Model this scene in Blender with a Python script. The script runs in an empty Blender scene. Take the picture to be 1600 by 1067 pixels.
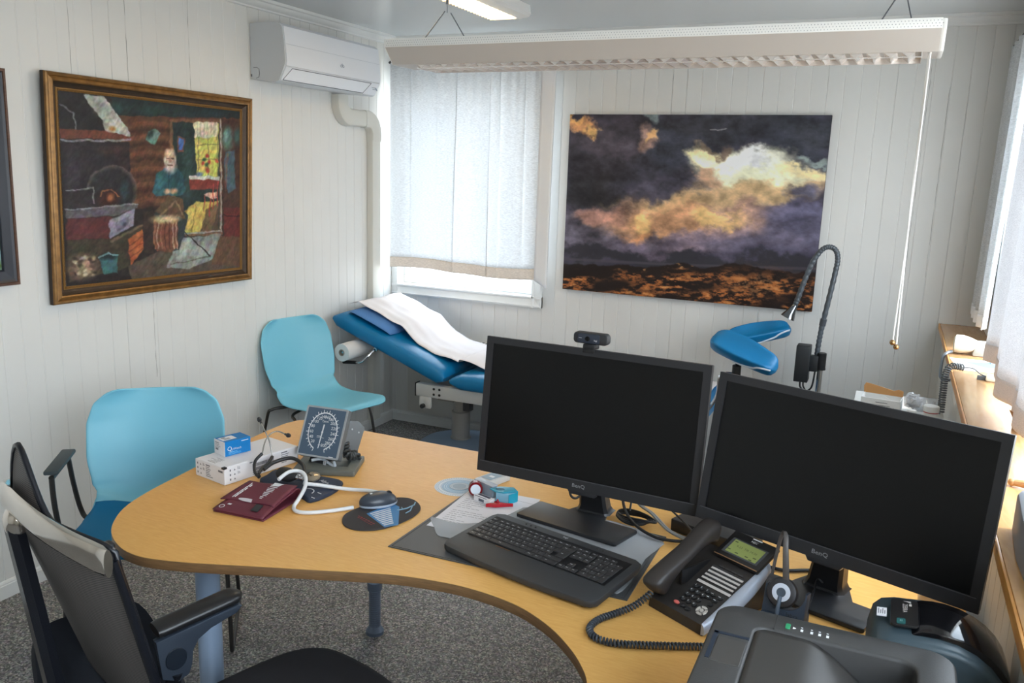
import bpy, bmesh, math, random
import numpy as np
from mathutils import Matrix, Vector
random.seed(7)
SC = bpy.context.scene
COL = SC.collection
PI = math.pi
def R(a): return math.radians(a)
def V(*a): return Vector(a)

# ------------------------------------------------------------------ colour and materials
def lin(c):
    c = c / 255.0
    return c / 12.92 if c <= 0.04045 else ((c + 0.055) / 1.055) ** 2.4
def rgb(r, g, b): return (lin(r), lin(g), lin(b), 1.0)
MATS = {}
def mat(name, col, rough=0.5, metal=0.0, spec=0.5, noise=None, bump=None, trans=None, alpha=None, coat=0.0, sheen=0.0):
    """col = sRGB 0-255. noise=(scale, amount, (sx,sy,sz)); bump=(scale, strength)"""
    if name in MATS: return MATS[name]
    m = bpy.data.materials.new(name); m.use_nodes = True
    nt = m.node_tree; b = nt.nodes['Principled BSDF']
    c = rgb(*col)
    b.inputs['Base Color'].default_value = c
    b.inputs['Roughness'].default_value = rough
    b.inputs['Metallic'].default_value = metal
    b.inputs['Specular IOR Level'].default_value = spec
    if coat: b.inputs['Coat Weight'].default_value = coat; b.inputs['Coat Roughness'].default_value = 0.1
    if sheen: b.inputs['Sheen Weight'].default_value = sheen
    tc = nt.nodes.new('ShaderNodeTexCoord')
    if noise:
        mp = nt.nodes.new('ShaderNodeMapping'); nt.links.new(tc.outputs['Object'], mp.inputs['Vector'])
        mp.inputs['Scale'].default_value = noise[2] if len(noise) > 2 else (1, 1, 1)
        n = nt.nodes.new('ShaderNodeTexNoise'); n.inputs['Scale'].default_value = noise[0]; n.inputs['Detail'].default_value = 6
        nt.links.new(mp.outputs['Vector'], n.inputs['Vector'])
        r = nt.nodes.new('ShaderNodeValToRGB'); nt.links.new(n.outputs['Fac'], r.inputs['Fac'])
        a = noise[1]
        r.color_ramp.elements[0].position = 0.3; r.color_ramp.elements[1].position = 0.7
        r.color_ramp.elements[0].color = (c[0]*(1-a), c[1]*(1-a), c[2]*(1-a), 1)
        r.color_ramp.elements[1].color = (min(1, c[0]*(1+a)), min(1, c[1]*(1+a)), min(1, c[2]*(1+a)), 1)
        nt.links.new(r.outputs['Color'], b.inputs['Base Color'])
    if bump:
        n2 = nt.nodes.new('ShaderNodeTexNoise'); n2.inputs['Scale'].default_value = bump[0]; n2.inputs['Detail'].default_value = 4
        nt.links.new(tc.outputs['Object'], n2.inputs['Vector'])
        bp = nt.nodes.new('ShaderNodeBump'); bp.inputs['Strength'].default_value = bump[1]; bp.inputs['Distance'].default_value = 0.002
        nt.links.new(n2.outputs['Fac'], bp.inputs['Height']); nt.links.new(bp.outputs['Normal'], b.inputs['Normal'])
    if trans is not None: b.inputs['Transmission Weight'].default_value = trans
    if alpha is not None: b.inputs['Alpha'].default_value = alpha
    MATS[name] = m
    return m
def emit_mat(name, col, strength):
    m = mat(name, col, 0.6); b = m.node_tree.nodes['Principled BSDF']
    b.inputs['Emission Color'].default_value = rgb(*col); b.inputs['Emission Strength'].default_value = strength
    return m
def cloth_mat(name, col, translucency, weave=900.0, rough=0.9, see=0.0):
    """woven cloth that lets daylight through"""
    m = bpy.data.materials.new(name); m.use_nodes = True; nt = m.node_tree; nt.nodes.clear()
    out = nt.nodes.new('ShaderNodeOutputMaterial')
    d = nt.nodes.new('ShaderNodeBsdfDiffuse'); t = nt.nodes.new('ShaderNodeBsdfTranslucent'); mx = nt.nodes.new('ShaderNodeMixShader')
    tc = nt.nodes.new('ShaderNodeTexCoord'); mp = nt.nodes.new('ShaderNodeMapping'); mp.inputs['Scale'].default_value = (1, 1, 5)
    nt.links.new(tc.outputs['Object'], mp.inputs['Vector'])
    n = nt.nodes.new('ShaderNodeTexNoise'); n.inputs['Scale'].default_value = weave / 6; n.inputs['Detail'].default_value = 3
    nt.links.new(mp.outputs['Vector'], n.inputs['Vector'])
    r = nt.nodes.new('ShaderNodeValToRGB'); c = rgb(*col)
    r.color_ramp.elements[0].position = 0.3; r.color_ramp.elements[1].position = 0.7
    r.color_ramp.elements[0].color = (c[0]*.84, c[1]*.84, c[2]*.84, 1); r.color_ramp.elements[1].color = (min(1, c[0]*1.08), min(1, c[1]*1.08), min(1, c[2]*1.08), 1)
    nt.links.new(n.outputs['Fac'], r.inputs['Fac'])
    for s in (d, t): nt.links.new(r.outputs['Color'], s.inputs['Color'])
    mx.inputs['Fac'].default_value = translucency
    nt.links.new(d.outputs['BSDF'], mx.inputs[1]); nt.links.new(t.outputs['BSDF'], mx.inputs[2])
    last = mx
    if see:
        tr = nt.nodes.new('ShaderNodeBsdfTransparent'); m2 = nt.nodes.new('ShaderNodeMixShader'); m2.inputs['Fac'].default_value = see
        nt.links.new(mx.outputs['Shader'], m2.inputs[1]); nt.links.new(tr.outputs['BSDF'], m2.inputs[2]); last = m2
    nt.links.new(last.outputs['Shader'], out.inputs['Surface'])
    MATS[name] = m; return m
def film_mat(name, col, opacity, rough=0.25, spec=0.5):
    """thin clear or tinted sheet: part see-through, part surface"""
    m = bpy.data.materials.new(name); m.use_nodes = True; nt = m.node_tree
    b = nt.nodes['Principled BSDF']; out = nt.nodes['Material Output']
    b.inputs['Base Color'].default_value = rgb(*col); b.inputs['Roughness'].default_value = rough; b.inputs['Specular IOR Level'].default_value = spec
    tr = nt.nodes.new('ShaderNodeBsdfTransparent'); mx = nt.nodes.new('ShaderNodeMixShader'); mx.inputs['Fac'].default_value = opacity
    nt.links.new(tr.outputs['BSDF'], mx.inputs[1]); nt.links.new(b.outputs['BSDF'], mx.inputs[2]); nt.links.new(mx.outputs['Shader'], out.inputs['Surface'])
    MATS[name] = m; return m
def attr_mat(name, rough=0.5, spec=0.3, bump=None):
    m = bpy.data.materials.new(name); m.use_nodes = True; nt = m.node_tree; b = nt.nodes['Principled BSDF']
    a = nt.nodes.new('ShaderNodeVertexColor'); a.layer_name = 'paint'
    nt.links.new(a.outputs['Color'], b.inputs['Base Color'])
    b.inputs['Roughness'].default_value = rough; b.inputs['Specular IOR Level'].default_value = spec
    if bump:
        tc = nt.nodes.new('ShaderNodeTexCoord')
        n2 = nt.nodes.new('ShaderNodeTexNoise'); n2.inputs['Scale'].default_value = bump[0]; n2.inputs['Detail'].default_value = 4
        nt.links.new(tc.outputs['Object'], n2.inputs['Vector'])
        bp = nt.nodes.new('ShaderNodeBump'); bp.inputs['Strength'].default_value = bump[1]; bp.inputs['Distance'].default_value = 0.002
        nt.links.new(n2.outputs['Fac'], bp.inputs['Height']); nt.links.new(bp.outputs['Normal'], b.inputs['Normal'])
    MATS[name] = m; return m

# ------------------------------------------------------------------ scene graph
ROOTM = {}
def thing(name, label, cat, loc=(0, 0, 0), rotz=0.0, group=None):
    o = bpy.data.objects.new(name, None); COL.objects.link(o)
    o.empty_display_size = 0.05
    o.location = loc; o.rotation_euler = (0, 0, rotz)
    o['label'] = label; o['category'] = cat
    if group: o['group'] = group
    ROOTM[o.name] = Matrix.Translation(Vector(loc)) @ Matrix.Rotation(rotz, 4, 'Z')
    return o
def tag(o, label, cat, group=None, kind=None):
    o['label'] = label; o['category'] = cat
    if group: o['group'] = group
    if kind: o['kind'] = kind
    return o
def dup(root, loc, rotz, label=None, group=None):
    r = root.copy(); COL.objects.link(r); r.location = loc; r.rotation_euler = (0, 0, rotz)
    if label: r['label'] = label
    if group: r['group'] = group
    for ch in list(root.children):
        c = ch.copy(); COL.objects.link(c); c.parent = r
        for g in list(ch.children):
            d = g.copy(); COL.objects.link(d); d.parent = c
    return r
def frame(o, x, y):
    """matrix with origin o, x axis x, y axis y (made orthogonal), z = x cross y"""
    x = Vector(x).normalized(); y = Vector(y); z = x.cross(y).normalized(); y = z.cross(x)
    m = Matrix((x, y, z)).transposed().to_4x4(); m.translation = Vector(o)
    return m
_TXT = {}
def text_mesh(body, size, align='CENTER'):
    k = (body, align)
    if k not in _TXT:
        cu = bpy.data.curves.new('t', 'FONT'); cu.body = body; cu.size = 1.0; cu.align_x = align; cu.align_y = 'CENTER'; cu.resolution_u = 2
        ob = bpy.data.objects.new('t', cu); COL.objects.link(ob)
        me = bpy.data.meshes.new_from_object(ob.evaluated_get(bpy.context.evaluated_depsgraph_get()))
        bpy.data.objects.remove(ob); bpy.data.curves.remove(cu)
        _TXT[k] = me
    return _TXT[k]

class MB:
    """collects shapes into one bmesh"""
    def __init__(s): s.bm = bmesh.new(); s.mi = 0
    def _take(s, t, M=None):
        if M is not None: bmesh.ops.transform(t, matrix=M, verts=t.verts)
        vs = [s.bm.verts.new(v.co) for v in t.verts]
        t.verts.index_update()
        for f in t.faces:
            try:
                nf = s.bm.faces.new([vs[v.index] for v in f.verts]); nf.material_index = s.mi
            except ValueError: pass
        t.free(); return s
    def box(s, lo, hi, bev=0.0, seg=2, M=None, taper=None):
        t = bmesh.new(); bmesh.ops.create_cube(t, size=1.0)
        lo = Vector(lo); hi = Vector(hi); c = (lo + hi) / 2; d = hi - lo
        for v in t.verts:
            v.co = Vector((v.co.x * d.x, v.co.y * d.y, v.co.z * d.z))
            if taper and v.co.z > 0: v.co.x *= taper[0]; v.co.y *= taper[1]
            v.co += c
        if bev > 0: bmesh.ops.bevel(t, geom=list(t.edges), offset=bev, segments=seg, profile=0.5, affect='EDGES', clamp_overlap=True)
        return s._take(t, M)
    def prism(s, pts, z0, z1, bev=0.0, seg=2, M=None, bev_bottom=True):
        t = bmesh.new()
        lo = [t.verts.new((p[0], p[1], z0)) for p in pts]; hi = [t.verts.new((p[0], p[1], z1)) for p in pts]
        n = len(pts)
        fb = t.faces.new(lo[::-1]); ft = t.faces.new(hi)
        for i in range(n): t.faces.new((lo[i], lo[(i+1) % n], hi[(i+1) % n], hi[i]))
        bmesh.ops.recalc_face_normals(t, faces=t.faces)
        if bev > 0:
            ed = list(ft.edges) + (list(fb.edges) if bev_bottom else [])
            bmesh.ops.bevel(t, geom=ed, offset=bev, segments=seg, profile=0.5, affect='EDGES', clamp_overlap=True)
        return s._take(t, M)
    def cyl(s, p0, p1, r0, r1=None, n=20, bev=0.0, M=None):
        r1 = r0 if r1 is None else r1
        p0 = Vector(p0); p1 = Vector(p1); L = (p1 - p0).length
        prof = [(0, 0), (r0, 0), (r1, L), (0, L)] if not bev else [(0, 0), (r0-bev, 0), (r0, bev), (r1, L-bev), (r1-bev, L), (0, L)]
        z = (p1 - p0).normalized(); q = Vector((0, 0, 1)).rotation_difference(z).to_matrix().to_4x4(); q.translation = p0
        return s.lathe(prof, n, q if M is None else M @ q)
    def lathe(s, prof, n=32, M=None):
        t = bmesh.new(); rings = []
        for r, z in prof:
            if r < 1e-7: rings.append([t.verts.new((0, 0, z))])
            else: rings.append([t.verts.new((r * math.cos(2*PI*i/n), r * math.sin(2*PI*i/n), z)) for i in range(n)])
        for a, b in zip(rings, rings[1:]):
            for i in range(n):
                j = (i+1) % n
                if len(a) == 1 and len(b) == 1: continue
                if len(a) == 1: t.faces.new((a[0], b[j], b[i]))
                elif len(b) == 1: t.faces.new((a[i], a[j], b[0]))
                else: t.faces.new((a[i], a[j], b[j], b[i]))
        bmesh.ops.recalc_face_normals(t, faces=t.faces)
        return s._take(t, M)
    def ring(s, R0, r, n=32, m=10, M=None):
        t = bmesh.new(); g = [[t.verts.new(((R0 + r*math.cos(2*PI*j/m)) * math.cos(2*PI*i/n), (R0 + r*math.cos(2*PI*j/m)) * math.sin(2*PI*i/n), r*math.sin(2*PI*j/m))) for j in range(m)] for i in range(n)]
        for i in range(n):
            for j in range(m): t.faces.new((g[i][j], g[(i+1) % n][j], g[(i+1) % n][(j+1) % m], g[i][(j+1) % m]))
        return s._take(t, M)
    def tube(s, pts, r, n=10, closed=False, sx=1.0, M=None, caps=True):
        """sweep a circle along points; r may be a list; sx flattens one side"""
        P = [Vector(p) for p in pts]; N = len(P); rr = r if isinstance(r, (list, tuple)) else [r] * N
        T = []
        for i in range(N):
            a = P[(i-1) % N] if (closed or i > 0) else P[i]; b = P[(i+1) % N] if (closed or i < N-1) else P[i]
            T.append((b - a).normalized())
        up = Vector((0, 0, 1)) if abs(T[0].z) < 0.9 else Vector((0, 1, 0))
        x = up.cross(T[0]).normalized(); t = bmesh.new(); rings = []
        for i in range(N):
            if i > 0: x = (T[i-1].rotation_difference(T[i]) @ x)
            x = (x - T[i] * x.dot(T[i])).normalized(); y = T[i].cross(x)
            rings.append([t.verts.new(P[i] + (x * math.cos(2*PI*k/n) * sx + y * math.sin(2*PI*k/n)) * rr[i]) for k in range(n)])
        for i in range(N if closed else N-1):
            a = rings[i]; b = rings[(i+1) % N]
            for k in range(n): t.faces.new((a[k], a[(k+1) % n], b[(k+1) % n], b[k]))
        if not closed and caps: t.faces.new(rings[0][::-1]); t.faces.new(rings[-1])
        bmesh.ops.recalc_face_normals(t, faces=t.faces)
        return s._take(t, M)
    def loft(s, rings, caps=True, closed=True, M=None):
        t = bmesh.new(); g = [[t.verts.new(Vector(p)) for p in r] for r in rings]; n = len(g[0])
        for a, b in zip(g, g[1:]):
            for k in range(n if closed else n-1): t.faces.new((a[k], a[(k+1) % n], b[(k+1) % n], b[k]))
        if caps and closed: t.faces.new(g[0][::-1]); t.faces.new(g[-1])
        bmesh.ops.recalc_face_normals(t, faces=t.faces)
        return s._take(t, M)
    def grid(s, f, nu, nv, M=None):
        t = bmesh.new(); g = [[t.verts.new(Vector(f(i/nu, j/nv))) for j in range(nv+1)] for i in range(nu+1)]
        for i in range(nu):
            for j in range(nv): t.faces.new((g[i][j], g[i+1][j], g[i+1][j+1], g[i][j+1]))
        return s._take(t, M)
    def quad(s, a, b, c, d):
        f = s.bm.faces.new([s.bm.verts.new(Vector(p)) for p in (a, b, c, d)]); f.material_index = s.mi; return s
    def sphere(s, c, r, n=16, sc=(1, 1, 1), M=None):
        k = n // 2
        prof = [(max(0, math.sin(PI*i/k)) if 0 < i < k else 0, -math.cos(PI*i/k)) for i in range(k+1)]
        T = Matrix.Translation(Vector(c)) @ Matrix.Diagonal((r*sc[0], r*sc[1], r*sc[2], 1))
        return s.lathe(prof, n, T if M is None else M @ T)
    def text(s, body, size, M, align='CENTER', sx=1.0, thick=0.0004):
        me = text_mesh(body, size, align)
        S = Matrix.Diagonal((size*sx, size, 1, 1))
        base = [M @ (S @ v.co) for v in me.vertices]
        vs = [s.bm.verts.new(p + (M.to_3x3() @ Vector((0, 0, thick)))) for p in base]
        for p in me.polygons:
            try: f = s.bm.faces.new([vs[i] for i in p.vertices]); f.material_index = s.mi
            except ValueError: pass
        return s
    def build(s, name, m, parent=None, world=True, smooth=35, mods=None):
        """links the shapes as ONE mesh object. world: coordinates are world ones, moved into the parent's frame"""
        if parent is not None and world:
            root = parent; M = ROOTM.get(root.name)
            if M is None and root.parent is not None: M = ROOTM.get(root.parent.name)
            if M is not None: bmesh.ops.transform(s.bm, matrix=M.inverted(), verts=s.bm.verts)
        me = bpy.data.meshes.new(name); s.bm.to_mesh(me); s.bm.free()
        for mm in (m if isinstance(m, (list, tuple)) else [m]): me.materials.append(mm)
        if smooth:
            me.polygons.foreach_set('use_smooth', [True] * len(me.polygons)); me.set_sharp_from_angle(angle=R(smooth))
        o = bpy.data.objects.new(name, me); COL.objects.link(o)
        if parent is not None: o.parent = parent
        for k in (mods or []):
            md = o.modifiers.new(k[0], k[0])
            for a, b in k[1].items(): setattr(md, a, b)
        return o
def struct(name, mb, m, smooth=35, label=None):
    o = mb.build(name, m, None, False, smooth); o['kind'] = 'structure'
    if label: o['label'] = label
    return o
def arc(c, r, a0, a1, n, plane='xz'):
    out = []
    for i in range(n+1):
        a = a0 + (a1-a0)*i/n; p = (r*math.cos(a), r*math.sin(a))
        out.append({'xz': (c[0]+p[0], c[1], c[2]+p[1]), 'xy': (c[0]+p[0], c[1]+p[1], c[2]), 'yz': (c[0], c[1]+p[0], c[2]+p[1])}[plane])
    return out
def spline(pts, n=8, closed=False):
    """Catmull-Rom through points"""
    P = [Vector(p) for p in pts]; N = len(P); out = []
    for i in range(N if closed else N-1):
        if closed: p0, p1, p2, p3 = P[(i-1) % N], P[i], P[(i+1) % N], P[(i+2) % N]
        else: p0, p1, p2, p3 = P[max(i-1, 0)], P[i], P[i+1], P[min(i+2, N-1)]
        for k in range(n):
            t = k/n
            out.append(0.5 * ((2*p1) + (p2-p0)*t + (2*p0-5*p1+4*p2-p3)*t*t + (3*p1-p0-3*p2+p3)*t**3))
    if not closed: out.append(P[-1])
    return out
def rrect(x0, y0, x1, y1, r, n=6):
    out = []
    for cx, cy, a in ((x1-r, y1-r, 0), (x0+r, y1-r, 90), (x0+r, y0+r, 180), (x1-r, y0+r, 270)):
        for i in range(n+1):
            t = R(a + 90*i/n); out.append((cx + r*math.cos(t), cy + r*math.sin(t)))
    return out
EXPOSURE = 0.90
SKY = 6.0
SUN = 2.2
LAMP1 = 1.5
LAMP2 = 9.0
# ------------------------------------------------------------------ camera, world, light
cam = bpy.data.cameras.new('camera'); co = bpy.data.objects.new('camera', cam); COL.objects.link(co)
cam.sensor_width = 36; cam.sensor_fit = 'HORIZONTAL'; cam.lens = 29.449; cam.clip_start = 0.05
co.matrix_world = Matrix(((0.9087557, -0.11171123, 0.40209908, 2.93),
                          (0.41613082, 0.16961547, -0.89334525, -4.5957),
                          (0.03159447, 0.97915841, 0.20062552, 1.6555),
                          (0, 0, 0, 1)))
SC.camera = co
SC.view_settings.view_transform = 'Standard'; SC.view_settings.look = 'None'; SC.view_settings.gamma = 1.0
SC.view_settings.exposure = EXPOSURE
w = bpy.data.worlds.new('daylight'); SC.world = w; w.use_nodes = True
nt = w.node_tree; bg = nt.nodes['Background']
tc = nt.nodes.new('ShaderNodeTexCoord'); sp = nt.nodes.new('ShaderNodeSeparateXYZ'); rp = nt.nodes.new('ShaderNodeValToRGB')
nt.links.new(tc.outputs['Generated'], sp.inputs['Vector'])
mr = nt.nodes.new('ShaderNodeMapRange'); mr.inputs['From Min'].default_value = -1; mr.inputs['From Max'].default_value = 1
nt.links.new(sp.outputs['Z'], mr.inputs['Value']); nt.links.new(mr.outputs['Result'], rp.inputs['Fac'])
e = rp.color_ramp.elements
e[0].position = 0.42; e[0].color = (0.50, 0.54, 0.55, 1)
e[1].position = 0.52; e[1].color = (0.88, 0.95, 1.0, 1)
k = e.new(1.0); k.color = (0.62, 0.80, 1.0, 1)
nt.links.new(rp.outputs['Color'], bg.inputs['Color']); bg.inputs['Strength'].default_value = SKY
def portal(loc, sx, sy, rot):
    l = bpy.data.lights.new('window_portal', 'AREA'); l.shape = 'RECTANGLE'; l.size = sx; l.size_y = sy
    l.cycles.is_portal = True
    o = bpy.data.objects.new('window_portal', l); COL.objects.link(o); o.location = loc; o.rotation_euler = rot
sl = bpy.data.lights.new('sun', 'SUN'); sl.energy = SUN; sl.angle = R(0.6); sl.color = (1.0, 0.95, 0.86)
so = bpy.data.objects.new('sun', sl); COL.objects.link(so)
so.rotation_euler = Vector((-0.42, -0.10, -1.0)).to_track_quat('-Z', 'Y').to_euler()

# ------------------------------------------------------------------ setting
M_wall = mat('painted panelling', (226, 225, 221), 0.45, noise=(1.7, 0.03))
M_trim = mat('white gloss paint', (232, 233, 231), 0.35)
M_ceil = mat('ceiling paint', (220, 224, 226), 0.22)
M_front = mat('plain white wall', (222, 218, 210), 0.6)

def speckle_floor():
    m = bpy.data.materials.new('speckled vinyl'); m.use_nodes = True; nt = m.node_tree; b = nt.nodes['Principled BSDF']
    tc = nt.nodes.new('ShaderNodeTexCoord')
    def layer(scale):
        v = nt.nodes.new('ShaderNodeTexVoronoi'); v.inputs['Scale'].default_value = scale; v.inputs['Randomness'].default_value = 1
        nt.links.new(tc.outputs['Object'], v.inputs['Vector'])
        s = nt.nodes.new('ShaderNodeSeparateColor'); nt.links.new(v.outputs['Color'], s.inputs['Color']); return s
    a = layer(190); r = nt.nodes.new('ShaderNodeValToRGB'); r.color_ramp.interpolation = 'CONSTANT'
    nt.links.new(a.outputs['Red'], r.inputs['Fac'])
    cols = [(0.0, (84, 82, 82)), (0.22, (108, 105, 103)), (0.45, (132, 128, 124)), (0.68, (154, 149, 143)), (0.86, (188, 181, 172)), (0.95, (70, 68, 68))]
    el = r.color_ramp.elements; el[0].position = 0; el[0].color = rgb(*cols[0][1]); el[1].position = cols[1][0]; el[1].color = rgb(*cols[1][1])
    for p, c in cols[2:]: q = el.new(p); q.color = rgb(*c)
    n = nt.nodes.new('ShaderNodeTexNoise'); n.inputs['Scale'].default_value = 60; nt.links.new(tc.outputs['Object'], n.inputs['Vector'])
    mx = nt.nodes.new('ShaderNodeMix'); mx.data_type = 'RGBA'; mx.blend_type = 'OVERLAY'; mx.inputs['Factor'].default_value = 0.35
    nt.links.new(r.outputs['Color'], mx.inputs['A']); nt.links.new(n.outputs['Color'], mx.inputs['B'])
    hs = nt.nodes.new('ShaderNodeHueSaturation'); hs.inputs['Saturation'].default_value = 0.75; nt.links.new(mx.outputs['Result'], hs.inputs['Color'])
    nt.links.new(hs.outputs['Color'], b.inputs['Base Color']); b.inputs['Roughness'].default_value = 0.55
    return m
RX = 3.36   # upper right wall; the lower wall stands at 3.20 under the ledge
YF = -7.0; CZ = 2.425
struct('floor', MB().box((-0.1, YF, -0.1), (3.6, 0.1, 0.0)), speckle_floor())
struct('ceiling', MB().box((-0.1, YF, CZ), (3.6, 0.1, CZ + 0.1)), M_ceil)

def panelled(mb, O, u, n, rects, pitch=0.0785, seed=1):
    """tongue and groove boarding: O origin, u along the wall, n out of the wall; rects = (u0,u1,z0,z1)"""
    O = Vector(O); u = Vector(u); n = Vector(n); rnd = random.Random(seed)
    gr = []; x = 0.03
    while x < 8: gr.append((x, rnd.choice((0.0016, 0.002, 0.0024, 0.0032)), rnd.choice((0.0022, 0.003, 0.0036)))); x += pitch * rnd.uniform(0.985, 1.015)
    for u0, u1, z0, z1 in rects:
        pr = [(u0, 0)]
        for g, d, hw in gr:
            if u0 + hw < g < u1 - hw: pr += [(g - hw, 0), (g - hw*0.3, -d), (g + hw*0.3, -d), (g + hw, 0)]
        pr.append((u1, 0))
        for (a, da), (b, db) in zip(pr, pr[1:]):
            p = [O + u*a + n*da, O + u*b + n*db]
            z = Vector((0, 0, 1)); mb.quad(p[0] + z*z0, p[1] + z*z0, p[1] + z*z1, p[0] + z*z1)
# left wall (x = 0)
mb = MB(); panelled(mb, (0, 0, 0), (0, -1, 0), (1, 0, 0), [(0, -YF, 0, CZ)], seed=3)
mb.box((-0.15, YF, 0), (-0.012, 0.1, CZ)); struct('wall_left', mb, M_wall, 20)
# back wall (y = 0) with window opening
WX0, WX1, WZ0, WZ1 = 0.045, 0.985, 0.915, 2.16
mb = MB(); panelled(mb, (0, 0, 0), (1, 0, 0), (0, -1, 0), [(0, WX0, 0, CZ), (WX0, WX1, 0, WZ0), (WX0, WX1, WZ1, CZ), (WX1, 3.5, 0, CZ)], seed=5)
for a, b, c, d in [(-0.1, WX0, 0, CZ), (WX0, WX1, 0, WZ0), (WX0, WX1, WZ1, CZ), (WX1, 3.6, 0, CZ)]: mb.box((a, 0.012, c), (b, 0.13, d))
struct('wall_back', mb, M_wall, 20)
# right wall: boarded apron below the ledge, plain wall above it with one seen opening and one unseen, added for daylight
W2 = (-2.75, -0.50, 0.985, 2.17); W_UNSEEN = (-5.6, -3.35, 0.985, 2.17)
mb = MB(); panelled(mb, (3.20, 0, 0), (0, -1, 0), (-1, 0, 0), [(0, -YF, 0, 0.952)], seed=9)
mb.box((3.212, YF, 0), (3.6, 0.1, 0.952))
for y0, y1 in ((W2[1], 0.1), (W_UNSEEN[1], W2[0]), (YF, W_UNSEEN[0])): mb.box((RX, y0, 0.952), (3.5, y1, CZ))
for W in (W2, W_UNSEEN): mb.box((RX, W[0], W[3]), (3.5, W[1], CZ)); mb.box((3.44, W[0], 0.952), (3.5, W[1], W[2]))
struct('wall_right', mb, M_wall, 20)
struct('wall_front', MB().box((-0.1, YF - 0.1, 0), (3.6, YF, CZ)), M_front)

# hairline cracks where the boards have parted
def cracks(parent, segs):
    rnd = random.Random(4)
    for a, b in segs:
        a = Vector(a); b = Vector(b); n = max(3, int((b - a).length/0.03)); mb = MB(); side = Vector((0, 1, 0)) if abs(a.x) < 0.01 else Vector((1, 0, 0))
        mb.tube([a.lerp(b, i/n) + side*rnd.uniform(-0.0012, 0.0012) for i in range(n+1)], [rnd.choice((0.0002, 0.0004, 0.0007, 0.0011)) for i in range(n+1)], 5)
        mb.build('paint_crack', M_crack, parent, False)
M_crack = mat('crack grey', (150, 148, 144), 0.9)  # grey of the open board joints
cracks(bpy.data.objects['wall_left'], [((0.0005, -2.263, 2.37), (0.0005, -2.263, 1.95)), ((0.0005, -2.001, 2.37), (0.0005, -2.001, 1.96)), ((0.0005, -1.664, 2.37), (0.0005, -1.664, 1.94)), ((0.0005, -1.937, 1.08), (0.0005, -1.937, 0.70))])
cracks(bpy.data.objects['wall_back'], [((2.998, -0.0005, 2.30), (2.990, -0.0005, 0.72)), ((1.757, -0.0005, 2.22), (1.757, -0.0005, 1.98)), ((3.085, -0.0005, 2.1), (3.085, -0.0005, 1.2))])

# cornice and baseboards
def run(mb, prof, a, b, nrm):
    """sweep a profile (out, z) along a straight wall line"""
    a = Vector(a); b = Vector(b); nrm = Vector(nrm)
    mb.loft([[p + nrm*o + Vector((0, 0, z)) for o, z in prof] for p in (a, b)])
cor = [(0, 2.375), (0.012, 2.377), (0.014, 2.384), (0.026, 2.392), (0.034, 2.402), (0.036, 2.408), (0.046, 2.412), (0.048, CZ), (0, CZ)]
mb = MB(); run(mb, cor, (0, YF, 0), (0, 0, 0), (1, 0, 0)); struct('trim_1', mb, M_trim)
mb = MB(); run(mb, cor, (0, 0, 0), (RX, 0, 0), (0, -1, 0)); struct('trim_2', mb, M_trim)
bb = [(0, 0), (0.014, 0), (0.014, 0.052), (0.011, 0.054), (0.011, 0.060), (0.006, 0.066), (0, 0.067)]
mb = MB(); run(mb, bb, (0, YF, 0), (0, 0, 0), (1, 0, 0)); struct('baseboard_left', mb, M_trim)
mb = MB(); run(mb, bb, (0, 0, 0), (3.2, 0, 0), (0, -1, 0)); struct('baseboard_back', mb, M_trim)
mb = MB(); run(mb, bb, (3.2, YF, 0), (3.2, 0, 0), (-1, 0, 0)); struct('baseboard_right', mb, M_trim)

# window in the back wall
M_glass = film_mat('window glass', (240, 246, 248), 0.06, 0.02)
def sash(mb, o, u, lo, hi, w, d, n):
    o = Vector(o); u = Vector(u); n = Vector(n)
    def bar(a0, a1, z0, z1):
        p = [o + u*a + n*k + Vector((0, 0, z)) for a in (a0, a1) for k in (0, d) for z in (z0, z1)]
        l = Vector([min(q[i] for q in p) for i in range(3)]); h = Vector([max(q[i] for q in p) for i in range(3)]); mb.box(l, h, 0.004)
    bar(lo[0], hi[0], lo[1], lo[1] + w); bar(lo[0], hi[0], hi[1] - w, hi[1]); bar(lo[0], lo[0] + w, lo[1] + w, hi[1] - w); bar(hi[0] - w, hi[0], lo[1] + w, hi[1] - w)
mb = MB()
tp = [(0.0, 0), (0.016, 0), (0.020, 0.010), (0.016, 0.018), (0.014, 0.050), (0.020, 0.056), (0.020, 0.066), (0, 0.068)]   # (out, across)
x0, x1, z0, z1 = WX0 - 0.048, WX1 + 0.068, WZ0 - 0.066, WZ1 + 0.066
ox0 = max(x0, 0.003)
def archi(p, q, inn):
    p = Vector(p); q = Vector(q); inn = Vector(inn)
    mb.loft([[r + Vector((0, -o, 0)) + inn*a for o, a in tp] for r in (p, q)])
archi((ox0, 0, z0), (x1, 0, z0), (0, 0, 1)); archi((ox0, 0, z1), (x1, 0, z1), (0, 0, -1))
archi((x1, 0, z0), (x1, 0, z1), (-1, 0, 0)); mb.box((ox0, -0.018, z0), (WX0, 0, z1), 0.003)
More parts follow.
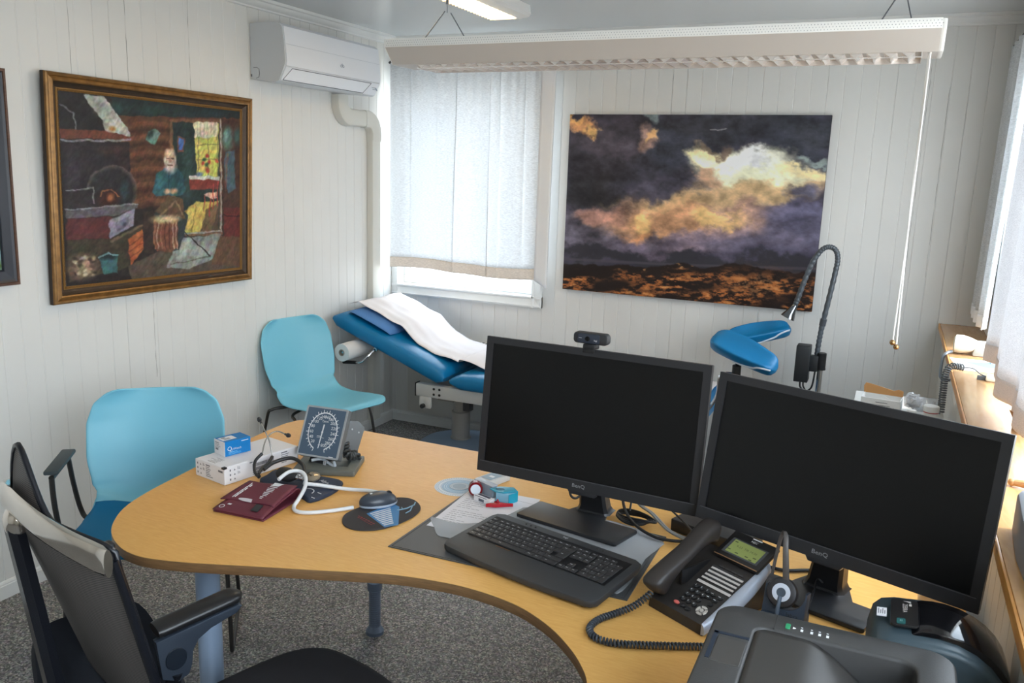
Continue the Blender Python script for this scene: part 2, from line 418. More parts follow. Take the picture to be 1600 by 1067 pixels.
# reveals
mb.box((WX0 - 0.002, 0.0, WZ0 - 0.012), (WX1 + 0.002, 0.13, WZ0)); mb.box((WX0, 0, WZ1), (WX1, 0.13, WZ1 + 0.012))
mb.box((WX0 - 0.012, 0, WZ0), (WX0, 0.13, WZ1)); mb.box((WX1, 0, WZ0), (WX1 + 0.012, 0.13, WZ1))
win = struct('window_1', mb, M_trim); win['label'] = 'white framed window in the back wall behind the linen curtain'
mb = MB(); sash(mb, (0, 0.07, 0), (1, 0, 0), (WX0, WZ0), (WX1, WZ1), 0.05, 0.035, (0, 1, 0)); mb.box((0.50, 0.072, WZ0 + 0.05), (0.53, 0.10, WZ1 - 0.05), 0.003)
mb.build('sash', M_trim, win, False)
MB().box((WX0 + 0.05, 0.086, WZ0 + 0.05), (WX1 - 0.05, 0.090, WZ1 - 0.05)).build('pane', M_glass, win, False)
portal(((WX0 + WX1)/2, 0.14, (WZ0 + WZ1)/2), WX1 - WX0, WZ1 - WZ0, (R(90), 0, R(180)))
# windows in the right wall; the second is unseen, added to light the room
for i, W in enumerate((W2, W_UNSEEN)):
    mb = MB()
    for (y0, y1, a, b) in ((W[0] - 0.05, W[1] + 0.05, W[3], W[3] + 0.06), (W[0] - 0.05, W[0], W[2], W[3]), (W[1], W[1] + 0.05, W[2], W[3])): mb.box((RX - 0.016, y0, a), (RX, y1, b), 0.004)
    wn = struct('window_%d' % (i + 2), mb, M_trim)
    mb = MB(); sash(mb, (3.42, 0, 0), (0, 1, 0), (W[0], W[2]), (W[1], W[3]), 0.05, 0.035, (1, 0, 0))
    for q in (1/3, 2/3): y = W[0] + (W[1] - W[0])*q; mb.box((3.422, y - 0.025, W[2] + 0.05), (3.453, y + 0.025, W[3] - 0.05), 0.003)
    mb.build('sash', M_trim, wn, False)
    MB().box((3.436, W[0] + 0.05, W[2] + 0.05), (3.440, W[1] - 0.05, W[3] - 0.05)).build('pane', M_glass, wn, False)
    portal((3.51, (W[0] + W[1])/2, (W[2] + W[3])/2), W[3] - W[2], W[1] - W[0], (0, R(90), 0))
# ------------------------------------------------------------------ painted pictures (colour per vertex, drawn in a sketch space)
def s2l(a): return np.where(a <= 0.04045, a/12.92, ((np.maximum(a, 0) + 0.055)/1.055)**2.4)
def vnoise(X, Y, seed):
    r = np.random.RandomState(seed); T = r.rand(64, 64)
    xi = np.floor(X).astype(int); yi = np.floor(Y).astype(int); fx = X - xi; fy = Y - yi
    fx = fx*fx*(3-2*fx); fy = fy*fy*(3-2*fy)
    g = lambda i, j: T[i % 64, j % 64]
    return (g(xi, yi)*(1-fx) + g(xi+1, yi)*fx)*(1-fy) + (g(xi, yi+1)*(1-fx) + g(xi+1, yi+1)*fx)*fy
def fbm(X, Y, seed, octv=5, gain=0.5):
    s = 0; a = 1; t = 0
    for o in range(octv): s = s + a*vnoise(X*2**o + 7.3*o, Y*2**o + 3.1*o, seed + o); t += a; a *= gain
    return s/t
class Paint:
    def __init__(s, corners, nu, nv):
        tl, tr, br, bl = [np.array(c, float) for c in corners]
        u, v = np.meshgrid(np.linspace(0, 1, nu+1), np.linspace(0, 1, nv+1), indexing='ij')
        s.nu, s.nv = nu, nv
        P = ((1-u)*(1-v))[..., None]*tl + (u*(1-v))[..., None]*tr + (u*v)[..., None]*br + ((1-u)*v)[..., None]*bl
        s.X, s.Y = P[..., 0], P[..., 1]; s.WX, s.WY = s.X, s.Y; s.C = np.zeros(P.shape[:2] + (3,))
    def warp(s, scale, amt, seed):
        s.WX = s.X + (fbm(s.X/scale, s.Y/scale, seed) - 0.5)*2*amt; s.WY = s.Y + (fbm(s.X/scale, s.Y/scale, seed+31) - 0.5)*2*amt
    def over(s, a, col):
        a = np.clip(a, 0, 1)[..., None]; s.C = s.C*(1-a) + np.array(col, float)/255*a
    def blob(s, x, y, rx, ry, col, a=1.0, ang=0, soft=1.0):
        c, n = math.cos(R(ang)), math.sin(R(ang)); dx, dy = s.WX - x, s.WY - y
        d = np.sqrt(((dx*c + dy*n)/rx)**2 + ((-dx*n + dy*c)/ry)**2)
        s.over(a*np.clip((1 + soft*0.5 - d)/soft, 0, 1), col)
    def poly(s, pts, col, a=1.0, soft=1.5):
        pts = np.array(pts, float); X, Y = s.WX, s.WY; ins = np.zeros(X.shape, bool); dist = np.full(X.shape, 1e9)
        for (x0, y0), (x1, y1) in zip(pts, np.roll(pts, -1, 0)):
            cond = ((y0 > Y) != (y1 > Y)); xs = (x1 - x0)*(Y - y0)/((y1 - y0) if abs(y1 - y0) > 1e-9 else 1e-9) + x0
            ins ^= cond & (X < xs)
            L = (x1-x0)**2 + (y1-y0)**2 + 1e-9; t = np.clip(((X-x0)*(x1-x0) + (Y-y0)*(y1-y0))/L, 0, 1)
            dist = np.minimum(dist, np.hypot(X - x0 - t*(x1-x0), Y - y0 - t*(y1-y0)))
        s.over(a*np.clip(0.5 + np.where(ins, dist, -dist)/soft, 0, 1), col)
    def line(s, pts, wd, col, a=1.0):
        pts = np.array(pts, float); X, Y = s.WX, s.WY; dist = np.full(X.shape, 1e9)
        for (x0, y0), (x1, y1) in zip(pts, pts[1:]):
            L = (x1-x0)**2 + (y1-y0)**2 + 1e-9; t = np.clip(((X-x0)*(x1-x0) + (Y-y0)*(y1-y0))/L, 0, 1)
            dist = np.minimum(dist, np.hypot(X - x0 - t*(x1-x0), Y - y0 - t*(y1-y0)))
        s.over(a*np.clip(0.5 + (wd - dist)/(wd*0.8), 0, 1), col)
    def mesh(s, name, corners, m, parent):
        """corners tl,tr,br,bl in world coordinates"""
        tl, tr, br, bl = [Vector(c) for c in corners]; Mi = ROOTM[parent.name].inverted()
        vs = []
        for i in range(s.nu+1):
            for j in range(s.nv+1):
                u, v = i/s.nu, j/s.nv; vs.append(Mi @ (tl*((1-u)*(1-v)) + tr*(u*(1-v)) + br*(u*v) + bl*((1-u)*v)))
        k = s.nv+1; fs = [(i*k+j, i*k+j+1, (i+1)*k+j+1, (i+1)*k+j) for i in range(s.nu) for j in range(s.nv)]
        me = bpy.data.meshes.new(name); me.from_pydata([tuple(v) for v in vs], [], fs)
        at = me.color_attributes.new('paint', 'FLOAT_COLOR', 'POINT')
        c = np.ones((len(vs), 4), np.float32); c[:, :3] = s2l(np.clip(s.C, 0, 1)).reshape(-1, 3); at.data.foreach_set('color', c.ravel())
        me.materials.append(m); o = bpy.data.objects.new(name, me); COL.objects.link(o); o.parent = parent
        return o

# ---- large framed oil painting on the left wall
FR = [Vector(p) for p in ((0.060, -2.420, 1.957), (0.060, -1.329, 1.950), (0.040, -1.348, 1.078), (0.040, -2.436, 1.091))]   # outer front corners tl,tr,br,bl
t = thing('framed_painting', 'large oil painting of a bearded man in a log cabin in a wide gilt frame', 'painting', (0.0, -1.88, 1.08))
M_gilt = mat('gilt', (136, 98, 52), 0.36, 0.45, noise=(40, 0.25)); M_giltd = mat('dark gilt', (66, 50, 36), 0.45, 0.3, noise=(30, 0.2)); M_giltl = mat('gilt bead', (150, 112, 62), 0.35, 0.5)
M_side = mat('dark frame side', (48, 36, 28), 0.6)
cen = sum(FR, Vector()) / 4; nF = (FR[1] - FR[0]).cross(FR[3] - FR[0]).normalized(); nF = -nF if nF.x < 0 else nF
def fring(q, d):   # q = inset from the outer edge (m), d = depth behind the front plane
    out = []
    for i, p in enumerate(FR):
        a = (FR[(i+1) % 4] - p).normalized(); b = (FR[(i-1) % 4] - p).normalized(); out.append(p + (a + b)*q - nF*d)
    return out
def fsection(mb, steps):
    rings = [fring(q, d) for q, d in steps]
    for a, b in zip(rings, rings[1:]):
        for i in range(4): j = (i+1) % 4; mb.quad(a[i], a[j], b[j], b[i])
mb = MB(); fsection(mb, [(0.004, 0.036), (0.0, 0.030), (0.0, 0.012)]); side = mb.build('frame_side', M_side, t)
mb = MB(); fsection(mb, [(0.0, 0.012), (0.002, 0.004), (0.007, 0.0), (0.013, 0.002), (0.016, 0.006), (0.019, 0.004), (0.028, 0.001), (0.033, 0.004)]); f1 = mb.build('gilt_moulding', M_gilt, t)
mb = MB(); fsection(mb, [(0.033, 0.004), (0.036, 0.011), (0.044, 0.018), (0.053, 0.022)]); mb.build('dark_cove', M_giltd, t)
mb = MB(); fsection(mb, [(0.053, 0.022), (0.055, 0.019), (0.058, 0.019), (0.060, 0.023), (0.0665, 0.026)])
rg = fring(0.0625, 0.0215)
for i in range(4):
    a, b = rg[i], rg[(i+1) % 4]; n = int((b - a).length / 0.0155)
    for k in range(n):
        p = a + (b - a)*((k + 0.5)/n); d = (b - a).normalized(); c = nF.cross(d)
        mb.tube([p - d*0.0062 - c*0.002, p + c*0.0028, p + d*0.0062 - c*0.002], 0.0012, 5)
mb.build('beaded_slip', M_giltl, t)
# the picture, in a sketch space whose corners are the picture's
pk = Paint([(86, 140), (375, 180), (374, 425), (101, 447)], 280, 220)
pk.warp(9, 2.6, 4)
pk.over(np.ones(pk.X.shape), (44, 36, 34))
pk.poly([(165, 178), (378, 185), (378, 300), (165, 330)], (92, 58, 42)); pk.poly([(340, 190), (378, 195), (378, 400), (342, 400)], (74, 48, 38))
for y in (205, 226, 250, 275, 300, 325): pk.line([(165, y + 4), (215, y - 4), (245, y)], 3, (62, 40, 32), 0.6); pk.line([(175, y - 8), (212, y - 14), (243, y - 10)], 3.5, (140, 88, 58), 0.55)
pk.poly([(150, 140), (380, 176), (380, 190), (250, 183), (168, 178)], (34, 46, 48)); pk.blob(165, 168, 16, 8, (44, 74, 76), 0.7); pk.blob(220, 172, 22, 7, (40, 70, 66), 0.6); pk.blob(300, 180, 40, 5, (34, 62, 64), 0.6)
pk.poly([(86, 140), (118, 145), (150, 208), (88, 205)], (40, 38, 40)); pk.line([(90, 160), (106, 175), (112, 205)], 1.0, (150, 150, 150), 0.6)
pk.poly([(119, 146), (147, 150), (168, 180), (186, 206), (186, 214), (150, 204), (146, 186), (132, 168)], (176, 178, 170)); pk.blob(140, 165, 9, 12, (120, 116, 108), 0.5); pk.blob(160, 192, 8, 9, (206, 206, 196), 0.6); pk.blob(160, 199, 4, 4, (176, 112, 60))
pk.poly([(88, 198), (150, 202), (187, 212), (187, 217), (146, 214), (90, 213)], (110, 60, 44)); pk.line([(90, 216), (146, 217), (186, 216)], 1.6, (150, 152, 160), 0.8)
pk.poly([(92, 219), (184, 219), (188, 330), (98, 330)], (46, 40, 44)); pk.blob(106, 262, 9, 30, (66, 60, 70), 0.7); pk.blob(162, 232, 20, 8, (74, 50, 44), 0.6); pk.blob(175, 262, 6, 20, (70, 48, 42), 0.5)
pk.blob(160, 296, 36, 40, (112, 98, 88), 0.7, soft=0.05); pk.blob(160, 298, 33, 38, (44, 42, 46), 1, soft=0.2); pk.blob(178, 296, 6, 14, (48, 82, 88), 0.6)
pk.poly([(98, 294), (134, 291), (136, 318), (98, 322)], (50, 42, 46)); pk.line([(98, 294), (134, 291), (135, 315)], 1, (150, 146, 150), 0.8)
pk.blob(154, 308, 14, 13, (66, 34, 26)); pk.blob(158, 306, 5, 6, (172, 96, 56)); pk.line([(143, 303), (146, 296), (158, 294), (166, 300), (168, 306)], 1, (140, 90, 58))
pk.poly([(98, 326), (150, 322), (198, 318), (198, 324), (162, 336), (98, 338)], (98, 92, 98)); pk.line([(98, 324), (198, 318)], 1.2, (150, 150, 156), 0.8)
pk.poly([(100, 338), (160, 337), (156, 372), (100, 372)], (92, 44, 44)); pk.poly([(156, 342), (194, 325), (192, 352), (157, 372)], (142, 140, 158)); pk.poly([(165, 346), (186, 336), (184, 352), (167, 362)], (112, 110, 130)); pk.blob(178, 350, 3, 4, (70, 68, 90))
pk.poly([(100, 372), (160, 372), (205, 350), (206, 372), (184, 420), (104, 440)], (66, 58, 44)); pk.line([(160, 376), (205, 352)], 2, (120, 104, 78), 0.8)
pk.poly([(184, 374), (205, 360), (206, 392), (187, 418)], (176, 92, 48))
for y in (384, 394, 404): pk.line([(184, y + 2), (206, y - 14)], 0.9, (110, 56, 34), 0.8)
pk.poly([(206, 330), (225, 330), (222, 400), (207, 396)], (58, 44, 38))
pk.poly([(184, 418), (226, 398), (330, 375), (376, 380), (376, 428), (190, 442)], (88, 74, 62)); pk.poly([(330, 372), (376, 376), (376, 424), (320, 420)], (104, 72, 52))
pk.blob(122, 416, 17, 18, (140, 116, 92), 0.95)
rr = random.Random(5)
for i in range(34): pk.blob(122 + rr.uniform(-15, 15), 416 + rr.uniform(-15, 15), 3.2, 2.4, rr.choice([(206, 190, 160), (92, 70, 56), (170, 140, 108), (60, 46, 40)]), 0.85, rr.uniform(0, 180))
pk.poly([(143, 400), (170, 398), (168, 428), (150, 430)], (58, 104, 106)); pk.blob(156, 401, 12, 5, (30, 44, 46)); pk.line([(143, 402), (156, 396), (170, 400)], 1.2, (120, 160, 158))
# doorway with the far room
pk.poly([(246, 186), (340, 190), (340, 372), (262, 372), (250, 300)], (120, 84, 60)); pk.poly([(252, 191), (335, 195), (335, 368), (264, 368), (256, 300)], (38, 54, 54)); pk.blob(276, 270, 10, 40, (52, 82, 76), 0.7)
pk.poly([(289, 193), (334, 196), (332, 278), (294, 276)], (206, 196, 92)); pk.poly([(288, 192), (332, 194), (332, 217), (310, 219), (290, 216)], (222, 214, 178))
for x in (294, 300, 306, 313, 320, 327): pk.line([(x, 194), (x, 216)], 0.8, (176, 172, 140), 0.7)
for x in (296, 314, 331): pk.line([(x, 218), (x, 276)], 0.9, (110, 108, 70), 0.8)
for y in (228, 252): pk.line([(294, y), (332, y)], 0.8, (120, 116, 70), 0.7)
for x, y, c in ((311, 246, (196, 50, 44)), (307, 252, (50, 90, 60)), (315, 256, (196, 50, 44)), (312, 260, (46, 92, 58)), (330, 254, (200, 80, 60)), (305, 258, (200, 60, 50))): pk.blob(x, y, 3, 3, c)
pk.blob(312, 268, 3.5, 4, (170, 60, 44)); pk.poly([(260, 214), (272, 216), (271, 238), (261, 238)], (120, 76, 60)); pk.poly([(262, 217), (270, 218), (269, 235), (263, 235)], (66, 104, 176))
pk.poly([(280, 277), (334, 280), (334, 298), (281, 298)], (132, 56, 48)); pk.poly([(280, 275), (334, 278), (334, 284), (281, 281)], (200, 190, 186)); pk.blob(298, 274, 5, 3, (90, 110, 150))
pk.poly([(262, 340), (292, 318), (334, 318), (320, 366), (264, 366)], (202, 176, 84)); pk.poly([(312, 330), (334, 320), (334, 366), (300, 366)], (92, 70, 52), 0.8); pk.line([(276, 330), (266, 364)], 0.8, (150, 124, 60)); pk.line([(292, 322), (284, 366)], 0.8, (150, 124, 60))
pk.poly([(306, 306), (332, 302), (332, 312), (318, 314)], (222, 170, 150)); 
for a, b in (((307, 308), (307, 334)), ((318, 314), (317, 342)), ((324, 290), (322, 330)), ((332, 286), (330, 326))): pk.line([a, b], 1.0, (176, 66, 58))
pk.line([(262, 368), (338, 366), (338, 190)], 1.2, (176, 170, 160), 0.8)
# floor light, wall pots, chest
pk.poly([(260, 376), (338, 370), (322, 410), (282, 426), (242, 424)], (142, 152, 146), 0.85); pk.blob(272, 392, 8, 16, (196, 204, 198), 0.7, 30); pk.blob(300, 398, 16, 8, (170, 182, 176), 0.6)
pk.line([(256, 350), (318, 406)], 1.0, (44, 36, 34)); pk.line([(250, 418), (318, 406)], 0.9, (80, 70, 60), 0.7)
pk.poly([(212, 204), (224, 200), (231, 208), (222, 226), (210, 218)], (98, 134, 120)); pk.blob(216, 208, 4, 7, (36, 60, 58), 1, 30)
pk.blob(350, 220, 9, 16, (88, 128, 118)); pk.blob(347, 215, 4, 8, (140, 176, 164), 0.7); pk.blob(369, 218, 6, 13, (60, 92, 86)); pk.poly([(346, 240), (364, 238), (366, 300), (352, 306), (344, 280)], (70, 92, 104)); pk.line([(350, 244), (346, 300)], 2, (130, 86, 70), 0.6)
pk.poly([(342, 328), (376, 330), (376, 376), (344, 374)], (104, 40, 36)); pk.line([(343, 341), (376, 343)], 1.2, (60, 26, 26)); 
# the seated man
pk.poly([(222, 336), (250, 306), (262, 316), (278, 338), (272, 372), (262, 396), (254, 396), (256, 352), (228, 346)], (52, 62, 62)); pk.poly([(222, 332), (246, 306), (268, 312), (274, 344), (250, 340), (236, 336)], (96, 74, 54)); pk.line([(232, 338), (256, 316), (270, 336)], 1.4, (150, 120, 86), 0.7)
pk.poly([(220, 300), (226, 272), (238, 262), (256, 262), (268, 272), (275, 298), (268, 306), (226, 306)], (44, 90, 98)); pk.blob(230, 290, 6, 14, (62, 122, 128), 0.6); pk.blob(262, 280, 7, 12, (36, 70, 80), 0.6); pk.line([(246, 268), (245, 300)], 0.8, (30, 60, 68), 0.7)
pk.blob(248, 246, 8.5, 10, (206, 164, 132)); pk.blob(247, 238, 7, 5, (224, 190, 158), 0.9); pk.blob(248, 261, 8, 9.5, (214, 204, 182)); pk.blob(240, 250, 2, 6, (196, 186, 168)); pk.blob(256, 250, 2, 6, (176, 166, 150)); pk.blob(248, 251, 1.8, 3.2, (186, 132, 104)); pk.line([(243, 248), (246, 248)], 0.8, (70, 50, 44)); pk.line([(250, 248), (253, 248)], 0.8, (70, 50, 44)); pk.line([(245, 258), (251, 258)], 0.8, (130, 100, 90))
pk.blob(244, 300, 5, 4, (216, 166, 132)); pk.blob(254, 299, 5, 4, (206, 152, 118))
pk.poly([(221, 344), (262, 344), (261, 388), (250, 398), (228, 396), (222, 384)], (122, 72, 52)); pk.blob(241, 344, 20, 6, (214, 188, 140))
for x in (224, 229, 235, 241, 248, 254, 259): pk.line([(x, 350), (x - 1, 372), (x + 1, 392)], 1.1, rr.choice([(186, 150, 128), (84, 44, 36), (160, 104, 80)]), 0.8)
st = fbm((pk.X + pk.Y*0.6)/5, (pk.Y - pk.X*0.3)/14, 11, 4)
stk = fbm((pk.X*0.9 + pk.Y*0.5)/2.2, (pk.Y*0.9 - pk.X*0.5)/5.5, 17, 3); blot = fbm(pk.X/11, pk.Y/11, 23, 4)
pk.C *= (0.62 + 0.34*st + 0.42*stk)[..., None]
for k_ in range(3): pk.C[..., k_] *= 0.86 + 0.28*fbm(pk.X/8, pk.Y/6, 50 + 9*k_, 3)
pk.C += ((blot - 0.5)*0.06)[..., None]; gm = pk.C.mean(axis=2, keepdims=True); pk.C = gm + (pk.C - gm)*0.85
inn = fring(0.0655, 0.0235)
pk.mesh('painted_canvas', inn, attr_mat('oil paint', 0.42, 0.35, (160, 0.25)), t)

# ---- edge of a second framed painting at the left border of the view
t = thing('framed_picture', 'dark framed landscape picture cut off at the left edge, beside the gilt framed painting', 'painting', (0.0, -3.0, 1.185))
F2 = ((0.035, -3.36, 1.95), (0.035, -2.553, 1.947), (0.030, -2.560, 1.186), (0.030, -3.36, 1.19))
FR = [Vector(p) for p in F2]; nF = (FR[1] - FR[0]).cross(FR[3] - FR[0]).normalized(); nF = -nF if nF.x < 0 else nF
mb = MB(); fsection(mb, [(0.0, 0.026), (0.0, 0.004), (0.003, 0.0), (0.010, 0.0), (0.012, 0.004)]); mb.build('outer_moulding', mat('walnut', (92, 62, 46), 0.4, noise=(20, 0.2, (1, 1, 8))), t)
mb = MB(); fsection(mb, [(0.012, 0.004), (0.020, 0.008), (0.050, 0.014), (0.055, 0.012), (0.058, 0.018)]); mb.build('dark_cove', mat('dark blue lacquer', (40, 44, 54), 0.4), t)
pk = Paint([(0, 0), (100, 0), (100, 100), (0, 100)], 50, 50); pk.warp(20, 6, 9)
pk.over(np.ones(pk.X.shape), (150, 176, 190)); pk.poly([(0, 34), (100, 22), (100, 100), (0, 100)], (70, 96, 60)); pk.poly([(0, 62), (100, 52), (100, 100), (0, 100)], (92, 130, 48)); pk.poly([(40, 80), (100, 72), (100, 100), (30, 100)], (58, 84, 36))
pk.C *= (0.8 + 0.4*fbm(pk.X/6, pk.Y/6, 3))[..., None]
pk.mesh('painted_canvas', fring(0.057, 0.018), MATS['oil paint'], t)

# ---- canvas print of a sunset over rocky coast on the back wall
t = thing('canvas_print', 'large unframed canvas photo print of dark storm clouds and sunset on back wall', 'picture', (1.88, 0, 0.98))
cx0, cx1, cz0, cz1 = 1.188, 2.577, 0.981, 1.972
MB().box((cx0, -0.028, cz0), (cx1, -0.0022, cz1), 0.002).build('stretcher', mat('canvas edge', (56, 48, 52), 0.7), t)
sk = Paint([(152, 85), (1403, 90), (1305, 1027), (120, 918)], 380, 270)
sk.over(np.ones(sk.X.shape), (62, 58, 72))
sk.WX = sk.X + (fbm(sk.X/150, sk.Y/120, 21, 6, 0.62) - 0.5)*190; sk.WY = sk.Y + (fbm(sk.X/150, sk.Y/120, 52, 6, 0.62) - 0.5)*170
def B(x, y, rx, ry, col, a=1.0, ang=0, soft=0.62): sk.blob(x, y, rx, ry, [min(255, (c*0.86 + 0.14*sum(col)/3)*1.04 + 8) for c in col], a, ang, soft)
B(240, 640, 420, 130, (96, 88, 104), 0.9); B(1200, 620, 330, 170, (78, 74, 98), 0.9)
B(720, 560, 400, 110, (176, 128, 104), 0.9); B(660, 590, 240, 80, (206, 142, 92), 0.8); B(880, 570, 120, 34, (240, 190, 110), 0.9); B(560, 580, 46, 40, (246, 192, 110), 0.85); B(700, 500, 200, 30, (226, 176, 112), 0.7); B(330, 560, 120, 46, (196, 132, 112), 0.8)
B(960, 440, 340, 70, (206, 164, 112), 0.9); B(1180, 420, 240, 60, (214, 172, 116), 0.85, -12)
B(540, 645, 90, 26, (232, 150, 92), 0.85, -14); B(400, 480, 70, 22, (236, 184, 110), 0.8)
B(760, 690, 220, 44, (146, 116, 124), 0.8, -8); B(900, 660, 140, 50, (120, 100, 116), 0.7, -10); B(560, 700, 170, 46, (92, 80, 100), 0.9); B(610, 660, 40, 40, (96, 86, 104), 0.9)
B(1060, 690, 280, 50, (84, 76, 96), 0.85); B(1230, 560, 170, 60, (82, 78, 106), 0.8, -15)
B(400, 300, 330, 190, (52, 48, 58), 0.97); B(300, 420, 260, 80, (42, 40, 46), 0.95); B(640, 380, 230, 90, (58, 56, 70), 0.95); B(640, 430, 190, 40, (70, 66, 84), 0.8); B(700, 250, 160, 130, (56, 60, 76), 0.9)
B(300, 200, 130, 60, (78, 70, 82), 0.6); B(430, 240, 90, 40, (86, 76, 90), 0.5)
B(1100, 140, 460, 76, (44, 46, 56), 1.0); B(1240, 240, 130, 70, (44, 46, 58), 1.0); B(1300, 180, 120, 60, (52, 54, 64), 1.0); B(900, 130, 260, 50, (54, 54, 64), 1.0)
B(1030, 330, 215, 78, (255, 236, 180), 0.95, 6, 0.8); B(1040, 330, 170, 56, (255, 248, 224), 1.0, 6, 0.7); B(1060, 290, 80, 46, (255, 252, 240), 1.0, 0, 0.6); B(850, 280, 90, 56, (250, 222, 160), 1.0, 0, 0.6); B(860, 300, 60, 30, (255, 244, 208), 1.0, 0, 0.8)
B(1120, 370, 170, 34, (255, 240, 196), 0.95, 0, 0.8); B(1300, 350, 110, 22, (250, 218, 150), 0.9, 0, 0.8); B(870, 380, 60, 44, (196, 146, 110), 0.8); B(930, 250, 26, 46, (98, 78, 66), 0.9); B(840, 226, 50, 18, (120, 98, 78), 0.8)
B(1270, 440, 80, 30, (86, 84, 112), 0.9); B(1330, 300, 60, 18, (150, 170, 160), 0.7)
B(560, 210, 60, 46, (168, 126, 110), 0.9, -30); B(590, 190, 36, 18, (244, 184, 112), 0.9, -25); B(590, 110, 34, 26, (126, 146, 146), 0.8)
B(200, 130, 80, 34, (216, 142, 84), 0.95, 20); B(250, 150, 40, 16, (255, 190, 104), 0.9, 10); B(170, 100, 36, 14, (240, 170, 90), 0.9)
n1 = fbm(sk.X/90, sk.Y/60, 40, 6, 0.55); skym = np.clip((790 - (sk.Y - 0.03*sk.X))/40, 0, 1)
n2 = fbm(sk.X/34, sk.Y/24, 44, 5, 0.6)
br_ = np.clip((sk.C.mean(axis=2) - 0.55)/0.3, 0, 1); sk.C *= (1.02 + skym*((n1 - 0.5)*1.0 + (n2 - 0.5)*0.55)*(1 - 0.6*br_))[..., None]; gm = sk.C.mean(axis=2, keepdims=True); sk.C = gm + (sk.C - gm)*0.92
B(500, 760, 700, 34, (44, 42, 50), 0.9, 3); B(1000, 790, 500, 30, (48, 46, 54), 0.9, 3)
sk.WX, sk.WY = sk.X, sk.Y
sk.line([(120, 770), (700, 800), (1330, 815)], 6, (86, 80, 88), 0.7)
hz = 790 + (sk.X - 120)*0.034 - 34*np.exp(-((sk.X - 990)/90)**2) - 22*np.exp(-((sk.X - 720)/60)**2) + (fbm(sk.X/40, sk.X*0, 60) - 0.5)*26
land = np.clip((sk.Y - hz)/6, 0, 1); sk.over(land, (38, 28, 26))
g = fbm(sk.X/34, sk.Y/13, 70, 5, 0.62); g2 = fbm(sk.X/170, sk.Y/60, 77, 3)
lit = np.clip((g - 0.47)*7, 0, 1)*np.clip((g2 - 0.34)*4, 0, 1)*np.clip((sk.Y - hz - 18)/30, 0, 1)
hill = np.exp(-((sk.X - 1060)/150)**2 - ((sk.Y - 900)/70)**2)
sk.over(np.clip(lit*0.85 + hill*np.clip((g - 0.40)*5, 0, 1)*0.8, 0, 0.92), (206, 124, 66))
sk.over(np.clip((g - 0.66)*9, 0, 0.7)*land*np.clip((g2 - 0.4)*4, 0, 1), (236, 174, 110))
sk.over(np.clip(hill - 0.35, 0, 0.5)*np.clip((fbm(sk.X/9, sk.Y/7, 90, 3) - 0.45)*5, 0, 1), (222, 160, 104))
sk.line([(860, 157), (885, 156), (895, 160), (935, 152)], 2.2, (190, 190, 190), 0.7)
sk.mesh('print', ((cx0, -0.0285, cz1), (cx1, -0.0285, cz1), (cx1, -0.0285, cz0), (cx0, -0.0285, cz0)), attr_mat('photo print', 0.5, 0.3), t)
# ------------------------------------------------------------------ air conditioner and its pipe cover
t = thing('air_conditioner', 'white wall mounted air conditioner high on left wall near the corner', 'air conditioner', (0.0, -0.87, 2.03))
M_ac = mat('white plastic gloss', (230, 234, 240), 0.22); M_acs = mat('grey white plastic', (206, 210, 214), 0.4); M_dark = mat('dark seam', (62, 70, 82), 0.6); M_black = mat('black plastic', (24, 24, 26), 0.45)
y0, y1 = -1.275, -0.465
prof = [(0.0025, 2.304), (0.150, 2.306), (0.178, 2.300), (0.196, 2.282), (0.206, 2.20), (0.212, 2.125), (0.207, 2.108), (0.172, 2.040), (0.155, 2.034), (0.0025, 2.046)]
mb = MB(); mb.loft([[(x, y, z) for x, z in prof] for y in (y0, y1)])
mb.build('body', M_acs, t)
mb = MB(); fp = [(0.176, 2.302), (0.199, 2.286), (0.2095, 2.20), (0.2155, 2.124), (0.2125, 2.107), (0.206, 2.107)]
mb.loft([[(x, y, z) for x, z in fp] for y in (y0 + 0.008, y1 - 0.004)]); fpo = mb.build('front_panel', M_ac, t)
MB().box((0.2085, y0 + 0.01, 2.2055), (0.2105, y1 - 0.006, 2.2065)).build('seam', mat('soft seam', (176, 184, 194), 0.5), fpo)
A = Vector((0.2075, 0, 2.103)); Bv = Vector((0.174, 0, 2.043)); nn = Vector((0.876, 0, -0.482)); 
mb = MB(); mb.loft([[A + nn*0.003, Bv + nn*0.003, Bv - nn*0.004, A - nn*0.004]] and [[(p.x, y, p.z) for p in (A + nn*0.003, Bv + nn*0.003, Bv - nn*0.004, A - nn*0.004)] for y in (y0 + 0.008, y1 - 0.004)])
lv = mb.build('louver', M_ac, t)
a = A.lerp(Bv, 0.06) + nn*0.0035; b = A.lerp(Bv, 0.97) + nn*0.0035
mb = MB(); q = [(a.x, y0 + 0.055, a.z), (a.x, y1 - 0.085, a.z), (b.x, y1 - 0.125, b.z), (b.x, y0 + 0.02, b.z)]; mb.tube(q, 0.0016, 6, closed=True); mb.build('louver_outline', M_dark, lv)
mb = MB(); T = frame((0.2145, -0.825, 2.155), (0, 1, 0), (-0.08, 0, 1))
for dx in (-0.008, 0.008): mb.ring(0.0075, 0.0018, 18, 6, T @ Matrix.Translation((dx, 0, 0)) @ Matrix.Diagonal((1, 0.75, 0.5, 1)))
mb.ring(0.006, 0.0014, 16, 6, T @ Matrix.Translation((0, 0.006, 0)) @ Matrix.Diagonal((0.8, 1, 0.5, 1)))
mb.build('emblem', mat('grey print', (136, 146, 160), 0.5), t)
mb = MB(); T2 = frame((0.196, y1 - 0.045, 2.075), (0, 1, 0), (-0.48, 0, 0.876)) @ Matrix.Translation((0, 0, 0.003))
for i in range(3): mb.box((-0.022, 0.012 - i*0.012, 0), (0.004 + i*0.008, 0.016 - i*0.012, 0.0006), M=T2)
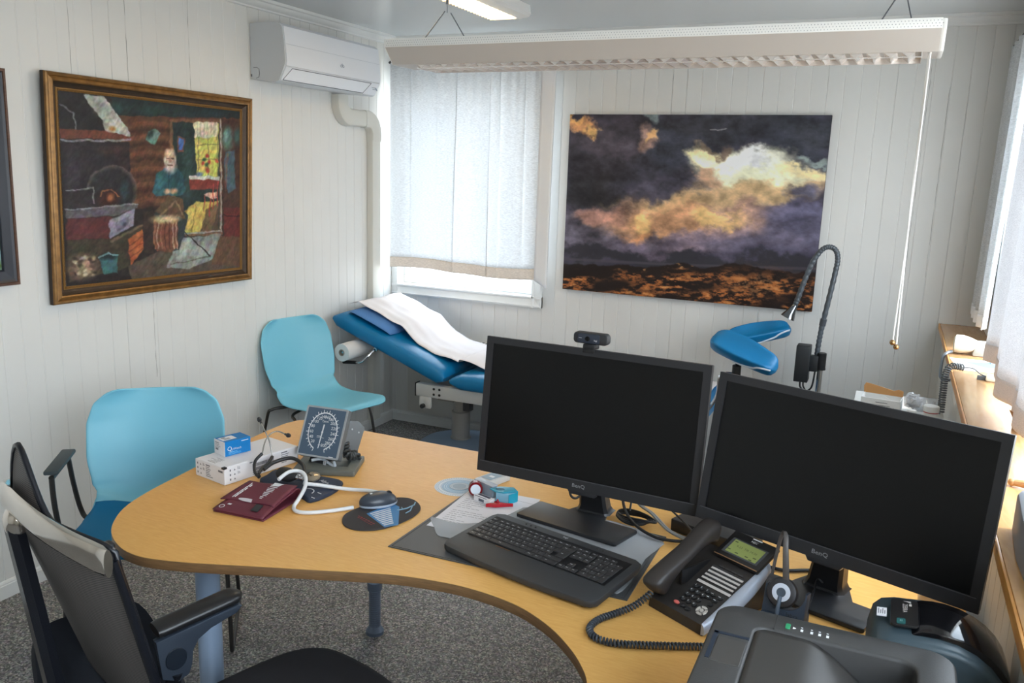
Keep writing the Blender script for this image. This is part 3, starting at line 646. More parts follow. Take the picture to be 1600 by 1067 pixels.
mb.box((0.014, -0.016, 0), (0.024, 0.018, 0.0006), M=T2); mb.build('control_print', MATS['grey print'], t)
mb = MB(); mb.tube([(0.020, y0 - 0.001, 2.10), (0.042, y0 - 0.001, 2.10), (0.054, y0 - 0.001, 2.092), (0.056, y0 - 0.001, 2.072), (0.052, y0 - 0.001, 2.056), (0.035, y0 - 0.001, 2.05)], 0.0012, 5); mb.box((0.003, y0 - 0.0015, 2.058), (0.010, y0 + 0.001, 2.070)); mb.build('side_cover', mat('seam grey', (110, 116, 122), 0.5), t)

t = thing('pipe_cover', 'cream plastic pipe cover running down the corner below the air conditioner', 'pipe cover', (0.035, -0.26, 0.0))
M_duct = mat('cream plastic', (214, 212, 203), 0.4)
def duct(mb, pts, wd, dp):
    """flat D shaped trunking on the left wall; pts = (y,z) centre line"""
    rings = []
    P = [Vector((0, p[0], p[1])) for p in pts]
    for i, p in enumerate(P):
        d = (P[min(i+1, len(P)-1)] - P[max(i-1, 0)]).normalized(); c = Vector((1, 0, 0)).cross(d)
        rings.append([p + c*a*wd/2 + Vector((x*dp, 0, 0)) for a, x in ((-1, 0.04), (-1, 0.75), (-0.9, 0.92), (-0.7, 1), (0.7, 1), (0.9, 0.92), (1, 0.75), (1, 0.04))])
    mb.loft(rings)
mb = MB(); duct(mb, [(-0.245, 0.067), (-0.245, 1.865)], 0.092, 0.044); mb.build('down_cover', M_duct, t)
mb = MB(); duct(mb, [(-0.585, 2.034), (-0.585, 1.995)] + [(-0.585 + 0.075*(1 - math.cos(a)), 1.995 - 0.075*math.sin(a)) for a in [R(15*i) for i in range(1, 7)]], 0.100, 0.052); mb.build('upper_elbow', M_duct, t)
mb = MB(); duct(mb, [(-0.51, 1.92), (-0.335, 1.92)], 0.092, 0.048); mb.build('cross_cover', M_duct, t)
mb = MB(); duct(mb, [(-0.36, 1.92), (-0.33, 1.92)] + [(-0.33 + 0.085*math.sin(a), 1.92 - 0.085*(1 - math.cos(a))) for a in [R(15*i) for i in range(1, 7)]] + [(-0.245, 1.80)], 0.100, 0.050); mb.build('lower_elbow', M_duct, t)

# ------------------------------------------------------------------ white panel heater under the window
t = thing('panel_heater', 'white panel heater low on back wall behind the examination bed', 'heater', (0.7, 0, 0.09))
mb = MB(); mb.box((0.158, -0.070, 0.098), (1.30, -0.018, 0.60), 0.006); mb.build('body', mat('heater white', (214, 211, 204), 0.35), t)
for x in (0.3, 1.15): MB().box((x, -0.02, 0.15), (x + 0.04, -0.0022, 0.55)).build('bracket', MATS['heater white'], t)
mb = MB()
for k in range(36): mb.box((0.19 + k*0.0305, -0.060, 0.5995), (0.205 + k*0.0305, -0.030, 0.6012))
mb.build('grille', M_dark, t)

# ------------------------------------------------------------------ curtains
M_lin = cloth_mat('white linen', (240, 242, 244), 0.32, 420)
M_hem3 = cloth_mat('grey beige hem', (226, 216, 210), 0.22, 900)
M_lin2 = cloth_mat('heavy linen', (240, 240, 242), 0.30, 700); M_hem = cloth_mat('linen hem', (240, 230, 220), 0.14, 420); M_rod = mat('black rod', (22, 22, 24), 0.4)
def curtain(name, label, f, nu, nv, hem, parent_loc, side=None, group=None, fab=None, hm=None):
    """f(u,v) -> point; v 0 top 1 bottom"""
    t = thing(name, label, 'curtain', parent_loc, 0, group)
    sol = [('SOLIDIFY', {'thickness': 0.0012})]
    MB().grid(lambda u, v: f(u, v*(1 - hem)), nu, nv).build('fabric', fab or M_lin, t, smooth=80, mods=sol)
    mb = MB(); mb.grid(lambda u, v: f(u, 1 - hem + v*hem), nu, 6); mb.build('hem', hm or M_hem, t, smooth=80, mods=[('SOLIDIFY', {'thickness': 0.0030})])
    if side: mb = MB(); mb.grid(lambda u, v: Vector(f(1 - side + u*side, v)) + Vector((0, -0.006, 0)), 6, nv); mb.build('side_hem', M_hem2, t, smooth=80, mods=[('SOLIDIFY', {'thickness': 0.0020})])
    return t
M_hem2 = mat('doubled linen', (248, 248, 250), 0.9, bump=(300, 0.3))
PLEATS = [(0.135, 0.020, 0.030, 0.9, 0.3), (0.30, 0.026, 0.040, 0.8, 0.2), (0.43, 0.020, 0.033, 1.0, 0.9), (0.63, 0.034, 0.052, 0.7, 1.0), (0.69, 0.022, 0.036, 1.0, 0.5), (0.83, 0.016, 0.026, 1.0, 0.2)]
def fc1(u, v):
    x = 0.052 + 1.078*u; y = 0.0
    for u0, wd, am, a0, a1 in PLEATS:
        q = (u - u0 - 0.012*v*math.sin(u0*40))*1.078/wd; k = a0 + (a1 - a0)*v; g = math.exp(-q*q)
        x -= am*k*q*g*0.95; y += 0.0075*k*math.tanh(q*1.3)*g - 0.009*k*g
    fold = 0.010*math.sin(u*19 + 0.6) + 0.006*math.sin(u*31 + 1.2 + 0.5*v); d = 0.35 + 0.65*min(1, v*1.6)
    top = 0.004*math.sin(u*120)*(1 - v)**4
    z = 2.262 - v*(1.232 - 0.010*math.sin(u*6 + 0.5) + (0.045*max(0, (u - 0.91)/0.09)))
    return (x - 0.010*v*(u - 0.5), -0.108 - fold*d - top + y, z)
curtain('curtain', 'white linen curtain with beige hem over the back window', fc1, 300, 36, 0.052, (0.55, -0.105, 1.03), 0.085)
t = thing('curtain_rod', 'black curtain rod with pointed finial above the back window', 'curtain rod', (0.55, -0.10, 2.27))
MB().cyl((0.075, -0.087, 2.268), (1.13, -0.087, 2.268), 0.008, n=12).build('rod', M_rod, t)
for s, x in ((-1, 0.075), (1, 1.13)):
    T = frame((x, -0.087, 2.268), (0, 1, 0), (0, 0, 1)) if s > 0 else frame((x, -0.087, 2.268), (0, -1, 0), (0, 0, 1))
    mb = MB(); mb.lathe([(0, -0.004), (0.010, -0.004), (0.012, 0.004), (0.012, 0.012), (0.018, 0.018), (0.018, 0.024), (0.011, 0.040), (0.004, 0.052), (0, 0.054)], 14, T); mb.build('finial', M_rod, t)
for x in (0.14, 1.06): mb = MB(); mb.cyl((x, -0.087, 2.268), (x, -0.0024, 2.268), 0.006, n=10); mb.cyl((x, -0.010, 2.268), (x, -0.0024, 2.268), 0.016, n=14); mb.build('wall_bracket', M_rod, t)

# right window: two lengths on one rod
def fr1(u, v):   # far length, near the back wall
    y = -0.10 - 0.60*u + 0.10*v*(u - 0.2); xx = 3.322 - 0.012*math.sin(u*26) - 0.008*math.sin(u*47 + 1) - 0.015*v
    return (xx, y, 2.262 - v*(1.205))
def fr2(u, v):   # near length, drawn towards the room
    y = -1.22 - 1.07*u + 0.03*v; xx = 3.300 - 0.013*math.sin(u*13 + 2.2) - 0.009*math.sin(u*29) - 0.02*v
    return (xx, y, 2.262 - v*(1.225 - 0.015*math.sin(u*9)))
curtain('curtain', 'white linen curtain length hanging at the far end of right window', fr1, 60, 30, 0.045, (3.26, -0.4, 1.03), None, 'curtains of the right window', None, M_hem2)
curtain('curtain', 'white linen curtain with broad beige hem hanging over the window ledge papers', fr2, 120, 30, 0.050, (3.26, -1.7, 1.03), None, 'curtains of the right window', M_lin2, M_hem3)
t = thing('curtain_rod', 'black curtain rod above the right window', 'curtain rod', (3.26, -1.5, 2.27))
MB().cyl((3.324, -2.95, 2.272), (3.324, -0.06, 2.272), 0.008, n=12).build('rod', M_rod, t)
for y in (-2.85, -0.55): mb = MB(); mb.cyl((3.324, y, 2.272), (RX - 0.0165, y, 2.272), 0.006, n=10); mb.build('wall_bracket', M_rod, t)

# ------------------------------------------------------------------ lamps
t = thing('pendant_lamp', 'long white linear lamp hanging on wires across the room with pull cords', 'lamp', (2.19, -2.16, 1.97))
M_lw = mat('lamp white', (240, 239, 236), 0.4); M_lb = mat('lamp shaded face', (200, 194, 188), 0.45)  # housing face colour is darkened to carry the shade on it
X0, X1 = 1.405, 2.975
pr = [(-2.250, 2.043), (-2.252, 2.021), (-2.206, 1.973), (-2.068, 1.973), (-2.022, 2.021), (-2.024, 2.043)]
def lampring(x, sy, dz): yc = -2.137; return [(x, yc + (y - yc)*sy, z + dz*(z < 2.0)) for y, z in pr]
mb = MB(); mb.loft([lampring(X0, 1, 0), lampring(X0 + 0.09, 1, 0), lampring(X1 - 0.03, 1, 0), lampring(X1, 1, 0)])
mb.build('housing', M_lb, t)
mb = MB()
for yy, dy in ((-2.2535, 1), (-2.0205, -1)): mb.box((X0 - 0.001, yy - 0.0015, 2.020), (X1 + 0.001, yy + 0.0015, 2.0445), 0.0008)
strip = mb.build('perforated_strip', M_lw, t)
mb = MB(); k = 0
for i in range(196):
    for j in range(3): mb.cyl((X0 + 0.008 + i*0.008 + (j % 2)*0.004, -2.2551, 2.025 + j*0.0065), (X0 + 0.008 + i*0.008 + (j % 2)*0.004, -2.2546, 2.025 + j*0.0065), 0.0013, n=5)
mb.build('perforations', mat('perforation grey', (160, 162, 164), 0.6), strip)
mb = MB(); mb.prism([(y, z) for y, z in pr], 0, 0.012, 0.003, M=frame((X1 - 0.001, 0, 0), (0, 1, 0), (0, 0, 1))); mb.build('end_cap', M_lw, t)
mb = MB(); mb.prism([(y, z) for y, z in pr], 0, 0.004, 0.001, M=frame((X0 - 0.003, 0, 0), (0, 1, 0), (0, 0, 1))); mb.build('end_cap', M_lw, t)
M_ref = mat('louvre metal', (236, 228, 222), 0.22, 0.55)
mb = MB()
mb.box((X0 + 0.085, -2.200, 1.9605), (X1 - 0.035, -2.197, 1.9628)); mb.box((X0 + 0.085, -2.078, 1.9605), (X1 - 0.035, -2.074, 1.974))
for x in (X0 + 0.085, X1 - 0.037): mb.box((x, -2.198, 1.961), (x + 0.002, -2.076, 1.974))
for i in range(35):
    x = X0 + 0.100 + i*0.0413
    mb.loft([[(x - 0.016, y, 1.9735), (x + 0.016, y, 1.9735), (x + 0.0012, y, 1.9625), (x - 0.0012, y, 1.9625)] for y in (-2.197, -2.077)])
mb.build('louvre_grille', M_ref, t)
mb = MB(); mb.box((X0 + 0.086, -2.197, 1.9732), (X1 - 0.036, -2.077, 1.9752)); mb.build('diffuser', emit_mat('lamp diffuser', (255, 226, 200), LAMP1), t)
M_wire = mat('steel wire', (120, 124, 130), 0.35, 0.8)
for x in (1.591, 2.882):
    mb = MB(); mb.tube([(x - 0.042, -2.25, 2.044), (x - 0.002, -2.20, 2.128)], 0.0018, 6); mb.tube([(x + 0.030, -2.10, 2.044), (x + 0.002, -2.17, 2.128)], 0.0018, 6)
    mb.tube([(x, -2.19, 2.125), (x, -2.19, CZ - 0.012)], 0.0014, 6); mb.cyl((x, -2.19, 2.150), (x, -2.19, 2.182), 0.0048, n=8); mb.cyl((x, -2.19, CZ - 0.016), (x, -2.19, CZ), 0.02, n=16); mb.build('suspension_wire', M_wire, t)
M_cord = mat('white cord', (244, 242, 238), 0.5)
for dx, zb in ((0.0, 1.243), (0.010, 1.232)):
    mb = MB(); mb.tube([(2.958 - dx*0.4, -2.19 + dx*0.5, 1.975), (2.958 - dx*0.2, -2.19, 1.6), (2.954 + dx, -2.19, zb)], 0.0021, 6); c = mb.build('pull_cord', M_cord, t)
    MB().sphere((2.954 + dx, -2.19, zb - 0.004), 0.0075, 14).build('pull_ball', mat('brass', (176, 140, 96), 0.25, 0.9), c)

t = thing('ceiling_lamp', 'lit white batten lamp fixed to the ceiling, with warm slatted diffuser', 'lamp', (1.12, -1.5, 2.36))
yb = -0.735; x0, x1 = 1.030, 1.235
pr2 = [(x0 + 0.012, 2.363), (x1 - 0.055, 2.363), (x1 - 0.010, 2.372), (x1, 2.384), (x1 - 0.006, CZ - 0.0005), (x0 + 0.004, CZ - 0.0005), (x0, 2.384)]
mb = MB(); mb.loft([[(x, y, z) for x, z in pr2] for y in (-2.2, yb)]); mb.build('housing', M_lw, t)
mb = MB(); mb.loft([[(x0 + 0.014, y, 2.3615), (x1 - 0.060, y, 2.3615), (x1 - 0.060, y, 2.3628), (x0 + 0.014, y, 2.3628)] for y in (-2.16, yb - 0.035)]); mb.build('diffuser', emit_mat('warm diffuser', (255, 226, 176), LAMP2), t)
mb = MB()
for k in range(48): y = yb - 0.05 - k*0.029; mb.box((x0 + 0.014, y - 0.002, 2.3560), (x1 - 0.060, y + 0.002, 2.3615))
mb.build('slats', mat('pale slat', (240, 222, 190), 0.4), t)
mb = MB(); mb.prism([(x, z) for x, z in pr2], 0, 0.006, 0.002, M=frame((0, yb + 0.006, 0), (1, 0, 0), (0, 0, 1))); mb.build('end_cap', M_lw, t)
# ------------------------------------------------------------------ moulded shell chairs
M_shell = mat('light blue shell', (128, 202, 224), 0.42); M_pad = mat('teal blue wool', (4, 112, 160), 0.85, bump=(700, 0.3)); M_rodc = mat('dark chrome rod', (62, 60, 58), 0.35, 0.5); M_armp = mat('dark arm pad', (56, 66, 70), 0.55)
SP = spline([(0.235, 0.425), (0.215, 0.444), (0.12, 0.438), (0.0, 0.428), (-0.10, 0.430), (-0.165, 0.446), (-0.205, 0.485), (-0.228, 0.545), (-0.250, 0.64), (-0.272, 0.74), (-0.290, 0.842)].__iter__() and [(y, 0, z) for y, z in [(0.235, 0.425), (0.215, 0.444), (0.12, 0.438), (0.0, 0.428), (-0.10, 0.430), (-0.165, 0.446), (-0.205, 0.485), (-0.228, 0.545), (-0.250, 0.64), (-0.272, 0.74), (-0.290, 0.842)]], 4)
WID = [(0.0, 0.165), (0.03, 0.205), (0.10, 0.222), (0.22, 0.228), (0.34, 0.222), (0.44, 0.205), (0.50, 0.196), (0.57, 0.197), (0.66, 0.214), (0.78, 0.232), (0.88, 0.232), (0.94, 0.214), (0.98, 0.172), (1.0, 0.125)]
def wid(v):
    for (a, x), (b, y) in zip(WID, WID[1:]):
        if v <= b: t = (v-a)/(b-a); t = t*t*(3-2*t); return x + (y-x)*t
    return WID[-1][1]
def shell_pt(u, v, off=0.0, v1=1.0):
    v *= v1; i = v*(len(SP)-1); k = min(int(i), len(SP)-2); p = SP[k].lerp(SP[k+1], i-k); tg = (SP[k+1]-SP[k]).normalized()
    nrm = Vector((tg.z, 0, -tg.x))     # towards the sitter
    if nrm.z < 0 and v < 0.4: nrm = -nrm
    if nrm.x < 0 and v > 0.5: nrm = -nrm
    s = (u-0.5)*2; w = wid(v); back = max(0, (v-0.45)/0.55)
    curl = 0.014*abs(s)**2.6*(1 - back) + (0.050*abs(s)**2.2)*min(1, back*2.5)
    waist = 0.030*math.exp(-((v-0.50)/0.09)**2)*abs(s)**2
    # round the outline at both ends
    return Vector((p.x, 0, p.z)) + nrm*(curl + waist + off) + Vector((0, s*w, 0))
def local(f): return f
def make_shell_chair(name, label, loc, rotz, pad, arms):
    """faces local +x; width along y"""
    t = thing(name, label, 'chair', loc, rotz)
    mb = MB(); mb.grid(lambda u, v: shell_pt(u, v), 24, 60)
    mb.build('shell', M_shell, t, world=False, smooth=60, mods=[('SOLIDIFY', {'thickness': 0.009, 'offset': 0}), ('SUBSURF', {'levels': 1, 'render_levels': 1})])
    if pad:
        mb = MB(); mb.grid(lambda u, v: shell_pt(0.5 + (u-0.5)*(0.965 - 0.25*max(0, abs(v-0.5)*2 - 0.86)/0.14), 0.015 + v*0.47, 0.0055 + 0.010*min(1, (0.5-abs(u-0.5))*9)*min(1, v*9, (1-v)*9)), 24, 26)
        mb.build('seat_pad', M_pad, t, world=False, smooth=60, mods=[('SOLIDIFY', {'thickness': 0.006, 'offset': 1})])
    r = 0.0075; 
    for s in (-1, 1):
        pts = [(-0.02, s*0.10, 0.414), (0.0, s*0.17, 0.412), (0.03, s*0.232, 0.405), (0.08, s*0.246, 0.36), (0.135, s*0.258, 0.06), (0.140, s*0.259, 0.022), (0.125, s*0.259, 0.0085), (0.09, s*0.259, 0.0076), (-0.18, s*0.259, 0.0076), (-0.215, s*0.259, 0.0085), (-0.232, s*0.258, 0.022), (-0.228, s*0.257, 0.06), (-0.16, s*0.246, 0.36), (-0.14, s*0.228, 0.405), (-0.11, s*0.17, 0.412), (-0.09, s*0.10, 0.414)]
        mb = MB(); mb.tube(spline(pts, 5), r, 10); mb.build('sled_leg', M_rodc, t, world=False)
        if arms:
            pts = [(-0.13, s*0.16, 0.412), (-0.135, s*0.225, 0.415), (-0.145, s*0.250, 0.45), (-0.11, s*0.258, 0.56), (-0.08, s*0.26, 0.655), (-0.065, s*0.26, 0.660), (0.10, s*0.26, 0.660), (0.118, s*0.26, 0.655), (0.112, s*0.259, 0.56), (0.092, s*0.252, 0.455), (0.08, s*0.24, 0.418), (0.07, s*0.17, 0.412)]
            mb = MB(); mb.tube(spline(pts, 6), 0.0085, 10); a = mb.build('armrest', M_rodc, t, world=False)
            mb = MB(); mb.box((-0.095, s*0.26 - 0.022, 0.672), (0.125, s*0.26 + 0.022, 0.686), 0.005); mb.build('arm_pad', M_armp, a, world=False)
    mb = MB(); mb.box((-0.15, -0.12, 0.400), (0.08, 0.12, 0.412), 0.004); mb.build('seat_mount', M_black, t, world=False)
    return t
M_black = MATS['black plastic']
make_shell_chair('shell_chair', 'light blue shell armchair with teal seat pad pushed under the rounded desk end', (0.735, -2.665, 0), math.atan2(-0.78, 0.62), True, True)
make_shell_chair('shell_chair', 'plain light blue shell chair without armrests standing in corner beside the examination bed', (0.294, -1.118, 0), R(-13), False, False)

# ------------------------------------------------------------------ examination bed
t = thing('examination_bed', 'blue padded examination bed with raised backrest under the window', 'examination bed', (0.9, -0.38, 0))
M_vinyl = mat('blue vinyl', (0, 118, 172), 0.42, bump=(260, 0.08)); M_bedg = mat('bed frame grey', (206, 204, 200), 0.4); M_col = mat('column grey', (176, 172, 166), 0.35, 0.4); M_chrome = mat('chrome', (206, 208, 212), 0.12, 1.0); M_base = mat('base blue grey', (150, 172, 196), 0.45)
Y0, Y1 = -0.74, -0.13
H = Vector((0.050, 0, 0.752)); J = Vector((0.775, 0, 0.478)); L = (J - H).length
TB = frame((H.x, 0, H.z), (J - H), (0, 1, 0))          # local x down the slope, y depth, z up out of the pad
def cushion(mb, x0, x1, th, M, bulge=0.012, rx=0.05):
    """padded slab with rounded long edges"""
    rings = []
    N = 22
    for i in range(N+1):
        u = i/N; x = x0 + (x1 - x0)*u; e = min(u, 1-u)*(x1-x0)/rx; k = 1 if e >= 1 else math.sqrt(max(0, 1 - (1-e)**2)); k = 0.35 + 0.65*k
        r = []
        for j in range(32):
            a = 2*PI*j/32; c, s = math.cos(a), math.sin(a)
            yy = abs(c)**0.22*math.copysign(1, c)*(Y1 - Y0)/2*(0.972 + 0.028*k); zz = abs(s)**0.62*math.copysign(1, s)*th/2*k
            r.append(M @ Vector((x, (Y0 + Y1)/2 + yy, th/2 + zz)))
        rings.append(r)
    mb.loft(rings)
TBt = TB
mb = MB(); cushion(mb, 0.0, L - 0.005, 0.100, TBt); mb.build('backrest', M_vinyl, t, smooth=60)
mb = MB(); cushion(mb, 0.828, 2.20, 0.098, Matrix.Translation((0, 0, 0.474))); mb.build('seat', M_vinyl, t, smooth=60)
_keep = ROOTM[t.name].copy(); ROOTM[t.name] = Matrix.Translation((-0.02, 0, -0.020)) @ _keep
mb = MB(); mb.box((0.585, Y0 + 0.03, 0.392), (2.02, Y0 + 0.075, 0.462), 0.004); rail = mb.build('side_rail', M_bedg, t)
mb = MB()
pass
for x in (0.700, 0.735):
    for z in (0.412, 0.443): MB().cyl((x, Y0 + 0.0285, z), (x, Y0 + 0.034, z), 0.0072, n=12).build('screw', M_black, rail)
MB().box((0.580, Y0 + 0.028, 0.390), (0.586, Y0 + 0.077, 0.4655), 0.001).build('end_plug', M_black, rail)
mb = MB(); mb.box((0.585, Y1 - 0.075, 0.392), (2.02, Y1 - 0.03, 0.462), 0.004); mb.build('side_rail', M_bedg, t)
for x in (0.62, 1.2, 1.9): MB().box((x, Y0 + 0.075, 0.40), (x + 0.05, Y1 - 0.075, 0.45)).build('cross_bar', M_bedg, t)
mb = MB(); mb.prism(rrect(0.605, 0.325, 0.680, 0.395, 0.012), 0, 0.012, 0.002, M=frame((0, Y0 + 0.045, 0), (1, 0, 0), (0, 0, 1))); br = mb.build('knob_bracket', M_bedg, t)
mb = MB(); mb.cyl((0.635, Y0 + 0.033, 0.340), (0.635, Y0 + 0.008, 0.340), 0.013, n=16, bev=0.003); mb.build('knob', M_black, br)
mb = MB(); mb.box((0.69, Y0 + 0.09, 0.365), (0.79, Y0 + 0.17, 0.395), 0.003); mb.build('bracket_block', M_col, t); mb = MB(); mb.box((0.865, Y0 + 0.06, 0.335), (0.905, Y0 + 0.11, 0.39), 0.003); mb.build('actuator_box', mat('actuator dark', (42, 42, 44), 0.5), t)
ROOTM[t.name] = _keep
mb = MB(); mb.lathe([(0, 0.08), (0.062, 0.08), (0.062, 0.085), (0.055, 0.087), (0.055, 0.242), (0.052, 0.246), (0.0, 0.236)], 32, Matrix.Translation((0.700, -0.345, 0.0))); mb.build('lower_column', M_col, t)
mb = MB(); mb.lathe([(0, 0.23), (0.046, 0.23), (0.046, 0.425), (0, 0.425)], 32, Matrix.Translation((0.700, -0.345, 0.0))); mb.build('upper_column', M_col, t)
rings = []
for k, (s, z) in enumerate([(1.0, 0.0), (1.0, 0.035), (0.97, 0.052), (0.90, 0.066), (0.74, 0.076), (0.4, 0.081), (0.02, 0.082)]):
    rings.append([(1.07 + s*0.62*abs(math.cos(a))**0.75*math.copysign(1, math.cos(a)), -0.345 + s*0.275*abs(math.sin(a))**0.8*math.copysign(1, math.sin(a)), z) for a in [2*PI*i/48 for i in range(48)]])
mb = MB(); mb.loft(rings); mb.build('base_cover', M_base, t, smooth=60)
mb = MB(); mb.box((0.74, -0.16, 0.04), (0.84, -0.09, 0.10), 0.02); mb.build('base_pedal', M_base, t)
# handle below the backrest
mb = MB(); mb.tube(spline([(0.335, Y0 + 0.03, 0.640), (0.315, Y0 - 0.01, 0.605), (0.290, Y0 - 0.03, 0.575), (0.25, Y0 - 0.035, 0.568)], 5), 0.006, 8); mb.cyl((0.336, Y0 + 0.03, 0.638), (0.336, Y0 + 0.05, 0.638), 0.012, n=12); h = mb.build('release_lever', M_chrome, t)
mb = MB(); mb.cyl((0.255, Y0 - 0.035, 0.568), (0.170, Y0 - 0.042, 0.562), 0.0095, n=12, bev=0.002); mb.build('lever_grip', M_black, h)
for yb_ in (Y0 + 0.20, Y1 - 0.24): MB().box((0.26, 0, -0.026), (0.74, 0.04, 0.004), M=TB @ Matrix.Translation((0, yb_, 0))).build('back_bar', M_bedg, t)
# leg supports at the foot end
M_trimw = mat('white piping', (214, 226, 234), 0.5)
def leg_support(c0, c1, up, wd, th, stripe_s):
    """padded trough between c0 and c1"""
    c0 = Vector(c0); c1 = Vector(c1); x = (c1 - c0).normalized(); up = Vector(up); y = up.cross(x).normalized(); z = x.cross(y); LL = (c1 - c0).length; rings = []
    N = 26
    def P(u, a):
        c, s = math.cos(a), math.sin(a); e = min(u, 1-u)*LL/0.06; k = 0.30 + 0.70*(1 if e >= 1 else math.sqrt(max(0, 1 - (1-e)**2)))
        w = wd*(0.80 + 0.20*math.sin(PI*min(1, u*1.2)))
        yy = abs(c)**0.5*math.copysign(1, c)*w/2*k; zz = abs(s)**0.6*math.copysign(1, s)*th/2*k + 0.55*yy*yy/(wd/2)*1.0
        return c0 + x*(u*LL) + y*yy + z*zz
    for i in range(N+1): rings.append([P(i/N, 2*PI*j/32) for j in range(32)])
    mb = MB(); mb.loft(rings); o = mb.build('leg_support', M_vinyl, t, smooth=60)
    mb = MB(); pts = []
    for i in range(13): 
        u = 0.42 + 0.53*i/12; pts.append(P(u, PI + 0.75 - 1.15*(i/12)) )
    mb.tube([p + (p - (c0 + x*((p - c0).dot(x)))).normalized()*0.001 for p in pts], 0.005, 6, sx=1); mb.build('white_trim', M_trimw, o)
    return o
leg_support((2.185, -0.615, 0.892), (2.500, -0.655, 0.790), (0.18, -0.70, 0.70), 0.125, 0.085, -1)
leg_support((2.185, -0.24, 0.815), (2.490, -0.115, 0.895), (-0.1, -0.62, 0.75), 0.105, 0.075, -1)
mb = MB(); mb.cyl((2.314, -0.62, 0.70), (2.314, -0.62, 0.782), 0.021, n=18, bev=0.003); mb.cyl((2.316, -0.62, 0.78), (2.318, -0.625, 0.80), 0.010, n=10); mb.build('support_joint', M_black, t)
mb = MB(); mb.tube(spline([(2.12, -0.60, 0.43), (2.225, -0.60, 0.60), (2.235, -0.61, 0.70), (2.262, -0.615, 0.732), (2.314, -0.62, 0.735)], 6), 0.009, 10); mb.build('support_arm', M_chrome, t)
mb = MB(); mb.tube(spline([(2.12, -0.20, 0.43), (2.225, -0.19, 0.60), (2.26, -0.19, 0.74), (2.31, -0.18, 0.815)], 6), 0.009, 10); mb.build('support_arm', M_chrome, t)
mb = MB(); mb.box((2.04, Y0 + 0.04, 0.42), (2.15, Y1 - 0.04, 0.47), 0.004); mb.build('foot_bar', M_bedg, t)
# pillow, paper sheet and paper roll
def on_back(x, h): p = TB @ Vector((x, 0, 0.100 + h)); return p
t = thing('pillow', 'flat blue pillow under the paper sheet at top of bed backrest', 'pillow', tuple(TB @ Vector((0.2, -0.40, 0.10))))
rings = []
for i in range(17):
    u = i/16; x = 0.05 + 0.30*u; k = math.sqrt(max(0.02, 1 - abs(2*u - 1)**3)); 
    rings.append([TB @ Vector((x, -0.435 + 0.262*abs(math.cos(a))**0.5*math.copysign(1, math.cos(a))*(0.9 + 0.1*k), 0.1025 + 0.021*k*(1 + math.sin(a)*0.9))) for a in [2*PI*j/28 for j in range(28)]])
mb = MB(); mb.loft(rings); mb.build('pillow_body', mat('periwinkle cotton', (84, 132, 190), 0.85, bump=(90, 0.4)), t, smooth=70)
t = thing('paper_sheet', 'white couch paper sheet laid along the blue examination bed', 'paper sheet', tuple(TB @ Vector((0.3, -0.36, 0.12))))
def sheet(u, v):
    s = 0.004 + u*(L + 1.34)            # length along the bed
    y = -0.615 + 0.455*v + 0.012*math.sin(u*9) - 0.02*(u < 0.0)
    wr = 0.0025*math.sin(s*38 + v*7) + 0.003*math.sin(s*17 - v*13) + 0.002*math.sin(v*31 + s*9)
    if s < L:
        pil = 0.050*max(0, min(1, (s + 0.02)/0.07))*max(0, min(1, (0.50 - s)/0.14)); 
        hgt = 0.100 + 0.006 + pil + wr; sag = 0.055*math.exp(-((s - L)/0.14)**2)
        p = TB @ Vector((s, 0, hgt + sag*0.55))
    else:
        d = s - L; hgt = 0.574 + 0.004 + wr*0.6; sag = 0.045*math.exp(-(d/0.16)**2); p = Vector((J.x + 0.04 + d, 0, hgt + sag))
    return Vector((p.x, y, p.z))
mb = MB(); mb.grid(sheet, 130, 24); mb.build('sheet', mat('couch paper', (232, 226, 226), 0.8), t, smooth=80, mods=[('SOLIDIFY', {'thickness': 0.0008, 'offset': 1})])
t = thing('paper_roll', 'roll of white couch paper on holder behind head end of the bed', 'paper roll', (0.118, -0.54, 0.65))
mb = MB(); T = frame((0.204, -0.840, 0.630), (1, 0, 0), (0, 0, 1)) @ Matrix.Rotation(PI, 4, 'X')
mb.lathe([(0.019, 0), (0.049, 0), (0.0495, 0.001), (0.0495, 0.519), (0.049, 0.52), (0.019, 0.52), (0.019, 0)], 36, T); r = mb.build('roll', mat('tissue white', (222, 220, 218), 0.85), t)
mb = MB(); mb.lathe([(0.014, -0.002), (0.019, -0.002), (0.019, 0.522), (0.014, 0.522), (0.014, -0.002)], 24, T); mb.build('core', mat('card core', (150, 140, 128), 0.8), t)
mb = MB(); mb.cyl((0.204, -0.832, 0.630), (0.204, -0.34, 0.630), 0.006, n=10); mb.tube([(0.204, -0.34, 0.630), (0.205, -0.34, 0.655), (0.206, -0.34, 0.681)], 0.006, 8); mb.build('holder', M_chrome, t)

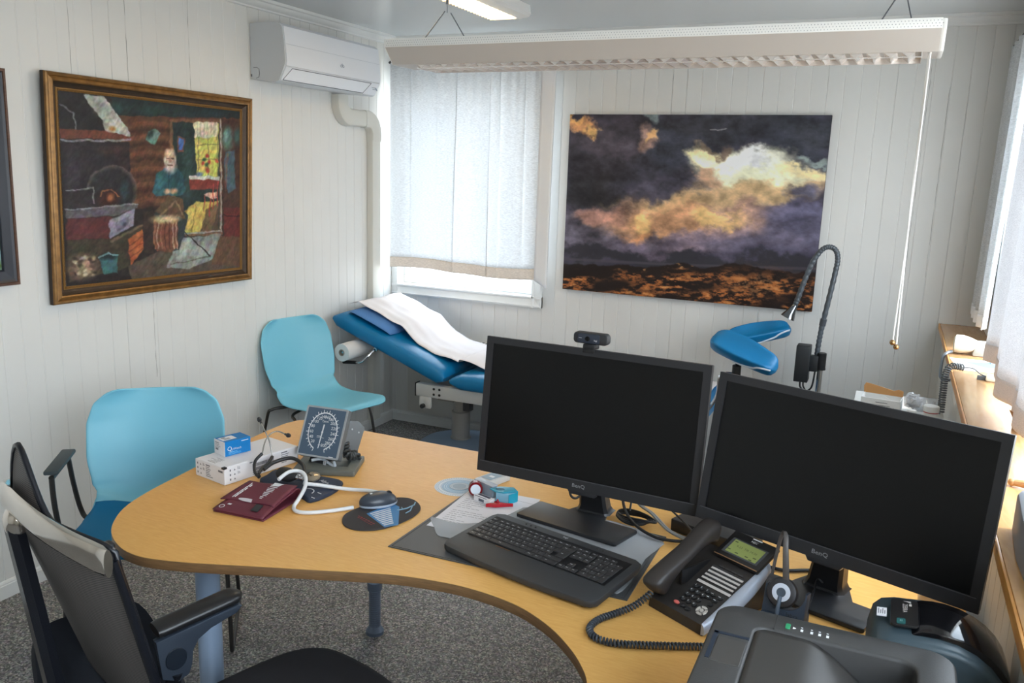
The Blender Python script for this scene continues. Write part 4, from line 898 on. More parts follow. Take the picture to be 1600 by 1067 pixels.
# ------------------------------------------------------------------ gooseneck lamp
t = thing('gooseneck_lamp', 'grey gooseneck examination lamp on chrome floor stand by back wall', 'lamp', (2.655, -0.25, 0))
yy = -0.25
mb = MB(); mb.cyl((2.662, yy, 0.07), (2.662, yy, 0.80), 0.0135, n=16); mb.build('pole', M_chrome, t)
for a in range(5):
    c, s = math.cos(a*2*PI/5 + 0.3), math.sin(a*2*PI/5 + 0.3)
    mb = MB(); mb.tube([(2.662, yy, 0.075), (2.662 + c*0.06, yy + s*0.06, 0.07), (2.662 + c*0.20, yy + s*0.20, 0.058)], 0.011, 8); b = mb.build('foot', M_chrome, t)
    mb = MB(); mb.cyl((2.662 + c*0.20 - s*0.01, yy + s*0.20 + c*0.01, 0.024), (2.662 + c*0.20 + s*0.01, yy + s*0.20 - c*0.01, 0.024), 0.0235, n=16); mb.cyl((2.662 + c*0.20, yy + s*0.20, 0.024), (2.662 + c*0.20, yy + s*0.20, 0.06), 0.006, n=8); mb.build('caster', M_black, b)
mb = MB(); mb.cyl((2.662, yy, 0.735), (2.662, yy, 0.815), 0.024, n=20, bev=0.003); mb.cyl((2.662, yy, 0.73), (2.662, yy, 0.738), 0.0255, n=20); mb.build('clamp', M_black, t)
mb = MB(); mb.box((2.545, yy - 0.055, 0.665), (2.612, yy + 0.03, 0.848), 0.004); mb.box((2.608, yy - 0.03, 0.72), (2.650, yy + 0.01, 0.80), 0.004); mb.build('transformer_box', mat('lamp box black', (40, 42, 44), 0.5), t)
mb = MB(); mb.tube(spline([(2.575, yy - 0.02, 0.660), (2.580, yy - 0.03, 0.635), (2.605, yy - 0.03, 0.618), (2.632, yy - 0.02, 0.64), (2.640, yy - 0.01, 0.72)], 6), 0.0045, 8); mb.tube(spline([(2.590, yy - 0.02, 0.660), (2.592, yy - 0.02, 0.64), (2.605, yy - 0.02, 0.618)], 4), 0.004, 8); mb.build('cable', M_black, t)
gn = spline([(2.640, yy, 0.80), (2.643, yy, 0.87), (2.650, yy, 0.95), (2.668, yy, 1.09), (2.684, yy, 1.22), (2.688, yy, 1.285), (2.674, yy, 1.325), (2.645, yy, 1.338), (2.612, yy, 1.322), (2.578, yy, 1.265), (2.547, yy, 1.17), (2.522, yy, 1.07), (2.512, yy, 1.035)], 14)
mb = MB(); mb.tube(gn, [0.0125 + 0.0009*(1 if (i//2) % 2 else -1) for i in range(len(gn))], 12); nk = mb.build('gooseneck', mat('gooseneck grey', (88, 94, 100), 0.4, 0.3), t)
mb = MB(); mb.cyl((2.650, yy, 0.95), (2.655, yy, 0.985), 0.0155, n=14); mb.build('sleeve', mat('sleeve grey', (70, 74, 80), 0.4), nk)
d = Vector((-0.40, -0.10, -0.91)).normalized(); T = frame((2.513, yy, 1.040), (0, 1, 0.0), d.cross(Vector((0, 1, 0)))); T = frame((2.513, yy, 1.040), Vector((0, 1, 0)).cross(d), d.cross(Vector((0, 1, 0)).cross(d)))
mb = MB(); mb.lathe([(0, 0), (0.013, 0), (0.015, 0.012), (0.017, 0.016), (0.020, 0.030), (0.022, 0.033), (0.026, 0.046), (0.028, 0.049), (0.034, 0.066), (0.036, 0.072), (0.033, 0.072), (0.026, 0.055), (0.012, 0.040), (0, 0.038)], 28, T); mb.build('lamp_head', mat('smoked chrome', (120, 124, 128), 0.14, 0.95), t)
# ------------------------------------------------------------------ window ledge along the right wall and what lies on it
LZ = 0.980
def wood(name, c0, c1, scale, stretch, rough=0.4, rotz=0.0, coat=0.0):
    m = bpy.data.materials.new(name); m.use_nodes = True; nt = m.node_tree; b = nt.nodes['Principled BSDF']
    tc = nt.nodes.new('ShaderNodeTexCoord'); mp = nt.nodes.new('ShaderNodeMapping'); mp.inputs['Scale'].default_value = stretch; mp.inputs['Rotation'].default_value = (0, 0, rotz)
    nt.links.new(tc.outputs['Object'], mp.inputs['Vector'])
    n = nt.nodes.new('ShaderNodeTexNoise'); n.inputs['Scale'].default_value = scale; n.inputs['Detail'].default_value = 8; n.inputs['Distortion'].default_value = 0.6
    nt.links.new(mp.outputs['Vector'], n.inputs['Vector'])
    n2 = nt.nodes.new('ShaderNodeTexNoise'); n2.inputs['Scale'].default_value = 2.2; nt.links.new(tc.outputs['Object'], n2.inputs['Vector'])
    r = nt.nodes.new('ShaderNodeValToRGB'); r.color_ramp.elements[0].position = 0.30; r.color_ramp.elements[1].position = 0.68
    r.color_ramp.elements[0].color = rgb(*c0); r.color_ramp.elements[1].color = rgb(*c1); nt.links.new(n.outputs['Fac'], r.inputs['Fac'])
    mx = nt.nodes.new('ShaderNodeMix'); mx.data_type = 'RGBA'; mx.blend_type = 'MULTIPLY'; mx.inputs['Factor'].default_value = 0.12
    nt.links.new(r.outputs['Color'], mx.inputs['A']); nt.links.new(n2.outputs['Color'], mx.inputs['B']); nt.links.new(mx.outputs['Result'], b.inputs['Base Color'])
    b.inputs['Roughness'].default_value = rough
    if coat: b.inputs['Coat Weight'].default_value = coat; b.inputs['Coat Roughness'].default_value = 0.15
    MATS[name] = m; return m
M_birch = wood('birch veneer', (232, 172, 94), (242, 188, 110), 30, (0.9, 7.0, 1.0), 0.30, R(8))
M_ply = wood('plywood edge', (112, 84, 56), (142, 106, 70), 60, (0.4, 0.4, 9), 0.5)
M_ledge = wood('ledge birch', (206, 156, 104), (226, 178, 124), 12, (5.0, 0.7, 1.0), 0.22)
M_ledgee = wood('ledge edge', (206, 142, 70), (226, 164, 90), 30, (0.5, 0.5, 5), 0.4)
t = thing('window_ledge', 'long birch window ledge along the right wall below the curtains', 'window ledge', (3.30, -3.0, 0.952))
mb = MB(); mb.box((3.178, YF + 0.01, 0.9535), (3.438, -0.0035, LZ), 0.003); mb.build('board', M_ledge, t)
mb = MB(); mb.box((3.172, YF + 0.01, 0.9535), (3.178, -0.0035, LZ - 0.0005), 0.0015); mb.build('edge_band', M_ledgee, t)

# handset cradle with cream handle and coiled cord
M_cream = mat('cream plastic instrument', (232, 226, 206), 0.4)
t = thing('wall_handset', 'cream cone shaped handset lying at the ledge corner near the back wall', 'handset', (3.24, -0.80, LZ))
mb = MB(); T = frame((3.205, -0.800, LZ + 0.045), (0.25, 0.97, 0), (0, 0, 1)); T = frame((3.195, -0.790, LZ + 0.040), (0, 0, 1), (-0.15, -0.98, 0))
mb.lathe([(0, 0), (0.026, 0), (0.036, 0.006), (0.038, 0.03), (0.030, 0.060), (0.022, 0.080), (0.016, 0.084), (0, 0.084)], 24, T); mb.build('handset_cone', M_cream, t)
mb = MB(); mb.box((3.262, -0.83, LZ), (3.335, -0.72, LZ + 0.052), 0.008, taper=(0.8, 0.8)); mb.build('cradle', mat('grey cradle', (176, 176, 166), 0.5), t)
mb = MB(); mb.tube(spline([(3.190, -0.815, LZ + 0.010), (3.172, -0.835, LZ + 0.004), (3.160, -0.84, LZ - 0.015), (3.158, -0.845, LZ - 0.075), (3.163, -0.85, LZ - 0.098), (3.1965, -0.85, LZ - 0.104)], 6), 0.006, 8); mb.build('hook_rail', mat('steel grey rail', (140, 150, 160), 0.35, 0.6), t)
def coil(p, turns, rad, wire, seg=12):
    """coiled cord along a polyline"""
    P = [Vector(q) for q in p]; Ls = [0]
    for a, b in zip(P, P[1:]): Ls.append(Ls[-1] + (b - a).length)
    out = []; N = turns*seg
    for i in range(N+1):
        s = Ls[-1]*i/N; k = max(j for j in range(len(P)-1) if Ls[j] <= s + 1e-9); k = min(k, len(P)-2); d = (P[k+1]-P[k]); q = P[k] + d*((s - Ls[k])/max(d.length, 1e-9)); d.normalize()
        a = Vector((0, 0, 1)).cross(d); a = a.normalized() if a.length > 0.1 else Vector((1, 0, 0)); b = d.cross(a); ph = 2*PI*i/seg
        out.append(q + a*math.cos(ph)*rad + b*math.sin(ph)*rad)
    return out
t = thing('coiled_cord', 'grey coiled cord hanging over the ledge edge beside the papers', 'cord', (3.17, -1.2, LZ - 0.12))
mb = MB(); mb.tube(coil(spline([(3.149, -1.290, LZ - 0.135), (3.150, -1.255, LZ - 0.07), (3.152, -1.225, LZ - 0.012), (3.166, -1.205, LZ + 0.022), (3.21, -1.185, LZ + 0.019)], 8), 26, 0.0105, 0.003, 10), 0.0030, 5); mb.tube(spline([(3.21, -1.185, LZ + 0.019), (3.24, -1.20, LZ + 0.022), (3.262, -1.235, LZ + 0.012), (3.278, -1.255, LZ + 0.010)], 6), 0.0022, 6); mb.build('cord', mat('grey cord', (96, 102, 106), 0.5), t)
t = thing('thermometer_unit', 'white instrument unit lying on the sunlit ledge at the end of the coiled cord', 'instrument', (3.33, -1.29, LZ))
mb = MB(); T = Matrix.Translation((3.335, -1.285, LZ)) @ Matrix.Rotation(R(-8), 4, 'Z'); mb.box((-0.06, -0.022, 0.0005), (0.075, 0.022, 0.022), 0.006, M=T); mb.build('body', M_cream, t)
mb = MB(); mb.box((-0.058, -0.006, 0.0), (-0.085, 0.006, 0.012), 0.002, M=T); mb.build('cord_plug', MATS['grey cord'], t)
M_paper = mat('white paper', (238, 238, 236), 0.75); M_blu = mat('pale blue print', (120, 172, 222), 0.7); M_ink = mat('black ink', (40, 42, 46), 0.7); M_inkg = mat('grey ink', (120, 122, 126), 0.7)
def sheet_of(name, label, cat, c, rz, wd, ht, th=0.0006, group=None, m=None):
    t = thing(name, label, cat, c, rz, group); mb = MB(); mb.box((-wd/2, -ht/2, 0), (wd/2, ht/2, th)); mb.build('sheet', m or M_paper, t, False); return t
t = sheet_of('leaflet', 'leaflet with a pale blue picture spread on the ledge in front of the handset', 'paper', (3.27, -1.02, LZ + 0.0004), R(6), 0.16, 0.23)
mb = MB(); mb.prism([(-0.045, 0.05), (0.07, 0.085), (0.075, 0.0), (0.03, -0.045), (-0.01, 0.01)], 0.0006, 0.0009); mb.prism([(-0.07, 0.095), (-0.02, 0.09), (-0.035, 0.06)], 0.0006, 0.0009); mb.build('blue_picture', M_blu, t, False)
t = sheet_of('paper_pad', 'stack of white papers on the ledge next to the grey handset cradle', 'paper', (3.375, -0.86, LZ + 0.0004), R(-3), 0.10, 0.20, 0.010)
mb = MB()
for i in range(5): mb.box((-0.04, -0.08 + i*0.03, 0.010), (0.03 - (i % 2)*0.02, -0.076 + i*0.03, 0.0104))
mb.build('printed_lines', M_inkg, t, False)
# wooden toys and cardboard close to the right border
t = thing('cardboard_piece', 'small brown cardboard box standing on the ledge at the right border', 'box', (3.30, -2.0, LZ))
mb = MB(); T = Matrix.Translation((3.345, -1.93, LZ)) @ Matrix.Rotation(R(20), 4, 'Z'); mb.box((-0.045, -0.035, 0.0), (0.045, 0.035, 0.05), 0.001, M=T); mb.build('box_body', mat('brown card', (164, 128, 96), 0.8), t)
mb = MB(); mb.box((-0.047, -0.037, 0.0), (-0.0455, 0.037, 0.034), M=T @ Matrix.Translation((0, 0, 0.045)) @ Matrix.Rotation(R(-28), 4, 'Y') @ Matrix.Translation((0.0, 0, 0))); mb.build('flap', MATS['brown card'], t)
t = thing('wooden_figure', 'little jointed wooden figure lying on the ledge behind the grey box', 'figure', (3.28, -2.45, LZ))
M_toy = mat('toy wood', (206, 156, 104), 0.5)
mb = MB(); mb.tube([(3.238, -2.455, LZ + 0.010), (3.262, -2.462, LZ + 0.012), (3.30, -2.47, LZ + 0.012)], [0.007, 0.0095, 0.011], 10); mb.sphere((3.236, -2.454, LZ + 0.0095), 0.009, 12); mb.build('arm', M_toy, t)
mb = MB(); mb.sphere((3.318, -2.475, LZ + 0.018), 0.018, 14, (1.2, 1, 1)); mb.build('torso', M_toy, t)
mb = MB(); mb.sphere((3.268, -2.545, LZ + 0.013), 0.013, 12, (1.3, 1, 1)); mb.build('foot', M_toy, t)
mb = MB(); mb.cyl((3.300, -2.425, LZ + 0.010), (3.345, -2.43, LZ + 0.010), 0.010, n=12); mb.build('blue_sleeve', mat('sleeve blue', (58, 96, 140), 0.5), t)
t = thing('grey_box', 'smooth grey plastic box on ledge edge at the right border beside the monitor', 'box', (3.27, -2.95, LZ))
mb = MB(); mb.prism([(3.196, -2.905), (3.205, -2.76), (3.214, -2.735), (3.25, -2.725), (3.36, -2.74), (3.36, -3.12), (3.215, -3.12), (3.200, -3.06)], LZ + 0.0005, LZ + 0.085, 0.006); mb.build('body', mat('mid grey plastic', (142, 144, 150), 0.5), t)
mb = MB(); mb.box((3.22, -3.10, LZ + 0.0848), (3.35, -2.76, LZ + 0.0865), 0.0008); mb.build('lid_panel', mat('mid grey lid', (152, 154, 158), 0.5), t)

# ------------------------------------------------------------------ instrument trolley behind the monitors
t = thing('instrument_trolley', 'white instrument trolley behind the right monitor carrying medical supplies', 'trolley', (3.0, -1.28, 0))
TZ = 0.835
M_trol = mat('trolley white', (222, 222, 218), 0.35)
MB().box((2.855, -1.46, TZ - 0.02), (3.160, -1.06, TZ), 0.004).build('shelf', M_trol, t); MB().box((2.86, -1.455, 0.30), (3.155, -1.065, 0.318), 0.004).build('shelf', M_trol, t)
for x in (2.868, 3.147):
    for y in (-1.447, -1.073):
        mb = MB(); mb.cyl((x, y, 0.05), (x, y, TZ - 0.002), 0.010, n=12); lg = mb.build('leg', M_chrome, t)
        mb = MB(); mb.cyl((x - 0.010, y, 0.0255), (x + 0.010, y, 0.0255), 0.025, n=16); mb.box((x - 0.012, y - 0.008, 0.03), (x + 0.012, y + 0.008, 0.055)); mb.build('caster', M_black, lg)
M_card = mat('kraft card', (206, 152, 96), 0.8); M_bag = film_mat('clear plastic bag', (236, 240, 244), 0.42, 0.2)
t = thing('supply_box', 'opened white and kraft cardboard box on the trolley behind right monitor', 'box', (2.95, -1.30, TZ))
T = Matrix.Translation((2.955, -1.315, TZ)) @ Matrix.Rotation(R(-6), 4, 'Z')
mb = MB(); mb.box((-0.068, -0.045, 0.0), (0.062, -0.042, 0.048), M=T); mb.box((-0.068, 0.042, 0), (0.062, 0.045, 0.048), M=T); mb.box((-0.070, -0.045, 0), (-0.067, 0.045, 0.048), M=T); mb.box((0.060, -0.045, 0), (0.063, 0.045, 0.048), M=T); mb.box((-0.068, -0.045, 0), (0.062, 0.045, 0.003), M=T); mb.build('box_walls', M_paper, t)
mb = MB(); pts = [(-0.072, 0.047), (0.062, 0.047), (0.062, 0.068), (0.045, 0.073), (0.03, 0.066), (0.0, 0.072), (-0.04, 0.080), (-0.068, 0.084), (-0.074, 0.072)]
mb.prism(pts, -0.0015, 0.0015, M=T @ frame((0, 0.044, 0), (1, 0, 0), (0, -0.05, 1))); mb.build('torn_flap', M_card, t)
mb = MB(); mb.prism([(0.0, 0.046), (0.04, 0.046), (0.014, 0.060)], -0.0008, 0.0008, M=T @ frame((-0.01, -0.035, 0.0), (1, 0, 0), (0, 0.1, 1))); mb.build('paper_tip', M_paper, t)
mb = MB()
for i, (a, b) in enumerate(((-0.02, 0.02), (-0.05, 0.03))): mb.box((a, -0.0458, 0.034 - i*0.010), (b, -0.0448, 0.036 - i*0.010), M=T)
mb.build('box_print', M_inkg, t)
t = thing('plastic_bag', 'crumpled clear plastic bag of supplies between the cardboard box and white jar', 'bag', (3.045, -1.32, TZ))
rr = random.Random(12)
mb = MB()
for k in range(7):
    c = Vector((3.060 + rr.uniform(-0.014, 0.014), -1.32 + rr.uniform(-0.02, 0.02), TZ + 0.030 + rr.uniform(-0.004, 0.022))); tb = bmesh.new(); bmesh.ops.create_icosphere(tb, subdivisions=2, radius=0.024)
    for v in tb.verts: v.co = Vector((v.co.x, v.co.y, v.co.z))*rr.uniform(0.55, 1.25)
    for v in tb.verts: v.co = v.co + c; v.co.z = max(v.co.z, TZ + 0.001)
    mb._take(tb)
mb.build('bag_film', M_bag, t, smooth=0)
t = thing('small_pot', 'small white capped pot in front of the crumpled plastic bag', 'pot', (3.052, -1.40, TZ))
mb = MB(); mb.lathe([(0, 0), (0.014, 0), (0.014, 0.022), (0, 0.022)], 20, Matrix.Translation((3.052, -1.40, TZ))); mb.build('pot_body', M_bag, t)
mb = MB(); mb.lathe([(0, 0.0222), (0.0155, 0.0222), (0.0155, 0.031), (0.0145, 0.033), (0, 0.033)], 22, Matrix.Translation((3.052, -1.40, TZ))); mb.build('lid', M_paper, t)
t = thing('pill_jar', 'white capped jar with red ring at right end of the supply trolley', 'jar', (3.112, -1.36, TZ))
T = Matrix.Translation((3.114, -1.36, TZ))
mb = MB(); mb.lathe([(0, 0), (0.024, 0), (0.025, 0.002), (0.025, 0.024), (0, 0.024)], 26, T); mb.build('jar_body', M_trol, t)
mb = MB(); mb.lathe([(0, 0.0242), (0.0255, 0.0242), (0.0255, 0.0275), (0, 0.0275)], 26, T); mb.build('red_ring', mat('red ring', (170, 26, 46), 0.4), t)
mb = MB(); mb.lathe([(0, 0.0277), (0.026, 0.0277), (0.026, 0.046), (0.0245, 0.048), (0, 0.048)], 30, T); mb.build('cap', M_paper, t)
t = thing('specimen_tray', 'clear plastic specimen tray with small vials beside the white jar', 'tray', (3.13, -1.25, TZ))
T = Matrix.Translation((3.105, -1.245, TZ))
mb = MB(); mb.box((-0.045, -0.03, 0), (0.045, 0.03, 0.002), M=T); mb.box((-0.045, -0.03, 0), (-0.043, 0.03, 0.03), M=T); mb.box((0.043, -0.03, 0), (0.045, 0.03, 0.03), M=T); mb.box((-0.045, 0.028, 0), (0.045, 0.03, 0.042), M=T); mb.build('tray_body', M_bag, t)
for x, y, h in ((-0.032, -0.01, 0.058), (-0.012, 0.012, 0.040), (0.022, 0.0, 0.036)): mb = MB(); mb.cyl((x, y, 0.002), (x, y, h), 0.0045, n=10, M=T); mb.build('vial', M_bag if h < 0.05 else M_paper, t)
# ------------------------------------------------------------------ desk
DZ = 0.730
t = thing('desk', 'curved birch desk with rounded end and concave user side', 'desk', (1.9, -2.8, 0))
front = [(1.002, -2.250), (0.995, -2.300), (1.003, -2.445), (1.030, -2.640), (1.058, -2.800), (1.080, -2.951), (1.111, -3.068), (1.158, -3.149), (1.220, -3.214), (1.303, -3.260), (1.370, -3.274), (1.430, -3.267), (1.516, -3.241), (1.657, -3.186), (1.799, -3.132), (1.883, -3.099), (1.969, -3.068), (2.061, -3.050), (2.141, -3.044), (2.224, -3.052), (2.294, -3.071), (2.371, -3.113), (2.433, -3.165), (2.475, -3.213), (2.504, -3.262), (2.535, -3.36), (2.55, -3.50), (2.555, -3.75)]
out = [(p.x, p.y) for p in spline([(x, y, 0) for x, y in front], 4)] + [(2.555, -4.15), (2.60, -4.2), (3.165, -4.2), (3.165, -2.205)] + [(1.05, -2.2035), (1.025, -2.208), (1.01, -2.222)]
mb = MB(); mb.prism(out, DZ - 0.0012, DZ, 0.0008, 1); mb.build('desk_top', M_birch, t)
mb = MB(); mb.prism(out, DZ - 0.026, DZ - 0.0013, 0.002, 2); mb.build('edge_band', M_ply, t)
M_leg = mat('silver blue tube', (158, 178, 204), 0.3, 0.25); M_legd = mat('leg sleeve grey', (98, 110, 128), 0.4, 0.1)
def desk_leg(x, y, r, simple=False):
    T = Matrix.Translation((x, y, 0)); mb = MB()
    if simple: mb.lathe([(0, 0.012), (r, 0.012), (r, DZ - 0.027), (0, DZ - 0.027)], 32, T)
    else: mb.lathe([(0, 0.17), (r, 0.17), (r, DZ - 0.027), (0, DZ - 0.027)], 32, T)
    l = mb.build('leg', M_leg, t)
    mb = MB(); pr = [(0, 0.0), (r*1.35, 0.0), (r*1.35, 0.012), (r*1.05, 0.022)]
    if not simple:
        z = 0.03
        while z < 0.165: pr += [(r*0.84, z), (r*0.90, z + 0.003), (r*0.84, z + 0.006)]; z += 0.0085
        pr += [(r*0.84, 0.168), (r*1.10, 0.172), (r*1.10, 0.20), (0, 0.20)]
    else: pr += [(0, 0.022)]
    mb.lathe(pr, 28, T); mb.build('leg_foot', M_legd, l)
desk_leg(1.395, -3.075, 0.031, True); desk_leg(1.377, -2.272, 0.024)
desk_leg(2.95, -2.33, 0.024); desk_leg(2.70, -4.05, 0.031, True); desk_leg(3.05, -4.05, 0.031, True)

# ------------------------------------------------------------------ desk pad, clear sheet and paper
t = thing('desk_pad', 'dark grey rectangular desk pad under the keyboard', 'desk pad', (2.165, -2.74, DZ))
Q = [Vector((1.872, -2.955, 0)), Vector((2.481, -2.934, 0)), Vector((2.475, -2.566, 0)), Vector((1.879, -2.516, 0))]
mb = MB(); mb.prism([(p.x, p.y) for p in Q], DZ + 0.0003, DZ + 0.003, 0.0006, 1); mb.build('mat', mat('pad charcoal', (70, 72, 74), 0.42, bump=(400, 0.2)), t)
mb = MB(); mb.tube([p + Vector((0, 0, DZ + 0.003)) + (Vector((2.165, -2.74, 0)) - p).normalized()*0.010 for p in Q], 0.0009, 6, closed=True); mb.build('raised_rim', mat('pad rim', (52, 54, 56), 0.4), t)
t = thing('paper_page', 'white printed page tucked on the desk pad beside the keyboard', 'paper', (2.0, -2.64, DZ + 0.003))
T = Matrix.Translation((1.998, -2.650, DZ + 0.0032)) @ Matrix.Rotation(R(3), 4, 'Z')
mb = MB(); mb.box((-0.112, -0.148, 0), (0.100, 0.150, 0.0005), M=T); mb.build('page', mat('page white', (224, 222, 226), 0.7), t)
mb = MB(); rr = random.Random(3)
for i in range(20):
    y = 0.125 - i*0.0125
    if i in (3, 4, 11):
        if i != 4: mb.build('printed_text', mat('faded print', (150, 146, 152), 0.7), t); mb = MB()
        continue
    x = -0.095; wd = rr.uniform(0.03, 0.13)
    while wd > 0.004:
        s = min(wd, rr.uniform(0.006, 0.018)); mb.box((x, y, 0.0005), (x + s, y + 0.0022, 0.0007), M=T); x += s + 0.003; wd -= s + 0.003
po = mb.build('printed_text', mat('faded print', (150, 146, 152), 0.7), t)
t = thing('clear_sheet', 'translucent grey plastic cover sheet lying over the desk pad under keyboard', 'plastic sheet', (2.2, -2.72, DZ + 0.005))
mb = MB()
pts = [(1.880, -2.752), (1.918, -2.805), (1.952, -2.845), (1.985, -2.845), (2.10, -2.86), (2.40, -2.908), (2.460, -2.905), (2.462, -2.72), (2.455, -2.575), (2.115, -2.535), (2.04, -2.69), (1.96, -2.755)]
mb.prism([(p.x, p.y) for p in spline([(x, y, 0) for x, y in pts], 3, True)], DZ + 0.0041, DZ + 0.0045)
mb.build('sheet', film_mat('grey film', (192, 194, 198), 0.50, 0.22), t)

# ------------------------------------------------------------------ monitors
M_bez = mat('monitor bezel', (38, 38, 41), 0.42); M_scr = mat('screen off', (10, 10, 11), 0.30, 0, 0.35); M_logo = mat('logo silver grey', (150, 150, 152), 0.4); M_stand = mat('stand black', (36, 36, 38), 0.38)
def monitor(label, c, yaw, tilt, roll, Wd, Hh, neck, base_poly, base_c):
    t = thing('monitor', label, 'monitor', (base_c[0], base_c[1], DZ + 0.001), 0)
    u = Vector((math.cos(yaw), math.sin(yaw), 0)); n = Vector((math.sin(yaw), -math.cos(yaw), 0)); up = Vector((0, 0, 1))*math.cos(tilt) - n*math.sin(tilt)
    M0 = frame(c, u, up) @ Matrix.Rotation(roll, 4, 'Z')          # x right, y up, z to the viewer
    w, h = Wd/2, Hh/2; bz, bb = 0.020, 0.030
    mb = MB()
    fr = [(-w, -h), (w, -h), (w, h), (-w, h)]; inn = [(-w + bz, -h + bb), (w - bz, -h + bb), (w - bz, h - bz*0.9), (-w + bz, h - bz*0.9)]
    for z0, z1, A, Bq in ((0, 0, fr, inn),):
        for i in range(4):
            j = (i+1) % 4; mb.loft([[M0 @ Vector((A[i][0], A[i][1], z)), M0 @ Vector((A[j][0], A[j][1], z)), M0 @ Vector((Bq[j][0], Bq[j][1], z)), M0 @ Vector((Bq[i][0], Bq[i][1], z))] for z in (-0.012, 0.0)])
    mb.box((-w + 0.001, -h + 0.001, -0.026), (w - 0.001, h - 0.001, -0.0121), 0.003, M=M0); mb.build('bezel', M_bez, t, smooth=20)
    mb = MB(); mb.box((-w + 0.09, -h + 0.06, -0.052), (w - 0.09, h - 0.05, -0.0262), 0.014, M=M0); mb.build('back_shell', M_bez, t)
    mb = MB(); mb.box((-w + bz, -h + bb, -0.006), (w - bz, h - bz*0.9, -0.0035), M=M0); s = mb.build('screen', M_scr, t)
    mb = MB(); mb.box((-w + bz*0.4, -h + bb - 0.0016, -0.0005), (w - bz*0.4, -h + bb - 0.0004, 0.0008), M=M0); mb.build('bezel_seam', mat('bezel seam grey', (84, 84, 88), 0.3), t)  # seam line in a paler grey than the bezel
    mb = MB(); mb.text('BenQ', 0.0135, M0 @ Matrix.Translation((-0.005, -h + 0.0135, 0.0008)), sx=1.15); mb.build('logo', M_logo, t)
    mb = MB(); mb.prism([(-0.042, 0), (0.042, 0), (0.034, -0.011), (-0.034, -0.011)], -0.024, -0.002, 0.002, M=M0 @ Matrix.Translation((0.005, -h, 0))); mb.build('control_tab', M_bez, t)
    # stand
    mb = MB(); mb.prism(base_poly, DZ + neck[3], DZ + neck[3] + 0.011, 0.003); mb.build('base', M_stand, t)
    bx, by = neck[0], neck[1]; q = Matrix.Translation((bx, by, 0)) @ Matrix.Rotation(yaw, 4, 'Z'); top = q.inverted() @ (M0 @ Vector((0.005, -h + 0.09, -0.045)))
    z0 = DZ + neck[3] + 0.010; rings = []
    for k, (f, ww, dd) in enumerate(((0.0, 0.050, 0.030), (0.03, 0.045, 0.024), (0.10, 0.040, 0.020), (0.35, 0.036, 0.018), (1.0, 0.036, 0.014))):
        cx, cy, cz = top.x*f, top.y*f, z0 + (top.z - z0)*f
        rings.append([q @ Vector((cx + a*ww, cy + b*dd, cz)) for a, b in ((-1, -0.6), (-0.8, -1), (0.8, -1), (1, -0.6), (1, 1), (-1, 1))])
    mb = MB(); mb.loft(rings); mb.build('neck', M_stand, t)
    return t, M0
bp1 = [(2.080, -2.640), (2.083, -2.645), (2.372, -2.697), (2.378, -2.694), (2.404, -2.596), (2.401, -2.590), (2.310, -2.574), (2.302, -2.535), (2.298, -2.49), (2.224, -2.476), (2.212, -2.515), (2.196, -2.548), (2.108, -2.533), (2.103, -2.537)]
m1, M1 = monitor('left black monitor with blank screen, carrying the webcam', (2.262, -2.632, 1.030), R(-2.7), R(6.3), 0.0, 0.612, 0.371, (2.262, -2.520, 0, 0.006), bp1, (2.24, -2.58))
bp2 = [(2.700, -2.749), (2.705, -2.756), (2.955, -2.835), (2.962, -2.832), (2.99, -2.745), (2.987, -2.738), (2.935, -2.720), (2.925, -2.66), (2.83, -2.63), (2.80, -2.677), (2.722, -2.654), (2.717, -2.658)]
m2, M2 = monitor('right black monitor with blank screen, nearest to the window ledge', (2.873, -2.765, 1.029), R(-17.3), R(9.2), R(-0.9), 0.612, 0.352, (2.873, -2.668, 0, 0.001), bp2, (2.83, -2.73))
# webcam
t = thing('webcam', 'black webcam clipped on top edge of the left monitor', 'webcam', tuple(M1 @ Vector((-0.018, 0.187, -0.01))))
Tw = M1 @ Matrix.Translation((-0.010, 0.2125, -0.004)) @ Matrix.Rotation(R(5), 4, 'X')
mb = MB(); mb.prism(rrect(-0.047, -0.0145, 0.047, 0.0145, 0.010), -0.022, 0.004, 0.004, M=Tw); mb.build('housing', mat('webcam black', (40, 41, 44), 0.4), t)
mb = MB(); mb.prism(rrect(-0.034, -0.0120, 0.026, 0.0120, 0.004), 0.004, 0.0068, 0.001, M=Tw); f = mb.build('front_panel', mat('webcam face', (46, 52, 64), 0.25), t)
mb = MB(); mb.lathe([(0, 0.0068), (0.0062, 0.0068), (0.0062, 0.0082), (0.0042, 0.0082), (0.0036, 0.0074), (0, 0.0072)], 22, Tw @ Matrix.Translation((-0.006, 0, 0))); mb.build('lens', mat('lens black', (8, 9, 12), 0.1), t)
mb = MB(); mb.text('logi', 0.0065, Tw @ Matrix.Translation((0.016, -0.003, 0.0069))); mb.box((-0.030, 0.0, 0.0069), (-0.022, 0.0008, 0.0071), M=Tw); mb.build('logo', mat('white print', (226, 228, 230), 0.5), t)
mb = MB(); mb.box((-0.026, 0.1862, -0.030), (0.006, 0.1985, 0.0065), 0.002, M=M1); mb.box((-0.026, 0.176, 0.0012), (0.006, 0.190, 0.0045), 0.001, M=M1); mb.build('clip', M_black, t)

